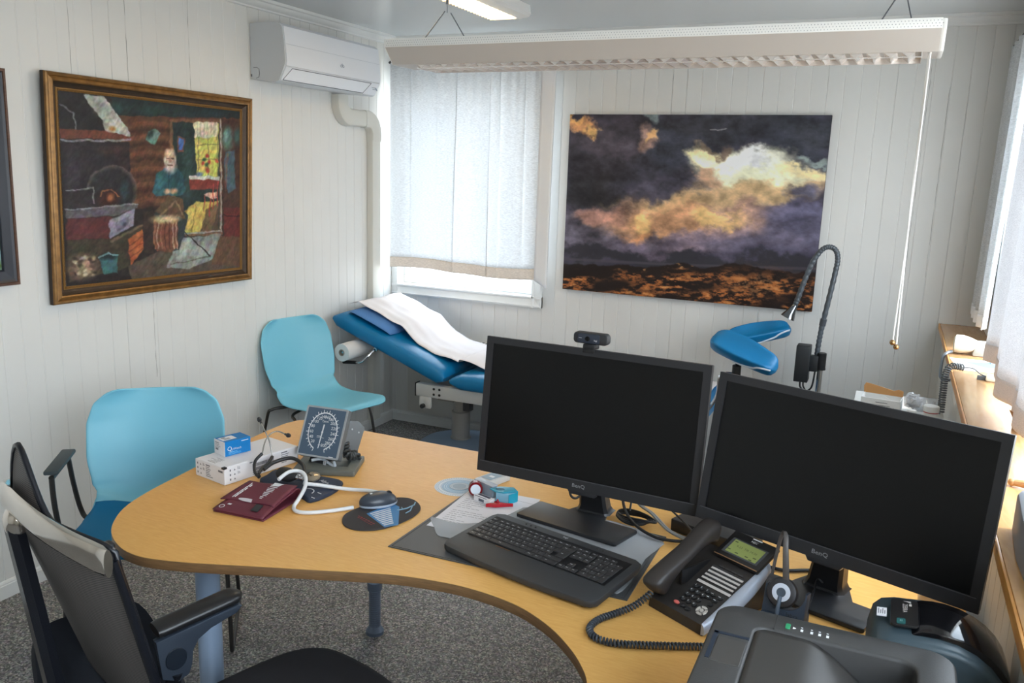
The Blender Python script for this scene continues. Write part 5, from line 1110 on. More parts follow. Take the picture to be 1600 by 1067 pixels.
# ------------------------------------------------------------------ keyboard
KB = frame((1.997, -2.916, DZ + 0.005), (0.430, -0.104, 0), (0.104, 0.43, 0)) @ Matrix.Rotation(R(3.2), 4, 'X')
KW, KD = 0.445, 0.228
t = thing('keyboard', 'black full size keyboard with palm rest lying across the desk pad', 'keyboard', (2.24, -2.85, DZ + 0.004))
M_kb = mat('keyboard black', (54, 55, 57), 0.5, bump=(600, 0.1)); M_key = mat('key black', (56, 54, 54), 0.42); M_well = mat('key well', (20, 20, 23), 0.5); M_wp = MATS['white print']
ol = [(p.x, p.y) for p in spline([(0.02, 0.003, 0), (0.12, -0.004, 0), (KW/2, -0.006, 0), (KW - 0.12, -0.004, 0), (KW - 0.02, 0.003, 0)], 4)]
ol = ol + [(KW - 0.008, 0.009), (KW, 0.022), (KW, KD - 0.030), (KW - 0.006, KD - 0.010), (KW - 0.025, KD), (0.025, KD), (0.006, KD - 0.010), (0, KD - 0.030), (0, 0.022), (0.008, 0.009)]
mb = MB(); mb.prism(ol, 0, 0.017, 0.004, 2, M=KB); mb.build('case', M_kb, t)
kx0, ky0 = 0.020, 0.083; PX, PY = 0.01865, 0.0186
mb = MB(); mb.box((kx0 - 0.004, ky0 - 0.003, 0.0165), (KW - 0.020, KD - 0.026, 0.0172), M=KB); mb.build('key_well', M_well, t)
keys = []
def row(y, items, x=0.0, h=0.92):
    for it in items:
        if it < 0: x += -it; continue
        keys.append((x, y, it, h)); x += it
row(5.05, [1, -0.35, 1, 1, 1, 1, -0.2, 1, 1, 1, 1, -0.2, 1, 1, 1, 1, -0.22, 1, 1, 1, -0.2, 1, 1, 1, 1], h=0.62)
row(4, [1]*13 + [2, -0.22, 1, 1, 1, -0.2, 1, 1, 1, 1])
row(3, [1.5] + [1]*12 + [-1.72, 1, 1, 1, -0.2, 1, 1, 1]); keys.append((13.5, 2.0, 1.5, 1.95)); 
row(2, [1.75] + [1]*11 + [-0.75 - 1.5 - 3.42 + 0.0, 1, 1, 1])
row(1, [1.25] + [1]*11 + [2.75, -1.22, 1, -1.2, 1, 1, 1])
row(0, [1.25, 1.25, 1.25, 6.25, 1.25, 1.25, 2.5, -0.22, 1, 1, 1, -0.2, 2, 1]); keys.append((21.42 - 0.0, 2.0, 1, 1.95)); keys.append((21.42, 0.0, 1, 1.95))
sc = (KW - 0.046)/(22.42*PX); legends = MB(); lone = MB()
LET = {4: '§1234567890+´', 3: 'QWERTYUIOPÅ¨', 2: 'ASDFGHJKLØÆ', 1: '<ZXCVBNM,.-', 0: ''}
cnt = {}
keys.sort(key=lambda k: k[1])
nb = 0; spare = MB(); nspare = 0
for (x, y, wd, h) in keys:
    X = kx0 + x*PX*sc; Y = ky0 + y*PY; w2 = wd*PX*sc - 0.0018; h2 = h*PY - 0.0016
    b = MB(); b.box((X, Y, 0.0172), (X + w2, Y + h2, 0.0205), 0.0011, 1, M=KB)
    if nb < 99: b.build('key', M_key, t); nb += 1
    else: spare.box((X, Y, 0.0172), (X + w2, Y + h2, 0.0205), 0.0011, 1, M=KB)
    r = int(y) if y < 5 else 5; i = cnt.get(r, 0); cnt[r] = i + 1
    ch = ''
    if r in (4, 3, 2, 1) and x < 14:
        k = i - (0 if r == 4 else 1); s_ = LET[r]; ch = s_[k] if 0 <= k < len(s_) and wd == 1 else ''
    if ch: legends.text(ch, 0.0068, KB @ Matrix.Translation((X + w2*0.35, Y + h2*0.62, 0.0206)))
    elif x > 18.0 and r < 5: legends.text('789456123'[((r-1)*3 + i) % 9], 0.0068, KB @ Matrix.Translation((X + w2*0.4, Y + h2*0.6, 0.0206)))
    else: legends.box((X + w2*0.25, Y + h2*0.52, 0.0205), (X + w2*0.25 + min(0.006, w2*0.4), Y + h2*0.52 + 0.0011, 0.0207), M=KB)
o = spare.build('key', M_key, t); o['kind'] = 'stuff'
legends.build('key_legends', mat('legend grey', (216, 216, 218), 0.5), t)
mb = MB(); mb.text('logi', 0.0105, KB @ Matrix.Translation((KW/2 + 0.005, KD - 0.013, 0.0172))); mb.build('logo', M_wp, t)
for x in (0.105, 0.120, 0.135, 0.305, 0.321, 0.337): mb = MB(); mb.cyl((x, KD - 0.014, 0.017), (x, KD - 0.014, 0.0185), 0.0026, n=12, M=KB); mb.build('media_button', M_key, t)
mb = MB(); mb.box((0.115, 0.0755, 0.0172), (0.160, 0.0768, 0.0180), 0.0003, M=KB); mb.build('palm_rest_seam', mat('bronze strip', (150, 104, 66), 0.3, 0.5), t)  # short bronze coloured line at the palm rest joint

# ------------------------------------------------------------------ mouse and its pad
t = thing('mouse_pad', 'round black mouse pad with figure prints and a blue striped ruler panel', 'mouse pad', (1.74, -2.79, DZ))
pad = spline([(1.668, -2.855, 0), (1.705, -2.905, 0), (1.755, -2.912, 0), (1.805, -2.875, 0), (1.832, -2.795, 0), (1.828, -2.725, 0), (1.795, -2.682, 0), (1.755, -2.668, 0), (1.715, -2.690, 0), (1.690, -2.750, 0), (1.670, -2.800, 0)], 6, True)
mb = MB(); mb.prism([(p.x, p.y) for p in pad], DZ + 0.0003, DZ + 0.004, 0.001, 1); mb.build('pad', mat('pad black cloth', (46, 44, 48), 0.7), t)
zt = DZ + 0.0041
mb = MB(); mb.prism([(1.716, -2.818), (1.735, -2.722), (1.768, -2.735), (1.829, -2.838), (1.806, -2.868)], zt, zt + 0.0003); mb.build('blue_panel', mat('ruler blue', (58, 124, 176), 0.5), t)
mb = MB(); A = Vector((1.722, -2.812, 0)); Bq = Vector((1.803, -2.862, 0)); C_ = Vector((1.748, -2.750, 0)); D_ = Vector((1.816, -2.840, 0))
for i in range(9):
    f0, f1 = (i + 0.05)/9, (i + 0.62)/9; p = [A.lerp(Bq, f0), A.lerp(Bq, f1), C_.lerp(D_, f1), C_.lerp(D_, f0)]; mb.prism([(q.x, q.y) for q in p], zt + 0.0003, zt + 0.0005)
mb.build('pale_stripes', mat('pale stripe', (206, 210, 216), 0.5), t)
mb = MB(); mb.tube([(1.776, -2.760, zt + 0.0003), (1.792, -2.735, zt + 0.0003), (1.797, -2.705, zt + 0.0003), (1.790, -2.688, zt + 0.0003)], 0.0022, 5, sx=1); mb.tube([(1.797, -2.715, zt + 0.0003), (1.808, -2.745, zt + 0.0003), (1.806, -2.765, zt + 0.0003)], 0.0018, 5); mb.tube([(1.784, -2.745, zt + 0.0003), (1.775, -2.735, zt + 0.0003)], 0.0013, 5); mb.build('figure_print', mat('figure print blue grey', (128, 160, 180), 0.6), t)
mb = MB()
for i in range(7): mb.box((1.705 + i*0.010, -2.842 - i*0.0035, zt), (1.711 + i*0.010, -2.839 - i*0.0035, zt + 0.0003)); mb.box((1.709 + i*0.009, -2.850 - i*0.0035, zt), (1.715 + i*0.009, -2.8485 - i*0.0035, zt + 0.0003))
mb.build('red_lettering', mat('red print', (160, 52, 56), 0.6), t)
t = thing('computer_mouse', 'dark cordless mouse with silver rim resting on the round pad', 'mouse', (1.705, -2.74, DZ + 0.0045))
TM = Matrix.Translation((1.710, -2.752, DZ + 0.0052)) @ Matrix.Rotation(R(52), 4, 'Z')
def mouse(mb, k, z0, z1, zs):
    rings = []
    for i in range(11):
        f = i/10; h = z0 + (z1 - z0)*f; rr_ = math.sqrt(max(0.0, 1 - f**2.4))
        rings.append([TM @ Vector(((0.054*k*math.cos(a) - 0.006*f)*max(rr_, 0.02), 0.031*k*math.sin(a)*(1 + 0.10*math.cos(a))*max(rr_, 0.02), h)) for a in [2*PI*j/36 for j in range(36)]])
    mb.loft(rings)
mb = MB(); mouse(mb, 1.0, 0.007, 0.038, 1); b = mb.build('shell', mat('mouse slate', (58, 64, 74), 0.32), t, smooth=60)
mb = MB(); mb.loft([[TM @ Vector((0.0545*k*math.cos(a), 0.0318*k*math.sin(a)*(1 + 0.10*math.cos(a)), z)) for a in [2*PI*j/36 for j in range(36)]] for k, z in ((0.9, 0.0), (0.98, 0.002), (1.0, 0.007), (0.96, 0.0085))]); mb.build('silver_rim', mat('silver plastic', (186, 196, 210), 0.3, 0.3), t)
mb = MB(); mb.cyl((0.030, -0.0035, 0.027), (0.030, 0.0035, 0.027), 0.0095, n=18, bev=0.001, M=TM); mb.build('wheel', M_black, t)
mb = MB(); mb.box((-0.024, -0.004, 0.0345), (-0.017, 0.004, 0.0362), 0.0003, M=TM); mb.build('logo', M_wp, t)
# ------------------------------------------------------------------ boxes at the rounded end
t = thing('carton', 'flat white printed carton with barcodes carrying a small blue box', 'box', (1.19, -2.70, DZ))
a, b, c = Vector((1.100, -2.836, 0)), Vector((1.240, -2.840, 0)), Vector((1.292, -2.575, 0)); d_ = a + (c - b)
BX = frame((b.x, b.y, DZ + 0.0005), (c - b), (a - b))      # x along the long side, y to the left end
bl, bw, bh = (c - b).length, (a - b).length, 0.052
M_wc = mat('white carton', (230, 228, 230), 0.6)
mb = MB(); mb.box((0, 0, 0), (bl, bw, bh), 0.0012, 1, M=BX); mb.build('carton_body', M_wc, t)
mb = MB(); mb.box((0.0, bw*0.02, bh), (bl*0.99, bw*0.86, bh + 0.0012), 0.0005, 1, M=BX); lid = mb.build('lid_flap', M_wc, t)
mb = MB(); mb.box((bl - 0.0006, 0.001, 0.004), (bl + 0.0010, bw*0.5, bh - 0.001), M=BX); mb.box((-0.001, 0.0, bh - 0.004), (0.010, 0.012, bh + 0.0014), M=BX); mb.build('dark_edge', M_black, t)
FL = BX @ frame((0, -0.0004, 0), (1, 0, 0), (0, 0, 1))       # long face: x right, y up, z towards the viewer
FS = BX @ frame((-0.0004, bw, 0), (0, -1, 0), (0, 0, 1))     # short face
def symbols(mb, F, x0):
    k = 0
    for j in range(3):
        for i in range(3 if j < 2 else 2):
            x = x0 + i*0.014; y = bh - 0.014 - j*0.014
            if k % 3 == 0: mb.box((x, y, 0), (x + 0.0042, y + 0.006, 0.0003), M=F)
            elif k % 3 == 1: mb.prism([(x, y), (x + 0.006, y), (x + 0.003, y + 0.0055)], 0, 0.0003, M=F)
            else: mb.box((x, y, 0), (x + 0.0012, y + 0.009, 0.0003), M=F); mb.box((x + 0.003, y + 0.001, 0), (x + 0.008, y + 0.0025, 0.0003), M=F); mb.box((x + 0.003, y + 0.005, 0), (x + 0.007, y + 0.0065, 0.0003), M=F)
            k += 1
def tlines(mb, F, x, y, n, wmax, seed, step=0.0048, h=0.0020):
    r = random.Random(seed)
    for i in range(n): mb.box((x, y - i*step, 0), (x + wmax*r.uniform(0.45, 1.0), y - i*step + h*(1.7 if i == 0 else 1), 0.0003), M=F)
M_pr = mat('carton print', (112, 112, 118), 0.7)
mb = MB(); symbols(mb, FL, 0.018); mb.build('symbol_print', M_pr, t); mb = MB(); symbols(mb, FS, 0.010); mb.build('symbol_print', M_pr, t); mb = MB(); rr = random.Random(8)
for yb_, n in ((0.030, 34), (0.017, 30)):
    x = 0.098
    for i in range(n): wv = rr.uniform(0.0006, 0.0022); mb.box((x, yb_, 0), (x + wv, yb_ + 0.009, 0.0003), M=FL); x += wv + rr.uniform(0.0005, 0.0016)
tlines(mb, FL, 0.088, 0.044, 1, 0.02, 1); tlines(mb, FL, 0.098, 0.011, 2, 0.05, 2, 0.005); mb.build('barcode', M_pr, t)
mb = MB(); tlines(mb, FL, 0.205, 0.044, 6, 0.040, 3, 0.0062); mb.build('address_print', M_pr, t)
mb = MB(); tlines(mb, FS, 0.052, 0.042, 7, 0.034, 4, 0.0055); tlines(mb, FS, 0.112, 0.036, 1, 0.026, 5, 0.005, 0.0035); mb.build('end_print', M_pr, t)
mb = MB(); tlines(mb, BX @ Matrix.Translation((0.012, bw*0.40, bh + 0.0012)) @ Matrix.Rotation(R(90), 4, 'Z'), 0.0, 0.0, 6, 0.05, 9, 0.006); mb.build('top_print', mat('faint print', (170, 166, 166), 0.7), lid)

t = thing('medicine_box', 'small blue and white box standing on top of the flat white carton', 'box', (1.16, -2.70, DZ + bh + 0.002))
pz = DZ + bh + 0.0022
A_, B_, C_ = Vector((1.118, -2.758, 0)), Vector((1.176, -2.768, 0)), Vector((1.200, -2.684, 0))
TX = frame((B_.x, B_.y, pz), (C_ - B_), (A_ - B_)); l2, w2, h2 = 0.088, 0.058, 0.046
M_bbx = mat('medicine blue', (0, 122, 192), 0.45)
mb = MB(); mb.box((0.001, 0, 0), (l2, w2, h2), 0.0008, 1, M=TX); mb.build('blue_sleeve', M_bbx, t)
mb = MB(); mb.box((0.0, 0.0005, 0.0005), (0.0012, w2 - 0.0005, h2 - 0.0005), M=TX); e = mb.build('white_end', M_wc, t)
FE = TX @ frame((-0.0003, w2, 0), (0, -1, 0), (0, 0, 1)); FB = TX @ frame((0, -0.0003, 0), (1, 0, 0), (0, 0, 1)); FT = TX @ frame((0, 0, h2 + 0.0002), (1, 0, 0), (0, 1, 0))
mb = MB(); tlines(mb, FE, 0.006, 0.036, 4, 0.03, 11, 0.005, 0.0012); tlines(mb, FE, 0.008, 0.014, 1, 0.02, 12, 0.005, 0.003); mb.build('end_print', M_inkg, e)
mb = MB(); mb.text('Q', 0.020, FB @ Matrix.Translation((0.016, 0.022, 0))); mb.text('yWatch', 0.010, FB @ Matrix.Translation((0.024, 0.0195, 0)), 'LEFT'); mb.box((0.056, 0.038, 0), (0.080, 0.0402, 0.0004), M=FB)
mb.build('white_lettering', MATS['white print'], t)
mb = MB(); tlines(mb, FB, 0.012, 0.0105, 3, 0.05, 13, 0.0030, 0.0009); mb.build('small_print', mat('pale blue type', (120, 190, 232), 0.6), t)
mb = MB(); mb.box((0.004, 0.014, 0), (0.050, 0.046, 0.0004), M=FT); lb = mb.build('top_label', M_wc, t)
mb = MB(); tlines(mb, FT @ Matrix.Translation((0, 0, 0.0003)), 0.012, 0.036, 3, 0.026, 14, 0.008, 0.004); mb.build('label_print', M_inkg, lb)

# ------------------------------------------------------------------ aneroid gauge on its stand
t = thing('blood_pressure_gauge', 'square dial blood pressure gauge tilted on grey desk stand', 'gauge', (1.43, -2.53, DZ))
M_gb = mat('gauge grey', (92, 96, 98), 0.45); M_gs = mat('gauge silver', (176, 180, 184), 0.3, 0.5); M_face = mat('dial slate blue', (74, 92, 110), 0.22)
GB = frame((1.405, -2.585, DZ + 0.0005), (0.88, 0.36, 0), (-0.36, 0.88, 0))
mb = MB(); mb.prism(rrect(-0.085, -0.06, 0.105, 0.085, 0.006), 0, 0.018, 0.003, M=GB); mb.build('base', mat('gauge base', (98, 100, 94), 0.45), t)
mb = MB(); mb.box((0.02, -0.02, 0.018), (0.075, 0.03, 0.0188), 0.0004, 1, M=GB); mb.build('base_recess', mat('base recess', (58, 62, 60), 0.3), t)
G0 = frame((1.382, -2.566, 0.840), (math.cos(R(5.6)), math.sin(R(5.6)), 0), Vector((0, 0, 1))*math.cos(R(26.8)) - Vector((math.sin(R(5.6)), -math.cos(R(5.6)), 0))*math.sin(R(26.8)))
# the dial stands about 13 cm nearer than the wall of the base, keep it over the base
gw, gh = 0.0725, 0.0790
SCALE = 1.0
mb = MB(); mb.prism(rrect(-gw, -gh, gw, gh, 0.004), -0.026, -0.0005, 0.003, M=G0); mb.build('case', M_gb, t)
mb = MB(); fr = rrect(-gw, -gh, gw, gh, 0.004); inn = rrect(-gw + 0.0055, -gh + 0.0055, gw - 0.0055, gh - 0.0055, 0.002)
n = len(fr); mb.loft([[G0 @ Vector((p[0], p[1], z)) for p in ring] for ring, z in ((fr, -0.002), (fr, 0.0015), (inn, 0.0015), (inn, -0.001))], caps=False); mb.build('silver_rim', M_gs, t)
mb = MB(); mb.prism(rrect(-gw + 0.005, -gh + 0.005, gw - 0.005, gh - 0.005, 0.002), -0.001, 0.0004, M=G0); fc = mb.build('dial', M_face, t)
F = G0 @ Matrix.Translation((0, 0, 0.0006)); ex, ey, cy = 0.049, 0.0585, 0.002
def dialp(val, k=1.0): a = R(248) - R(316)*(val/300.0); return Vector((ex*k*math.cos(a), cy + ey*k*math.sin(a), 0)), a
mb = MB()
N = 120
for i in range(N):
    v0, v1 = 300*i/N, 300*(i+1)/N; p = [dialp(v0, 0.97)[0], dialp(v1, 0.97)[0], dialp(v1, 1.03)[0], dialp(v0, 1.03)[0]]
    q = [F @ x for x in p]; mb.quad(*q)
for v in range(0, 301, 10):
    k = 1.17 if v % 20 == 0 else 1.11; p0, a = dialp(v, 1.0); p1, _ = dialp(v, k); dd = (p1 - p0).normalized(); s_ = Vector((-dd.y, dd.x, 0))*(0.0010 if v % 20 == 0 else 0.0007)
    mb.quad(F @ (p0 - s_), F @ (p0 + s_), F @ (p1 + s_), F @ (p1 - s_))
mb.build('scale', MATS['white print'], fc)
mb = MB()
for v in range(20, 301, 20): p, a = dialp(v, 0.79); mb.text(str(v), 0.0135, F @ Matrix.Translation(p))
mb.text('Tycos', 0.0095, F @ Matrix.Translation((0.002, 0.034, 0))); tlines(mb, F, -0.016, -0.014, 2, 0.030, 21, 0.004, 0.0008)
mb.text('mmHg', 0.0048, F @ Matrix.Translation((0.0, -0.040, 0))); tlines(mb, F, 0.040, -0.0735, 1, 0.016, 22, 0.004, 0.0012)
mb.build('numerals', MATS['white print'], fc)
mb = MB(); mb.prism([(-0.0022, 0.024), (0.0022, 0.024), (0.0014, -0.050), (-0.0010, -0.052)], 0.0008, 0.0014, M=F @ Matrix.Rotation(R(-3), 4, 'Z')); mb.lathe([(0, 0.0005), (0.003, 0.0005), (0.003, 0.002), (0, 0.002)], 14, F); mb.build('needle', mat('needle silver', (214, 218, 220), 0.3), fc)
mb = MB(); bk = G0 @ Matrix.Translation((0, 0, -0.0262))
mb.prism([(-0.03, -0.050), (0.072, -0.058), (0.082, 0.045), (0.055, 0.060), (-0.03, 0.045)], -0.003, 0.0, 0.001, M=bk @ frame((0.045, 0, -0.012), (0.45, 0, -0.89), (0, 1, 0))); mb.build('bracket', M_gb, t)
mb = MB()
for x, y in ((0.035, 0.030), (0.062, 0.026), (0.055, -0.040)): mb.cyl((x, y, -0.0005), (x, y, 0.0015), 0.0028, n=10, M=bk @ frame((0.045, 0, -0.012), (0.45, 0, -0.89), (0, 1, 0)))
mb.build('rivets', M_gs, t)
pb = GB @ Vector((-0.02, 0.02, 0.018)); pt = G0 @ Vector((-0.01, -0.055, -0.028))
mb = MB(); mb.loft([[pb + Vector((x*0.03, y*0.02, 0)) for x, y in ((-1, -1), (1, -1), (1, 1), (-1, 1))], [pt + Vector((x*0.022, y*0.006, 0)) for x, y in ((-1, -1), (1, -1), (1, 1), (-1, 1))]]); mb.build('pedestal', M_black, t)
cq = [G0 @ Vector((0.066, -0.020, -0.035)), G0 @ Vector((0.078, -0.055, -0.045)), GB @ Vector((0.082, 0.045, 0.035)), GB @ Vector((0.092, 0.035, 0.026))]
mb = MB(); mb.tube(coil(spline(cq, 6), 9, 0.0105, 0.004, 12), 0.0045, 6); mb.build('coiled_hose', mat('hose black', (52, 54, 54), 0.5), t)
mb = MB(); v0 = G0 @ Vector((0.025, -0.084, -0.012)); mb.cyl(v0, v0 + Vector((0.0, -0.002, -0.014)), 0.0062, 0.0075, n=16); mb.build('valve', M_chrome, t)
mb = MB(); mb.tube(spline([G0 @ Vector((0.055, -0.083, -0.012)), G0 @ Vector((0.060, -0.098, -0.012)), Vector((1.395, -2.585, DZ + 0.030)), Vector((1.372, -2.610, DZ + 0.030))], 6), 0.0046, 8); mb.build('grey_hose', mat('pale hose', (170, 176, 182), 0.45), t)

# ------------------------------------------------------------------ navy cuff, maroon cuff, hoses, bulb, stethoscope
def cuff_slab(mb, poly, z0, th, bulge):
    """soft folded cloth: outline filled from the centre, puffed in the middle"""
    P = [Vector((p[0], p[1], 0)) for p in poly]; c = sum(P, Vector())/len(P); rings = []
    for s, z in ((1.0, z0), (1.012, z0 + th*0.3), (1.0, z0 + th), (0.86, z0 + th + bulge*0.6), (0.55, z0 + th + bulge), (0.02, z0 + th + bulge)): rings.append([c + (p - c)*s + Vector((0, 0, z)) for p in P])
    mb.loft(rings)
M_navy = mat('navy nylon', (36, 50, 72), 0.6, bump=(500, 0.2)); M_maroon = mat('maroon nylon', (104, 42, 56), 0.55, bump=(500, 0.2)); M_marin = mat('maroon lining', (84, 22, 56), 0.5)
t = thing('navy_cuff', 'folded navy blue blood pressure cuff with white lettering below the gauge', 'cuff', (1.42, -2.72, DZ))
nv = [(1.316, -2.778), (1.305, -2.734), (1.298, -2.690), (1.328, -2.674), (1.385, -2.680), (1.465, -2.664), (1.533, -2.672), (1.550, -2.755), (1.534, -2.824), (1.490, -2.810), (1.40, -2.80)]
mb = MB(); cuff_slab(mb, [(p.x, p.y) for p in spline([(x, y, 0) for x, y in nv], 3, True)], DZ + 0.0006, 0.011, 0.005); mb.build('cuff_body', M_navy, t, smooth=60)
NL = frame((1.45, -2.715, DZ + 0.0170), (0.93, -0.22, 0), (0.22, 0.93, 0))
mb = MB(); mb.text('Welch Allyn', 0.019, NL @ Matrix.Translation((0.016, 0.018, 0)) @ Matrix.Rotation(R(-4), 4, 'Z'))
for i in range(3): mb.box((-0.052, -0.010 - i*0.0075, 0), (-0.010 + i*0.004, -0.0062 - i*0.0075, 0.0004), M=NL)
mb.build('white_lettering', MATS['white print'], t)
mb = MB(); ringp = NL @ Matrix.Translation((0.062, -0.060, -0.002)) @ Matrix.Rotation(R(8), 4, 'X'); mb.ring(0.016, 0.0015, 24, 5, ringp @ Matrix.Diagonal((1.2, 1, 0.3, 1))); mb.box((0.028, -0.018, 0), (0.050, -0.0155, 0.0005), M=ringp); mb.box((0.030, 0.010, 0), (0.046, 0.012, 0.0005), M=ringp); mb.build('white_mark', MATS['white print'], t)
t = thing('maroon_cuff', 'folded maroon blood pressure cuff with white printing lying in front of white carton', 'cuff', (1.42, -2.88, DZ))
MX = frame((1.505, -2.978, DZ + 0.0006), (-0.06, 1, 0), (-1, -0.06, 0))       # x along the front edge
fold = [(0.0, 0.0015), (0.155, 0.0015), (0.166, 0.006), (0.158, 0.016)]
mb = MB()
Lc = 0.162
def fold_pt(u, v):
    """v runs around the fold: bottom, bulging back fold, top sinking to the front crease"""
    y = u*Lc; op = 1 - 0.45*u
    if v < 0.40: f = v/0.40; return Vector((-0.006 + 0.150*f, y, 0.0014 + 0.002*f))
    if v < 0.60: a = (v - 0.40)/0.20*PI; k = 0.0165*op; return Vector((0.144 + 0.020*math.sin(a), y, 0.0034 + k*(1 - math.cos(a))))
    f = (v - 0.60)/0.40; return Vector((0.144 - 0.152*f, y, 0.0034 + 0.033*op*max(0, 1 - f)**0.75 + 0.0035*f))
mb.grid(lambda u, v: MX @ fold_pt(u, v), 14, 48); o1 = mb.build('cuff_wrap', M_maroon, t, smooth=60, mods=[('SOLIDIFY', {'thickness': 0.003, 'offset': 0})])
def flp(u, v):
    f = v**0.9; x = 0.150 - 0.104*f + 0.010*(u - 0.5)**2 - 0.010*max(0, (abs(u - 0.5)*2 - 0.8)/0.2)*v; return Vector((x, 0.004 + 0.162*u + 0.012*v*(u - 0.3), 0.0425 - 0.0125*u - (0.020 - 0.006*u)*f**1.3 + 0.0015*math.sin(u*7)))
mb = MB(); mb.grid(lambda u, v: MX @ flp(u, v), 14, 20); o2 = mb.build('top_flap', M_maroon, t, smooth=60, mods=[('SOLIDIFY', {'thickness': 0.003, 'offset': 0})])
def flap_frame(u, v): 
    p = flp(u, v); return MX @ Matrix.Translation(p + Vector((0, 0, 0.0022))) @ Matrix.Rotation(R(-9), 4, 'Y')
mb = MB(); 
for k, v in enumerate((0.80, 0.72, 0.64, 0.56)): pass
for i in range(10):
    f = flap_frame(0.36 + 0.012*math.sin(i*2.1), 0.78 - i*0.072); wv = 0.004 + (i*0.0013); mb.box((-0.0014, -wv, 0), (0.0014, wv, 0.0004), M=f)
f = flap_frame(0.34, 0.06); mb.box((-0.008, -0.018, 0), (0.006, 0.016, 0.0004), M=f)
for i in range(4): f = flap_frame(0.86, 0.78 - i*0.19); mb.box((-0.012, -0.0012, 0), (0.012, 0.0012, 0.0004), M=f); mb.box((-0.009, -0.008, 0), (0.009 - i*0.002, -0.004, 0.0004), M=f)
mb.build('white_printing', MATS['white print'], o2)
mb = MB(); f = flap_frame(0.52, 0.93) @ Matrix.Rotation(R(90), 4, 'Z'); mb.prism([(0.034*math.cos(a), 0.0075*math.sin(a)) for a in [2*PI*i/24 for i in range(24)]], -0.0006, 0.0003, M=f); mb.build('oval_label', mat('label silver', (206, 200, 204), 0.5), o2)
mb = MB(); mb.box((0.010, 0.030, 0.0), (0.038, 0.052, 0.0012), M=MX @ Matrix.Translation((0, 0, 0.0125)) @ Matrix.Rotation(R(-17), 4, 'Y')); mb.build('hook_patch', mat('hook black', (44, 44, 46), 0.8), t)
mb = MB(); mb.ring(0.007, 0.0009, 20, 5, MX @ Matrix.Translation((0.010, 0.146, 0.0125)) @ Matrix.Rotation(R(-9), 4, 'Y') @ Matrix.Diagonal((1, 1, 0.3, 1))); mb.box((0.020, 0.126, 0.0152), (0.027, 0.136, 0.0158), M=MX); mb.build('round_mark', MATS['white print'], t)
t = thing('rubber_bulb', 'black rubber inflation bulb with metal valve lying on the navy cuff', 'bulb', (1.42, -2.80, DZ + 0.02))
mb = MB(); T = frame((1.322, -2.770, DZ + 0.038), (0, 0, 1), (0.2, 0.98, 0)); T = frame((1.372, -2.766, DZ + 0.0425), Vector((0, 0, 1)), Vector((-0.05, -1.0, 0)))
mb.lathe([(0, 0), (0.010, 0.002), (0.0175, 0.012), (0.0205, 0.026), (0.0205, 0.040), (0.017, 0.055), (0.010, 0.066), (0.009, 0.070), (0, 0.070)], 28, T); bo = mb.build('bulb', mat('rubber black', (44, 43, 44), 0.55), t)
T2 = T @ Matrix.Translation((0, 0, 0.070)); mb = MB(); mb.lathe([(0, 0), (0.007, 0), (0.008, 0.004), (0.010, 0.006), (0.010, 0.013), (0.007, 0.015), (0.007, 0.020), (0.0095, 0.022), (0.0095, 0.030), (0.004, 0.032), (0, 0.032)], 20, T2); mb.build('valve', M_chrome, t)
M_hose = mat('white rubber hose', (222, 224, 226), 0.4)
t = thing('white_hose', 'white rubber hose looping from the maroon cuff past the bulb to the mouse', 'hose', (1.55, -2.78, DZ))
z = DZ + 0.0062
mb = MB(); mb.tube(spline([(1.484, -2.792, DZ + 0.040), (1.495, -2.784, DZ + 0.036), (1.52, -2.755, DZ + 0.026), (1.575, -2.715, z + 0.006), (1.63, -2.683, z), (1.680, -2.683, z), (1.705, -2.708, z + 0.003)], 8), 0.0055, 10); mb.build('hose', M_hose, t, smooth=60)
mb = MB(); mb.tube(spline([(1.436, -2.838, DZ + 0.056), (1.440, -2.800, DZ + 0.066), (1.456, -2.775, DZ + 0.064), (1.482, -2.780, DZ + 0.057), (1.506, -2.810, DZ + 0.040), (1.516, -2.850, DZ + 0.020), (1.522, -2.880, z + 0.002), (1.545, -2.898, z), (1.58, -2.890, z), (1.625, -2.850, z), (1.664, -2.805, z + 0.001)], 8), 0.0055, 10); mb.build('hose', M_hose, t, smooth=60)
t = thing('stethoscope', 'black stethoscope with metal ear tubes leaning against the white carton', 'stethoscope', (1.34, -2.68, DZ + 0.02))
_keep = ROOTM[t.name].copy(); ROOTM[t.name] = Matrix.Translation((0.022, 0.040, 0.010)) @ _keep
M_st = mat('stethoscope black', (40, 40, 42), 0.4); M_tube = mat('steel tube', (188, 186, 180), 0.2, 0.9)
jn = Vector((1.335, -2.742, DZ + 0.060))
mb = MB(); mb.tube(spline([(1.316, -2.700, DZ + 0.088), (1.310, -2.722, DZ + 0.072), (1.322, -2.742, DZ + 0.058), (1.345, -2.762, DZ + 0.050), (1.362, -2.768, DZ + 0.046)], 6), [0.0048]*24 + [0.006], 10)
mb.tube(spline([(1.326, -2.668, DZ + 0.070), (1.338, -2.700, DZ + 0.062), (1.340, -2.730, DZ + 0.055), (1.352, -2.760, DZ + 0.049)], 6), 0.0050, 10)
mb.tube(spline([(1.345, -2.728, DZ + 0.052), (1.352, -2.690, DZ + 0.064), (1.385, -2.655, DZ + 0.072), (1.425, -2.655, DZ + 0.062), (1.455, -2.680, DZ + 0.048), (1.466, -2.698, DZ + 0.040)], 8), 0.0058, 10); mb.build('tubing', M_st, t, smooth=60)
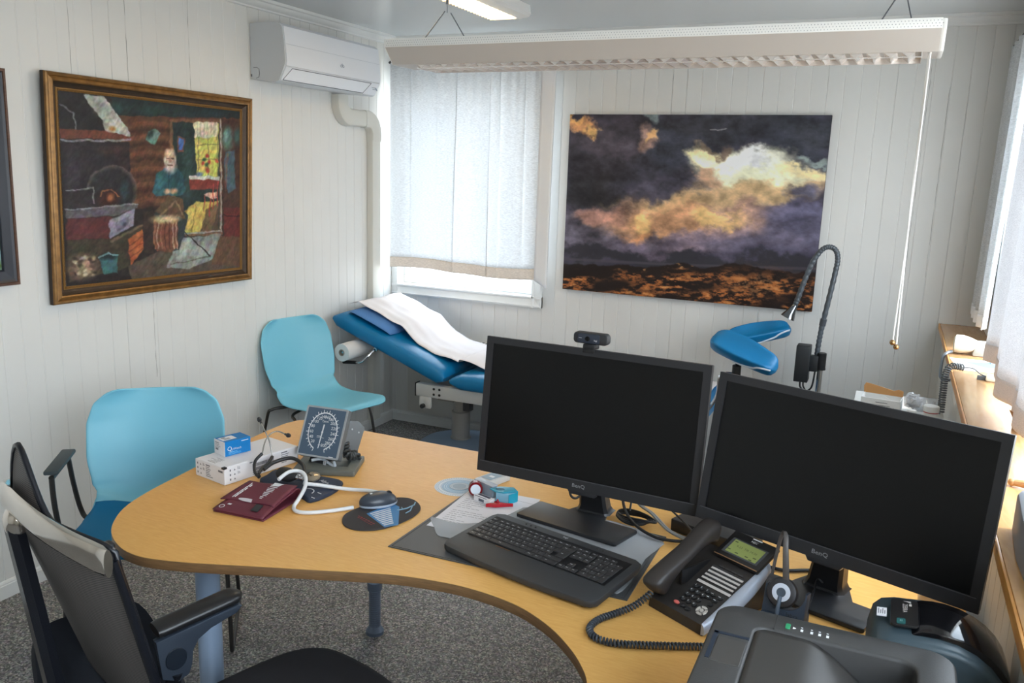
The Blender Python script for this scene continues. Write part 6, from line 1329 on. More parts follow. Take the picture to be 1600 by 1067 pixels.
for pts in ([(1.316, -2.700, DZ + 0.088), (1.300, -2.668, DZ + 0.112), (1.296, -2.640, DZ + 0.128), (1.308, -2.620, DZ + 0.133), (1.345, -2.628, DZ + 0.132)], [(1.326, -2.668, DZ + 0.070), (1.305, -2.655, DZ + 0.112), (1.276, -2.645, DZ + 0.145), (1.262, -2.640, DZ + 0.158)]):
    mb = MB(); mb.tube(spline(pts, 6), 0.0021, 8); e = mb.build('ear_tube', M_tube, t, smooth=60)
    p, q = Vector(pts[-1]), Vector(pts[-2]); dd = (p - q).normalized(); mb = MB(); mb.lathe([(0, -0.002), (0.0035, -0.002), (0.0035, 0.006), (0.0062, 0.008), (0.0072, 0.013), (0.005, 0.019), (0, 0.020)], 16, frame(p, dd.orthogonal(), dd.cross(dd.orthogonal()))); mb.build('ear_tip', M_st, e)
ROOTM[t.name] = _keep
mb = MB(); T = frame((1.470, -2.730, DZ + 0.030), (1, 0, 0.0), (0, 1, 0.25)); mb.lathe([(0, 0), (0.021, 0), (0.0225, 0.002), (0.0225, 0.006), (0.018, 0.010), (0.008, 0.013), (0.007, 0.018), (0, 0.018)], 30, T); cp = mb.build('chest_piece', mat('bronze steel', (176, 164, 146), 0.28, 0.8), t)
mb = MB(); mb.ring(0.0215, 0.0018, 30, 6, T @ Matrix.Translation((0, 0, 0.001))); mb.build('diaphragm_rim', M_st, cp)

# ------------------------------------------------------------------ small things behind the keyboard
t = thing('dial_disc', 'flat round card calculator disc with blue rings lying on the desk', 'disc', (1.825, -2.525, DZ))
for k, (r, c, nm) in enumerate(((0.074, (214, 220, 226), 'outer_disc'), (0.052, (150, 182, 206), 'middle_disc'), (0.030, (156, 170, 184), 'inner_disc'))):
    mb = MB(); mb.lathe([(0, 0.0005 + k*0.0007), (r, 0.0005 + k*0.0007), (r, 0.0011 + k*0.0007), (0, 0.0011 + k*0.0007)], 56, Matrix.Translation((1.838, -2.515, DZ))); o = mb.build(nm, mat('disc %s' % nm, c, 0.5), t)
    mb = MB(); T = Matrix.Translation((1.838, -2.515, DZ + 0.0012 + k*0.0007))
    for i in range(60 if k < 2 else 30):
        a = 2*PI*i/(60 if k < 2 else 30); mb.box((r*0.90, -0.0004, 0), (r*0.97, 0.0004, 0.0002), M=T @ Matrix.Rotation(a, 4, 'Z'))
    for rr_ in (0.86, 0.74): mb.ring(r*rr_, 0.0006, 48, 4, T @ Matrix.Diagonal((1, 1, 0.2, 1)))
    mb.build('dial_marks', mat('dial mark' + str(k), (126, 150, 172) if k == 0 else (220, 226, 230), 0.6), o)
t = thing('pocket_meter', 'small pale grey handheld meter with display below the left monitor corner', 'meter', (1.915, -2.435, DZ))
T = frame((1.893, -2.480, DZ + 0.0006), (0.90, -0.28, 0), (0.28, 0.90, 0))
mb = MB(); mb.prism(rrect(-0.026, 0, 0.028, 0.10, 0.005), 0, 0.020, 0.003, M=T); mb.build('body', mat('meter grey', (196, 196, 194), 0.45), t)
mb = MB(); mb.box((-0.019, 0.018, 0.0200), (0.021, 0.070, 0.0206), 0.0003, 1, M=T); d = mb.build('display', mat('display grey blue', (134, 156, 172), 0.3), t)
mb = MB(); mb.box((-0.006, 0.036, 0.0206), (0.012, 0.048, 0.0208), M=T); mb.build('digits', MATS['white print'], d)
mb = MB(); mb.cyl((-0.006, -0.0004, 0.010), (-0.006, 0.002, 0.010), 0.0028, n=12, M=T); mb.build('socket', M_black, t)
t = thing('red_stamp', 'dark red round container with white label lying on the page corner', 'container', (1.905, -2.565, DZ))
TS = frame((1.899, -2.572, DZ + 0.0245), (0.35, 0.0, 0.94), (0, 0.94, 0)); ax = Vector((0.45, -0.87, 0.12)).normalized(); TS = frame(Vector((1.915, -2.556, DZ + 0.0255)) - ax*0.012, ax.cross(Vector((0, 0, 1))), Vector((0, 0, 1)))
TS = frame(Vector((1.912, -2.556, DZ + 0.0248)) - ax*0.016, ax.cross(Vector((0, 0, 1))), ax.cross(ax.cross(Vector((0, 0, 1)))))
mb = MB(); mb.lathe([(0, 0), (0.018, 0), (0.0205, 0.003), (0.0205, 0.008), (0.018, 0.0095), (0.0205, 0.011), (0.0205, 0.016), (0.0185, 0.018), (0.0205, 0.0195), (0.0205, 0.028), (0.018, 0.031), (0, 0.031)], 30, TS); o = mb.build('body', mat('ruby plastic', (118, 16, 24), 0.18), t)
mb = MB(); mb.lathe([(0, 0.0312), (0.0145, 0.0312), (0.0145, 0.0318), (0, 0.0318)], 26, TS); lb = mb.build('label', mat('label white', (216, 222, 230), 0.5), t)
t = thing('grey_clip_box', 'small translucent grey plastic box standing behind the red container', 'box', (1.93, -2.53, DZ))
T = frame((1.905, -2.536, DZ + 0.003), (0.93, -0.36, 0), (0.36, 0.93, 0)); mb = MB(); mb.box((-0.012, 0, 0.001), (0.066, 0.022, 0.036), 0.003, M=T); mb.build('body', mat('smoke grey plastic', (148, 156, 166), 0.25), t)
mb = MB(); mb.box((-0.0125, -0.0005, 0.0362), (0.0665, 0.0225, 0.0385), 0.001, M=T); mb.build('lid', mat('smoke lid', (172, 178, 186), 0.25), t)
t = thing('teal_container', 'open teal and white folded plastic container behind the red clip', 'container', (2.00, -2.545, DZ))
T = frame((1.974, -2.575, DZ + 0.0042), (0.86, 0.05, 0), (-0.05, 0.86, 0)); M_teal = mat('teal plastic', (22, 150, 176), 0.3); M_tealp = mat('pale blue plastic', (142, 192, 214), 0.3)
mb = MB(); mb.prism([(0.012, 0.0), (0.052, -0.006), (0.068, 0.024), (0.020, 0.040)], 0, 0.030, 0.001, M=T); mb.build('body', M_tealp, t)
mb = MB(); mb.prism([(-0.012, 0.010), (0.012, -0.004), (0.036, -0.003), (0.070, 0.022), (0.048, 0.046), (0.010, 0.036)], 0.0302, 0.0335, 0.0006, M=T); tp = mb.build('top', M_teal, t)
mb = MB(); mb.lathe([(0, 0), (0.011, 0), (0.011, 0.0006), (0, 0.0006)], 22, T @ Matrix.Translation((0.018, 0.016, 0.0335)) @ Matrix.Diagonal((1.2, 0.8, 1, 1))); mb.build('hole', mat('deep teal', (10, 96, 122), 0.4), tp)
mb = MB(); mb.prism([(0.0525, -0.0065), (0.0535, -0.0065), (0.0695, 0.0235), (0.0685, 0.0238)], 0.003, 0.030, M=T); mb.box((0.010, -0.0005, 0.0), (0.056, -0.006, 0.003), M=T); mb.build('teal_edges', M_teal, t)
t = thing('white_tube_box', 'narrow white box with barcode in front of the grey plastic box', 'box', (1.955, -2.585, DZ))
T = frame((1.923, -2.590, DZ + 0.0042), (0.92, -0.30, 0), (0.30, 0.92, 0)); mb = MB(); mb.box((0, 0, 0), (0.064, 0.022, 0.015), 0.001, 1, M=T); mb.build('body', M_wc, t)
mb = MB(); FF = T @ frame((0, -0.0004, 0), (1, 0, 0), (0, 0, 1)); x = 0.021
for i in range(9): wv = rr.uniform(0.0008, 0.0022); mb.box((x, 0.003, 0), (x + wv, 0.011, 0.0003), M=FF); x += wv + 0.0009
mb.box((0.005, 0.0225*0, 0.0151), (0.050, 0.003, 0.0154), M=T); mb.box((0.006, 0.010, 0.0151), (0.052, 0.019, 0.0154), M=T); mb.build('barcode', mat('navy print', (46, 50, 74), 0.6), t)
t = thing('red_clip', 'translucent red plastic clip lying in front of the teal container', 'clip', (2.01, -2.60, DZ))
T = frame((1.990, -2.612, DZ + 0.0062), (0.95, 0.12, 0), (-0.12, 0.95, 0)); mb = MB(); mb.prism([(p.x, p.y) for p in spline([(-0.012, -0.012, 0), (0.000, -0.009, 0), (0.014, -0.006, 0), (0.034, 0.006, 0), (0.058, 0.018, 0), (0.040, 0.014, 0), (0.020, 0.014, 0), (0.004, 0.016, 0), (0.006, 0.004, 0), (-0.004, -0.002, 0)], 4, True)], 0.0, 0.010, 0.002, M=T); mb.tube([T @ Vector((0.012, 0.008, 0.010)), T @ Vector((0.016, 0.006, 0.020)), T @ Vector((0.020, 0.008, 0.010))], 0.0022, 6); mb.build('clip', mat('red plastic', (176, 24, 40), 0.25), t)
# ------------------------------------------------------------------ telephone
t = thing('desk_telephone', 'dark desk telephone with green display and coiled handset cord beside keyboard', 'telephone', (2.62, -2.87, DZ))
PH = frame((2.527, -2.929, DZ + 0.0005), (0.88, -0.47, 0), (0.47, 0.88, 0)); TA = math.atan2(0.063, 0.15)
M_ph = mat('phone brown black', (50, 46, 44), 0.42); M_phk = mat('phone key', (38, 38, 40), 0.28); M_sil = mat('phone silver', (176, 182, 194), 0.3, 0.3); M_strip = mat('key strip', (206, 198, 192), 0.4); M_slot = mat('dark slot', (64, 62, 62), 0.4)
pr = [(0.0, 0.0), (0.205, 0.0), (0.205, 0.080), (0.195, 0.096), (0.165, 0.090), (0.012, 0.027), (0.002, 0.022)]
YZ = frame((0, 0, 0), (0, 1, 0), (0, 0, 1))          # local (y,z) profile extruded along x
mb = MB(); mb.prism(pr, 0.0, 0.153, 0.003, M=PH @ YZ); mb.build('body', M_ph, t)
SF = PH @ Matrix.Translation((0, 0.004, 0.0245)) @ Matrix.Rotation(TA, 4, 'X')       # sloping key surface, y up the slope
mb = MB(); rings = []
for f in [i/16 for i in range(17)]:
    y = -0.004 + 0.212*f; h = 0.006 + 0.030*math.sin(PI*min(1, f*1.05))**0.7 + 0.072*f; zc = 0.020 + 0.085*f*0.92
    wv = 0.006 + 0.020*math.sin(PI*min(1, 0.05 + f*0.9))
    rings.append([PH @ Vector((0.150 + a*wv, y, max(0.001, zc - 0.016*(1 - b) + 0.006*b))) for a, b in ((0, 0), (0.9, 0.1), (1, 0.45), (0.7, 0.9), (0.2, 1.15), (0, 1.1))])
mb.loft(rings); mb.build('silver_side', M_sil, t, smooth=60)
K0 = 0.062                                            # left edge of the key field
mb = MB()
def pkey(x, y, r, el=1.0, m=None, nm='key'):
    b = MB(); b.lathe([(0, 0), (r, 0), (r*0.95, 0.0022), (r*0.7, 0.0032), (0, 0.0034)], 18, SF @ Matrix.Translation((x, y, 0.0005)) @ Matrix.Diagonal((el, 1, 1, 1))); return b.build(nm, m or M_phk, t)
lg = MB(); n_ = 0
for r in range(4):
    for c in range(3):
        x, y = K0 + 0.006 + c*0.0155, 0.076 - r*0.0150; pkey(x, y, 0.0058, 1.1); lg.text('123456789*0#'[n_], 0.0065, SF @ Matrix.Translation((x, y, 0.0042))); n_ += 1
for i, (x, y) in enumerate(((K0 + 0.052, 0.075), (K0 + 0.071, 0.075), (K0 + 0.049, 0.063), (K0 + 0.067, 0.063))): pkey(x, y, 0.0048, 1.6); lg.box((x - 0.003, y - 0.0005, 0.0042), (x + 0.003, y + 0.0006, 0.0044), M=SF)
pkey(K0 + 0.066, 0.050, 0.0052, 1.2); pkey(K0 + 0.002, 0.0155, 0.0044, 1.7, mat('red key', (214, 104, 96), 0.4)); pkey(K0 + 0.018, 0.0150, 0.0046, 1.6); pkey(K0 + 0.033, 0.0140, 0.0046, 1.6)
lg.build('key_numbers', MATS['white print'], t)
NC = SF @ Matrix.Translation((K0 + 0.062, 0.026, 0.0005))
for i in range(4):
    a0, a1 = R(45 + 90*i + 6), R(135 + 90*i - 6); pts = [(0.0128*math.cos(a0 + (a1-a0)*k/6), 0.0128*math.sin(a0 + (a1-a0)*k/6)) for k in range(7)] + [(0.0065*math.cos(a1 - (a1-a0)*k/6), 0.0065*math.sin(a1 - (a1-a0)*k/6)) for k in range(7)]
    mb = MB(); mb.prism(pts, 0, 0.0024, 0.0006, 1, M=NC); mb.build('key', mat('silver key', (206, 198, 190), 0.3, 0.3), t)
mb = MB(); mb.lathe([(0, 0), (0.0048, 0), (0.0045, 0.0028), (0, 0.0032)], 18, NC); mb.build('key', MATS['silver key'], t)
mb = MB(); mb.box((K0 - 0.004, 0.089, 0.0002), (K0 + 0.085, 0.096, 0.0012), 0.0004, 1, M=SF); mb.build('silver_band', M_strip, t)
for r in range(4):
    y = 0.103 + r*0.0112
    mb = MB(); mb.box((K0 - 0.002, y, 0.0003), (K0 + 0.082, y + 0.0050, 0.0012), M=SF); s = mb.build('name_strip', M_strip, t)
    for c in range(6): mb = MB(); mb.box((K0 - 0.002 + c*0.0141, y + 0.0056, 0.0003), (K0 + 0.0105 + c*0.0141, y + 0.0098, 0.0026), 0.0006, 1, M=SF); mb.build('key', M_slot, t)
for c in range(4): mb = MB(); mb.box((K0 + 0.010 + c*0.0165, 0.1495, 0.0003), (K0 + 0.023 + c*0.0165, 0.1530, 0.0020), 0.0005, 1, M=SF); mb.build('key', M_slot, t)
# tilted display
DF = PH @ Matrix.Translation((0.046, 0.158, 0.100)) @ Matrix.Rotation(R(24), 4, 'X')
mb = MB(); mb.box((-0.006, 0.0, -0.010), (0.112, 0.084, 0.0), 0.003, M=DF); ds = mb.build('display_housing', mat('display black', (34, 32, 32), 0.3), t)
mb = MB(); mb.box((0.006, 0.014, 0.0), (0.100, 0.062, 0.0008), 0.0003, 1, M=DF); mb.build('display_frame', mat('display frame grey', (74, 76, 80), 0.35), ds)
mb = MB(); mb.box((0.014, 0.018, 0.0008), (0.094, 0.058, 0.0012), M=DF); mb.build('green_screen', mat('lcd green', (150, 160, 92), 0.35), ds)
mb = MB(); mb.text('9-23  TIR 14:30', 0.0085, DF @ Matrix.Translation((0.056, 0.041, 0.0014)))
for x, y in ((0.020, 0.053), (0.018, 0.027), (0.040, 0.024), (0.066, 0.025), (0.084, 0.030), (0.078, 0.021)): mb.box((x - 0.003, y - 0.002, 0.0012), (x + 0.005, y + 0.0006, 0.0015), M=DF)
mb.build('screen_digits', mat('lcd dark', (84, 92, 52), 0.5), ds)
mb = MB(); mb.box((-0.004, 0.001, -0.004), (0.110, 0.003, 0.0008), M=DF); mb.build('bronze_edge', mat('bronze edge', (172, 132, 96), 0.3, 0.5), ds)
mb = MB(); mb.text('NEC', 0.0085, DF @ Matrix.Translation((0.056, 0.070, 0.0006))); mb.box((0.046, 0.078, 0.0002), (0.070, 0.0805, 0.0008), M=DF); mb.build('logo', MATS['white print'], ds)
# handset
mb = MB(); rings = []
HC = spline([(0.012, -0.010, 0.046), (0.014, 0.010, 0.066), (0.016, 0.045, 0.088), (0.018, 0.095, 0.112), (0.014, 0.140, 0.131), (0.010, 0.176, 0.140), (0.008, 0.196, 0.137)], 5)
for i, p in enumerate(HC):
    f = i/(len(HC)-1); e = min(f, 1-f)*9; k = 1 if e >= 1 else math.sqrt(max(0.06, 1 - (1-e)**2)); bulb = 0.5 + 0.5*math.cos(2*PI*f); hh = (0.013 + 0.009*bulb)*k; ww = (0.0235 + 0.003*bulb)*k
    d = (HC[min(i+1, len(HC)-1)] - HC[max(i-1, 0)]).normalized(); up = Vector((1, 0, 0)).cross(d)
    rings.append([PH @ (p + Vector((1, 0, 0))*(ww*abs(math.cos(a))**0.7*math.copysign(1, math.cos(a))) + up*(hh*abs(math.sin(a))**0.8*math.copysign(1, math.sin(a)) - (0.012*bulb*k if math.sin(a) < 0 else 0))) for a in [2*PI*j/24 for j in range(24)]])
mb.loft(rings); mb.build('handset', mat('handset brown black', (54, 49, 47), 0.45), t, smooth=60)
mb = MB(); mb.box((0.036, 0.055, 0.050), (0.043, 0.150, 0.085), 0.003, M=PH @ Matrix.Translation((0, 0, 0.0)) ); mb.build('cradle', M_black, t)
mb = MB(); mb.prism([(0.06, 0.0), (0.235, 0.0), (0.245, 0.066), (0.21, 0.078), (0.10, 0.040)], -0.016, -0.001, 0.003, M=PH @ YZ); mb.build('side_unit', mat('side unit brown', (66, 60, 56), 0.4), t)
cp = [PH @ Vector((0.012, -0.006, 0.036)), Vector((2.510, -2.975, DZ + 0.018)), Vector((2.480, -3.010, DZ + 0.0095)), Vector((2.455, -3.050, DZ + 0.0090)), Vector((2.449, -3.092, DZ + 0.0090)), Vector((2.470, -3.120, DZ + 0.0090)), Vector((2.510, -3.122, DZ + 0.0090)), Vector((2.560, -3.104, DZ + 0.0090)), Vector((2.63, -3.072, DZ + 0.0090)), Vector((2.72, -3.030, DZ + 0.0090)), Vector((2.76, -3.01, DZ + 0.0090))]
mb = MB(); mb.tube(coil(spline(cp, 8), 74, 0.0058, 0.0025, 8), 0.0026, 5); mb.build('handset_cord', mat('cord slate', (58, 64, 72), 0.45), t, smooth=60)

# ------------------------------------------------------------------ black box and cables under the monitors
t = thing('docking_box', 'flat black box lying under the gap between both monitors', 'box', (2.59, -2.53, DZ))
mb = MB(); T = Matrix.Translation((2.590, -2.500, DZ + 0.0005)) @ Matrix.Rotation(R(-20), 4, 'Z'); mb.box((-0.105, -0.055, 0), (0.105, 0.055, 0.034), 0.003, M=T); mb.build('body', mat('box black', (40, 40, 42), 0.38), t)
M_cab = mat('cable black', (24, 26, 30), 0.45); M_cabg = mat('cable grey', (150, 150, 148), 0.5)
t = thing('cable_bundle', 'coiled bundle of black cables beside the left monitor stand', 'cable', (2.38, -2.52, DZ + 0.006)); zc = DZ + 0.0115
for k in range(4):
    pts = [(2.368 + 0.052*math.cos(a)*(0.75 + 0.08*k) + 0.004*k + 0.022*math.sin(a), -2.515 - 0.020*math.cos(a) + 0.026*math.sin(a)*(1 - 0.1*k), zc + 0.003*k + 0.003*math.sin(a*2 + k)) for a in [2*PI*i/16 for i in range(16)]]
    mb = MB(); mb.tube(spline(pts, 3, True), 0.0033, 7, closed=True); mb.build('coil', M_cab, t, smooth=60)
mb = MB(); mb.tube(spline([(2.300, -2.430, 0.86), (2.315, -2.450, 0.80), (2.34, -2.50, zc + 0.018), (2.39, -2.565, zc + 0.006), (2.45, -2.600, zc), (2.49, -2.603, zc), (2.53, -2.59, zc)], 6), 0.0042, 8); mb.build('power_cable', M_cab, t, smooth=60)
mb = MB(); mb.tube(spline([(2.335, -2.440, 0.84), (2.35, -2.47, 0.79), (2.355, -2.50, zc + 0.014)], 6), 0.0028, 7); mb.build('signal_cable', M_cab, t, smooth=60)
t = thing('grey_cable', 'pair of pale grey cables running from left monitor back to the telephone', 'cable', (2.44, -2.52, DZ + 0.004))
for dx in (0, 0.007): mb = MB(); mb.tube(spline([(2.318 + dx, -2.420, 0.85), (2.36 + dx, -2.462, DZ + 0.044), (2.42 + dx, -2.520, DZ + 0.038), (2.475 + dx, -2.562, DZ + 0.020), (2.53 + dx, -2.600 + dx, DZ + 0.020), (2.548 + dx, -2.640, DZ + 0.030)], 6), 0.0032, 8); mb.build('cable', M_cabg, t, smooth=60)
t = thing('black_cable', 'thin black cable crossing the desk behind the grey cables', 'cable', (2.47, -2.48, DZ + 0.004))
mb = MB(); mb.tube(spline([(2.375, -2.395, DZ + 0.07), (2.415, -2.44, DZ + 0.055), (2.465, -2.495, DZ + 0.050), (2.520, -2.555, DZ + 0.044), (2.560, -2.612, DZ + 0.042)], 6), 0.0028, 7); mb.build('cable', M_cab, t, smooth=60)
t = thing('monitor_cable', 'black cable hanging behind left monitor stand onto the desk pad', 'cable', (2.19, -2.46, DZ + 0.006))
mb = MB(); mb.tube(spline([(2.165, -2.470, 0.86), (2.170, -2.480, 0.80), (2.178, -2.490, 0.765), (2.190, -2.480, 0.752), (2.200, -2.455, 0.758), (2.215, -2.430, 0.78)], 6), 0.0036, 8); mb.build('cable', M_cab, t, smooth=60)
t = thing('power_cord', 'black cord running under the right monitor behind the headset', 'cable', (2.80, -2.66, DZ + 0.004))
mb = MB(); mb.tube(spline([(2.69, -2.612, DZ + 0.006), (2.74, -2.622, DZ + 0.006), (2.78, -2.622, DZ + 0.006), (2.82, -2.600, DZ + 0.006), (2.88, -2.57, DZ + 0.006)], 6), 0.0045, 8); mb.build('cord', M_cab, t, smooth=60)

# ------------------------------------------------------------------ headset on its charging stand
t = thing('headset', 'black cordless headset with white ring standing in its charging cradle', 'headset', (2.795, -2.845, DZ))
_kh = ROOTM[t.name].copy(); DH = Matrix.Translation((-0.006, 0.055, -0.028)); ROOTM[t.name] = DH @ _kh
E0 = Vector((2.794, -2.852, 0.791)); uH = Vector((0.985, -0.17, 0)); nH = Vector((-0.13, -0.90, 0.42)).normalized(); EF = frame(E0, uH, nH.cross(uH)); 
mb = MB(); mb.lathe([(0, -0.016), (0.024, -0.016), (0.030, -0.010), (0.0315, 0.0), (0.029, 0.008), (0.024, 0.0105), (0, 0.0105)], 36, EF); ec = mb.build('ear_cushion', mat('headset black', (46, 44, 46), 0.5), t)
mb = MB(); mb.lathe([(0.0095, 0.0104), (0.0185, 0.0104), (0.0185, 0.0120), (0.0165, 0.0126), (0.0095, 0.0122)], 36, EF); mb.build('white_ring', mat('ring pale blue', (208, 214, 226), 0.35), ec)
mb = MB(); mb.lathe([(0, 0.0106), (0.0095, 0.0106), (0.009, 0.0128), (0.006, 0.0122), (0, 0.0120)], 24, EF); mb.build('button', mat('headset button', (70, 80, 92), 0.35), ec)
mb = MB(); rings = []
HB = spline([E0 + Vector((0.004, 0.006, 0.026)), E0 + Vector((0.001, 0.002, 0.060)), Vector((2.791, -2.845, 0.885)), Vector((2.789, -2.835, 0.903)), Vector((2.783, -2.815, 0.907)), Vector((2.776, -2.798, 0.890)), Vector((2.770, -2.790, 0.850)), Vector((2.764, -2.786, 0.795))], 6)
for i, p in enumerate(HB):
    f = i/(len(HB)-1); d = (HB[min(i+1, len(HB)-1)] - HB[max(i-1, 0)]).normalized(); nn = uH.cross(d).normalized(); wv = 0.0068*(1 - 0.55*f)
    rings.append([p + uH*(a*wv) + nn*(b*0.0028) for a, b in ((-1, -0.4), (-0.8, -1), (0.8, -1), (1, -0.4), (1, 0.4), (0.8, 1), (-0.8, 1), (-1, 0.4))])
mb.loft(rings); mb.build('headband', mat('headband grey', (92, 88, 86), 0.4), t, smooth=60)
mb = MB(); mb.tube([EF @ Vector((0, -0.008, 0.0125)), EF @ Vector((0.0, -0.030, 0.013)), EF @ Vector((0.001, -0.052, 0.010))], 0.0042, 8, sx=1.0); mb.build('microphone_boom', mat('boom slate', (74, 88, 104), 0.4), t)
t2 = thing('headset_cradle', 'dark blue grey charging cradle holding the headset in front of right monitor stand', 'charging cradle', (2.795, -2.86, DZ))
_kh = ROOTM[t2.name].copy(); ROOTM[t2.name] = DH @ _kh
CF = frame((2.796, -2.872, DZ + 0.0008), uH, Vector((0.17, 0.985, 0)))
mb = MB(); out_ = [(-0.043, 0.0), (0.043, 0.0), (0.043, 0.066)] + [(0.039*math.cos(a), 0.060 + 0.037*math.sin(a)) for a in [R(10 - 200*i/16) for i in range(0, 17)]] + [(-0.043, 0.066)]
mb.prism(out_, -0.020, 0.012, 0.002, M=CF @ Matrix.Translation((0, 0.022, 0)) @ Matrix.Rotation(R(90 - 14), 4, 'X')); mb.build('cradle_plate', mat('cradle slate', (52, 64, 80), 0.45), t2)
mb = MB(); mb.box((-0.043, 0.0, -0.028), (0.043, 0.062, 0.014), 0.003, M=CF); mb.build('cradle_foot', MATS['cradle slate'], t2)
mb = MB(); mb.text('Jabra', 0.012, CF @ Matrix.Translation((0.022, 0.008, 0.014)) @ Matrix.Rotation(R(76), 4, 'X') @ Matrix.Translation((0, 0.0085, 0.008))); mb.build('logo', M_black, t2); ROOTM[t2.name] = _kh
mb = MB(); mb.tube(spline([(2.838, -2.868, DZ + 0.012), (2.846, -2.825, DZ + 0.018), (2.850, -2.780, DZ + 0.022), (2.853, -2.730, DZ + 0.026), (2.856, -2.705, DZ + 0.040), (2.868, -2.705, DZ + 0.034)], 6), 0.0020, 6); mb.build('cradle_cord', M_cab, t2)

# ------------------------------------------------------------------ laser printer
t = thing('laser_printer', 'large dark grey laser printer with ribbed paper tray at front right corner', 'printer', (2.905, -3.43, DZ))
M_lp = mat('printer grey', (56, 55, 54), 0.45, bump=(500, 0.12)); M_lpt = mat('printer tray', (52, 49, 46), 0.45); M_lpd = mat('printer dark hollow', (24, 36, 52), 0.4)
x0, x1, yb_, yf, zt = 2.728, 3.086, -3.240, -3.640, 0.945
ol = rrect(x0, yf, x1, yb_, 0.040, 8)
mb = MB(); mb.prism(ol, DZ + 0.004, zt - 0.092, 0.006); 
def rail(pts): mb.prism(pts, zt - 0.0925, zt, 0.006, 3, bev_bottom=False)
tx0, tx1, ty1 = 2.796, 3.030, -3.296
arc_ = lambda cx, cy, r, a0, a1, n=8: [(cx + r*math.cos(R(a0 + (a1-a0)*i/n)), cy + r*math.sin(R(a0 + (a1-a0)*i/n))) for i in range(n+1)]
rail([(x0, yf + 0.02)] + [(tx0, yf + 0.02)] + arc_(tx0 + 0.022, ty1 - 0.022, 0.022, 180, 90) + arc_(tx1 - 0.022, ty1 - 0.022, 0.022, 90, 0) + [(tx1, yf + 0.02), (x1, yf + 0.02)] + arc_(x1 - 0.04, yb_ - 0.04, 0.04, 0, 90) + arc_(x0 + 0.04, yb_ - 0.04, 0.04, 90, 180))
mb.build('housing', M_lp, t)
def tray(u, v):
    x = tx0 + (tx1 - tx0)*u; y = ty1 - 0.001 - v*0.325; k = max(0.0, min(1.0, (u - 0.30)/0.62)); k = k*k*(3 - 2*k); fade = max(0.0, 1 - max(0, v - 0.10)/1.2)
    return (x, y, zt - 0.007 - 0.074*k*fade)
mb = MB(); mb.grid(tray, 26, 26); mb.build('tray_floor', M_lpt, t, smooth=60, mods=[('SOLIDIFY', {'thickness': 0.004, 'offset': -1})])
rb = MB()
for i in range(46):
    v = 0.06 + i*0.0195
    rb.tube([Vector(tray(0.06 + 0.82*k/14, v)) + Vector((0, 0, 0.0004)) for k in range(15)], 0.0011, 4)
rb.build('tray_ribs', mat('rib grey', (84, 78, 72), 0.4), t, smooth=0)
mb = MB(); mb.box((tx0 + 0.13, ty1 - 0.16, zt - 0.080), (tx1 - 0.01, ty1 - 0.10, zt - 0.050), 0.004); mb.build('paper_stop', M_lpd, t)  # dark colour here stands in for shade in the paper exit hollow
mb = MB(); mb.box((x0 + 0.018, yb_ - 0.190, zt - 0.001), (x0 + 0.062, yb_ - 0.118, zt + 0.0010), 0.0006, 1); mb.build('button_plate', mat('printer plate', (62, 59, 56), 0.45), t)
mb = MB(); mb.box((x0 + 0.010, yb_ - 0.185, zt - 0.0005), (x0 + 0.0165, yb_ - 0.103, zt + 0.0006)); mb.box((x0 + 0.010, yb_ - 0.108, zt - 0.0005), (x0 + 0.064, yb_ - 0.101, zt + 0.0006)); mb.build('dark_groove', M_lpd, t)
mb = MB(); mb.prism(rrect(2.8385, -3.284, 2.8460, -3.268, 0.002), zt, zt + 0.0018, 0.0004, 1); mb.build('green_button', mat('green button', (40, 140, 92), 0.3), t)
mb = MB()
for i, x in enumerate((2.862, 2.877, 2.889, 2.901)): mb.box((x, -3.282, zt + 0.0001), (x + 0.004, -3.275, zt + 0.0005)); mb.box((x, -3.270, zt + 0.0001), (x + 0.003, -3.2685, zt + 0.0005))
mb.prism([(2.850, -3.279), (2.855, -3.276), (2.850, -3.273)], zt + 0.0001, zt + 0.0005); mb.build('status_icons', MATS['white print'], t)
mb = MB(); mb.box((2.822, yb_ - 0.055, zt - 0.0002), (2.8228, yb_ - 0.004, zt + 0.0004)); mb.build('panel_seam', M_black, t)

# ------------------------------------------------------------------ label printer
t = thing('label_printer', 'teal grey label printer with domed black lid between laser printer and the ledge', 'label printer', (3.07, -3.05, DZ))
M_tg = mat('teal grey plastic', (62, 78, 86), 0.4); M_bl = mat('teal blue side', (96, 124, 146), 0.3); M_dome = film_mat('smoked lid', (16, 15, 18), 0.90, 0.08)
LP = frame((2.962, -3.165, DZ + 0.0005), (0.985, 0.0, 0), (0.0, 1, 0)); LW = 0.175
bp = [(0.0, 0.0), (0.222, 0.0), (0.226, 0.07), (0.218, 0.122)] + [(0.110 + 0.112*math.cos(R(a)), 0.083 + 0.097*math.sin(R(a))) for a in (30, 45, 60, 75, 90)] + [(0.085, 0.179), (0.040, 0.174), (0.018, 0.167), (0.006, 0.153), (0.0, 0.12)]
XZ = frame((0, 0, 0), (1, 0, 0), (0, 0, 1))
mb = MB(); mb.prism(bp, -LW, 0.0, 0.010, 3, M=LP @ XZ); mb.build('body', M_tg, t)
dp = [(0.068 + 0.0, 0.178)] + [(0.112 + 0.118*math.cos(R(a)), 0.088 + 0.102*math.sin(R(a))) for a in (104, 95, 85, 74, 62, 50, 38, 26, 14, 2, -8)] + [(0.205, 0.073), (0.12, 0.128)]
mb = MB(); mb.prism(dp, -LW + 0.022, -0.030, 0.004, 2, M=LP @ XZ); mb.build('lid', M_dome, t)
mb = MB(); mb.cyl((0.125, 0.045, 0.113), (0.125, 0.135, 0.113), 0.058, n=32, M=LP); mb.build('label_roll', mat('label roll dark', (54, 40, 34), 0.6), t)
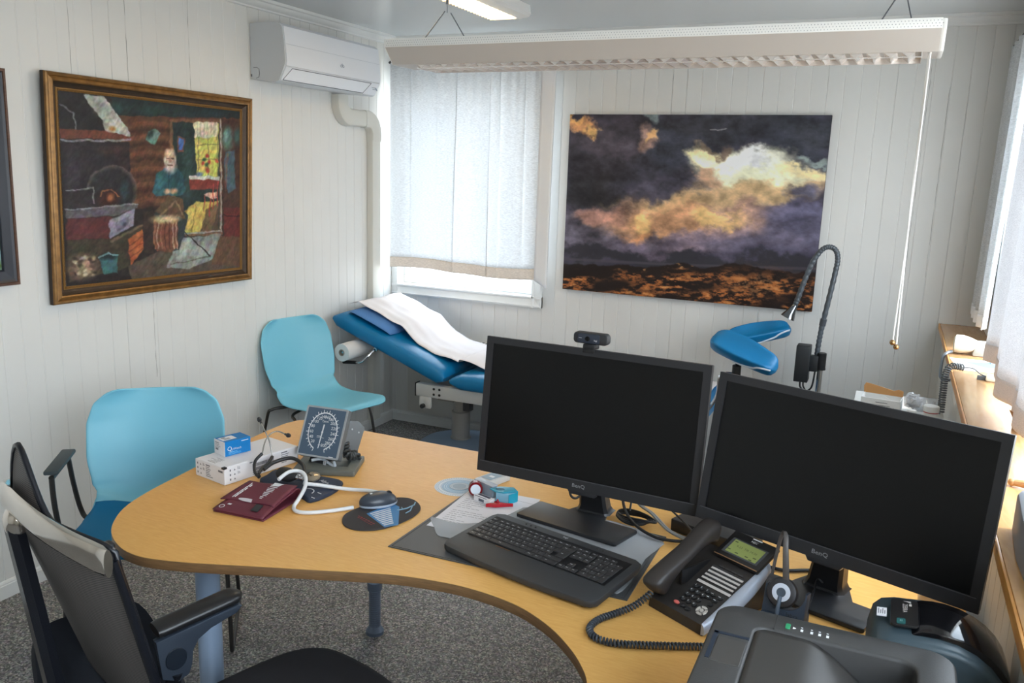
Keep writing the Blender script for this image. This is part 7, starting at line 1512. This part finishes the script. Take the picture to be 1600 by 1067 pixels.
LT = LP @ Matrix.Translation((0.0, 0.0, 0.1795)) @ Matrix.Rotation(R(-6), 4, 'Y')
mb = MB(); mb.prism(rrect(0.034, 0.040, 0.078, 0.140, 0.008), -0.003, 0.0012, 0.0005, 1, M=LT); cpn = mb.build('control_panel', mat('panel black', (36, 34, 34), 0.3), t)
mb = MB(); TT = LT @ Matrix.Translation((0.058, 0.112, 0.0014)) @ Matrix.Rotation(R(-90), 4, 'Z'); mb.text('ZEBRA', 0.011, TT @ Matrix.Translation((0.008, -0.001, 0))); mb.prism([(-0.020, -0.003), (-0.020, 0.009), (-0.012, 0.009), (-0.017, 0.003)], 0, 0.0004, M=TT); mb.prism([(-0.010, 0.006), (-0.002, 0.006), (-0.002, 0.010), (-0.010, 0.010)], 0, 0.0004, M=TT); mb.build('lettering', mat('panel lettering', (196, 190, 186), 0.4), cpn)
mb = MB(); mb.prism(rrect(0.044, 0.044, 0.058, 0.064, 0.003), 0.0012, 0.0020, M=LT); mb.build('teal_key', mat('teal key', (40, 92, 92), 0.35), cpn)
mb = MB(); mb.text('II', 0.010, LT @ Matrix.Translation((0.051, 0.054, 0.0022))); mb.build('key_mark', mat('key mark', (150, 190, 186), 0.4), cpn)
mb = MB(); mb.box((0.012, 0.070, -0.002), (0.028, 0.098, 0.0008), M=LT); lb = mb.build('white_label', M_wc, t)
mb = MB()
for i in range(4): mb.box((0.014 + i*0.0034, 0.074, 0.0008), (0.0156 + i*0.0034, 0.094 - (i % 2)*0.006, 0.0010), M=LT)
mb.build('label_print', M_inkg, lb)
t = thing('green_pen', 'bright green pen on the desk at left front foot of the laser printer', 'pen', (2.70, -3.20, DZ))
mb = MB(); mb.cyl((2.680, -3.195, DZ + 0.0046), (2.728, -3.140, DZ + 0.0046), 0.0044, n=12); mb.build('barrel', mat('pen green', (110, 196, 40), 0.35), t)
mb = MB(); mb.cyl((2.668, -3.2088, DZ + 0.0046), (2.680, -3.195, DZ + 0.0046), 0.001, 0.0044, n=12); mb.build('tip', mat('pen tip', (60, 120, 30), 0.35), t)
# ------------------------------------------------------------------ mesh backed office chair at the left front
t = thing('office_chair', 'office chair with grey mesh back, chrome top bar and black armrest', 'chair', (1.43, -3.35, 0))
M_up = mat('navy black wool', (24, 28, 36), 0.9, bump=(800, 0.4)); M_arm = mat('black leather pad', (26, 26, 28), 0.32); M_alu = mat('polished chrome bar', (226, 218, 208), 0.12, 1.0); M_br = mat('bracket blue grey', (78, 88, 102), 0.25, 0.6); M_post = mat('post black', (26, 28, 34), 0.25, 0.2)
OC = frame((1.403, -3.464, 0), (0.95, -0.32, 0), (0.32, 0.95, 0))
def mesh_mat():
    m = bpy.data.materials.new('ribbed grey mesh'); m.use_nodes = True; nt = m.node_tree; b = nt.nodes['Principled BSDF']; out = nt.nodes['Material Output']
    tc = nt.nodes.new('ShaderNodeTexCoord'); wv = nt.nodes.new('ShaderNodeTexWave'); wv.bands_direction = 'Z'; wv.inputs['Scale'].default_value = 70; wv.inputs['Distortion'].default_value = 0.0
    nt.links.new(tc.outputs['Object'], wv.inputs['Vector']); r = nt.nodes.new('ShaderNodeValToRGB'); r.color_ramp.elements[0].position = 0.25; r.color_ramp.elements[1].position = 0.75
    r.color_ramp.elements[0].color = rgb(62, 60, 60); r.color_ramp.elements[1].color = rgb(112, 106, 102); nt.links.new(wv.outputs['Color'], r.inputs['Fac']); nt.links.new(r.outputs['Color'], b.inputs['Base Color']); b.inputs['Roughness'].default_value = 0.55
    tr = nt.nodes.new('ShaderNodeBsdfTransparent'); mx = nt.nodes.new('ShaderNodeMixShader'); mx.inputs['Fac'].default_value = 0.86
    nt.links.new(tr.outputs['BSDF'], mx.inputs[1]); nt.links.new(b.outputs['BSDF'], mx.inputs[2]); nt.links.new(mx.outputs['Shader'], out.inputs['Surface']); return m
def bk(s, z):
    k = max(0.0, 0.90 - z); hw = 0.242 + 0.004*(k/0.4); y = -0.082*max(0, 1 - abs(s)**2.2)*(1 - 0.5*k/0.4) + k*0.22
    return OC @ Vector((s*hw, y, z))
def ztop(s):
    q = max(0.0, 1 - abs(s)/0.50); q = q*q*(3 - 2*q); return 0.918 + 0.040*(1 - abs(s)**2) + 0.126*q
mb = MB(); mb.grid(lambda u, v: bk(2*u - 1, 0.50 + (ztop(2*u - 1) - 0.50)*v), 40, 40); mb.build('mesh_back', mesh_mat(), t, smooth=80, mods=[('SOLIDIFY', {'thickness': 0.003, 'offset': 0})])
mb = MB(); ed = [bk(1, 0.50 + 0.41*i/10) for i in range(11)] + [bk(1 - 2*i/30, ztop(1 - 2*i/30)) for i in range(1, 30)] + [bk(-1, 0.91 - 0.41*i/10) for i in range(11)]
mb.tube(ed, 0.0062, 8); mb.build('back_rim', M_post, t, smooth=60)
rings = []
rear = OC.to_3x3() @ Vector((0, -1, 0))
for i in range(33):
    s = 1.06 - 2.12*i/32; z = 0.898 + 0.070*max(0, 1 - abs(s)**1.6); p = bk(s, min(z, 0.93)); p = Vector((p.x, p.y, z)) + rear*0.020; e = min(1, max(0, (1.06 - abs(s)))*8 + 0.25); hh = 0.030*(0.70 + 0.30*e) + 0.004*abs(s)**6
    q = bk(max(-1, s - 0.04), 0.9) - bk(min(1, s + 0.04), 0.9); q.z = 0; q.normalize(); nn = Vector((q.y, -q.x, 0)); nn = nn if nn.dot(rear) > 0 else -nn
    rings.append([p + Vector((0, 0, hh*math.sin(a))) + nn*(0.0085*math.cos(a)) for a in [2*PI*j/16 for j in range(16)]])
mb = MB(); mb.loft(rings); mb.build('chrome_bar', M_alu, t, smooth=60)
for s in (1, -1):
    p = bk(s, 0.915); mb = MB(); mb.sphere(p + rear*0.004 + OC.to_3x3() @ Vector((-s*0.022, 0, 0)), 0.013, 14); mb.build('rubber_stop', M_black, t)
    mb = MB(); mb.tube([bk(s*1.01, z) + rear*0.006 for z in (0.895, 0.80, 0.70, 0.60, 0.50)], [0.0085, 0.009, 0.0095, 0.0095, 0.0095], 10); mb.build('side_post', M_post, t, smooth=60)
# rear spine
sp_ = [(Vector((1.352, -3.548, 0.905)), 0.020), (Vector((1.358, -3.545, 0.86)), 0.024), (Vector((1.378, -3.536, 0.72)), 0.027), (Vector((1.402, -3.526, 0.55)), 0.029), (Vector((1.416, -3.500, 0.45)), 0.030), (Vector((1.44, -3.44, 0.405)), 0.030)]
ex_ = OC.to_3x3() @ Vector((1, 0, 0)); ey_ = OC.to_3x3() @ Vector((0, 1, 0))
mb = MB(); mb.loft([[p + ex_*(a*wv) + ey_*(b*0.017) for a, b in ((-1, -0.2), (-0.62, -1), (0.62, -1), (1, -0.2), (0.8, 0.8), (-0.8, 0.8))] for p, wv in sp_]); mb.build('rear_spine', M_post, t)
mb = MB(); mb.sphere(Vector((1.354, -3.545, 0.918)), 0.027, 20, (1, 0.9, 1.35)); mb.build('chrome_bracket', M_alu, t, smooth=60)
# seat
sr = [(p.x, p.y) for p in spline([(-0.205, -0.02, 0), (-0.215, 0.08, 0), (-0.20, 0.20, 0), (-0.10, 0.225, 0), (0.02, 0.215, 0), (0.09, 0.18, 0), (0.12, 0.08, 0), (0.10, -0.04, 0), (0, -0.065, 0), (-0.11, -0.06, 0)], 5, True)]
c_ = (-0.05, 0.08); rings = []
def seat_ring(k, dz): return [OC @ Vector((c_[0] + (x - c_[0])*k, c_[1] + (y - c_[1])*k, 0.44 + dz + 0.115*max(0, (-(x) - 0.02)/0.20)*k*k*(1 if dz > -0.03 else 0.6))) for x, y in sr]
for k, dz in ((0.05, -0.06), (0.9, -0.055), (1.0, -0.03), (1.02, 0.0), (0.97, 0.022), (0.88, 0.026), (0.6, 0.006), (0.05, 0.0)): rings.append(seat_ring(k, dz))
mb = MB(); mb.loft(rings); mb.build('seat', M_up, t, smooth=70)
# armrest
a0, a1 = Vector((1.618, -3.448, 0.692)), Vector((1.688, -3.268, 0.712)); ax = (a1 - a0).normalized(); sd = Vector((ax.y, -ax.x, 0)).normalized(); up_ = sd.cross(ax); rings = []
for i in range(19):
    f = i/18; e = min(f*7 + 0.5, (1-f)*7); k = 1 if e >= 1 else math.sqrt(max(0.03, 1 - (1-e)**2)); p = a0.lerp(a1, f)
    rings.append([p + sd*(0.029*k*abs(math.cos(a))**0.7*math.copysign(1, math.cos(a))) + up_*(0.0145*k*math.sin(a)) for a in [2*PI*j/20 for j in range(20)]])
mb = MB(); mb.loft(rings); mb.build('arm_pad', M_arm, t, smooth=60)
BR = frame(a0.lerp(a1, 0.02) + up_*(-0.016) + sd*0.012, ax, up_)
mb = MB(); pts = [(-0.012, 0.0), (0.170, 0.002), (0.180, -0.004), (0.165, -0.016), (0.105, -0.024), (0.075, -0.036), (0.060, -0.056), (0.054, -0.085), (0.044, -0.105), (0.02, -0.112), (-0.012, -0.09)]
hole = [(0.022 + 0.023*math.cos(a), -0.056 + 0.025*math.sin(a)) for a in [2*PI*i/28 for i in range(28)]]
mb.prism(pts, -0.010, 0.010, 0.003, M=BR); bo = mb.build('arm_bracket', M_br, t)
mb = MB(); mb.prism(hole, 0.0095, 0.0125, 0.001, 1, M=BR); mb.prism(hole, -0.0125, -0.0095, 0.001, 1, M=BR); mb.build('bracket_recess', mat('recess navy', (20, 28, 38), 0.4), bo)
mb = MB(); mb.tube([BR @ Vector((0.02, -0.09, 0)), BR @ Vector((0.0, -0.18, -0.03)), OC @ Vector((0.06, 0.06, 0.40))], 0.016, 10); mb.build('arm_stem', M_post, t)
# base
cb = OC @ Vector((0, 0.06, 0)); mb = MB(); mb.cyl((cb.x, cb.y, 0.09), (cb.x, cb.y, 0.40), 0.026, n=20); mb.build('gas_column', mat('column silver', (170, 166, 160), 0.3, 0.6), t)
def star_base(t, cx, cy, ph, rad):
    mb = MB(); mb.lathe([(0, 0.06), (0.04, 0.06), (0.045, 0.09), (0.035, 0.11), (0, 0.11)], 24, Matrix.Translation((cx, cy, 0))); mb.build('base_hub', M_alu, t)
    for i in range(5):
        a = ph + 2*PI*i/5; c, s = math.cos(a), math.sin(a); mb = MB()
        mb.loft([[Vector((cx + c*r_ - s*w_, cy + s*r_ + c*w_, z_ + h_)) for w_, h_ in ((-ww, -hh), (ww, -hh), (ww, hh), (-ww, hh))] for r_, z_, ww, hh in ((0.03, 0.088, 0.022, 0.018), (rad*0.6, 0.082, 0.018, 0.013), (rad, 0.068, 0.014, 0.010))]); lg = mb.build('base_arm', M_alu, t)
        mb = MB(); x, y = cx + c*rad, cy + s*rad
        for d_ in (-0.011, 0.011): mb.cyl((x - s*(d_ - 0.006), y + c*(d_ - 0.006), 0.0265), (x - s*(d_ + 0.006), y + c*(d_ + 0.006), 0.0265), 0.026, n=18)
        mb.cyl((x, y, 0.026), (x, y, 0.066), 0.006, n=8); mb.build('caster', M_black, lg)
star_base(t, cb.x, cb.y, 0.4, 0.25)

# ------------------------------------------------------------------ stool at the user side of the desk
t = thing('swivel_stool', 'black upholstered swivel stool seat at the concave side of desk, cut by the bottom edge', 'stool', (1.83, -3.31, 0))
ST = frame((1.835, -3.280, 0.010), (0.96, -0.28, 0), (0.28, 0.96, 0)); rings = []
so_ = [(p.x, p.y) for p in spline([(-0.215, -0.12, 0), (-0.222, 0.03, 0), (-0.205, 0.15, 0), (-0.15, 0.212, 0), (-0.05, 0.230, 0), (0.05, 0.230, 0), (0.15, 0.212, 0), (0.205, 0.15, 0), (0.222, 0.03, 0), (0.215, -0.12, 0), (0.16, -0.20, 0), (0, -0.225, 0), (-0.16, -0.20, 0)], 4, True)]
for k, z in ((0.05, 0.395), (0.93, 0.395), (0.99, 0.41), (1.0, 0.435), (0.975, 0.455), (0.90, 0.462), (0.5, 0.460), (0.03, 0.459)): rings.append([ST @ Vector((x*k, y*k, z)) for x, y in so_])
mb = MB(); mb.loft(rings); mb.build('seat', mat('black wool', (30, 27, 30), 0.9, bump=(800, 0.4)), t, smooth=70)
mb = MB(); mb.cyl((1.835, -3.285, 0.09), (1.835, -3.285, 0.395), 0.026, n=20); mb.cyl((1.835, -3.285, 0.37), (1.835, -3.285, 0.3955), 0.09, n=24); mb.build('gas_column', MATS['column silver'], t)
star_base(t, 1.835, -3.285, 0.1, 0.25)
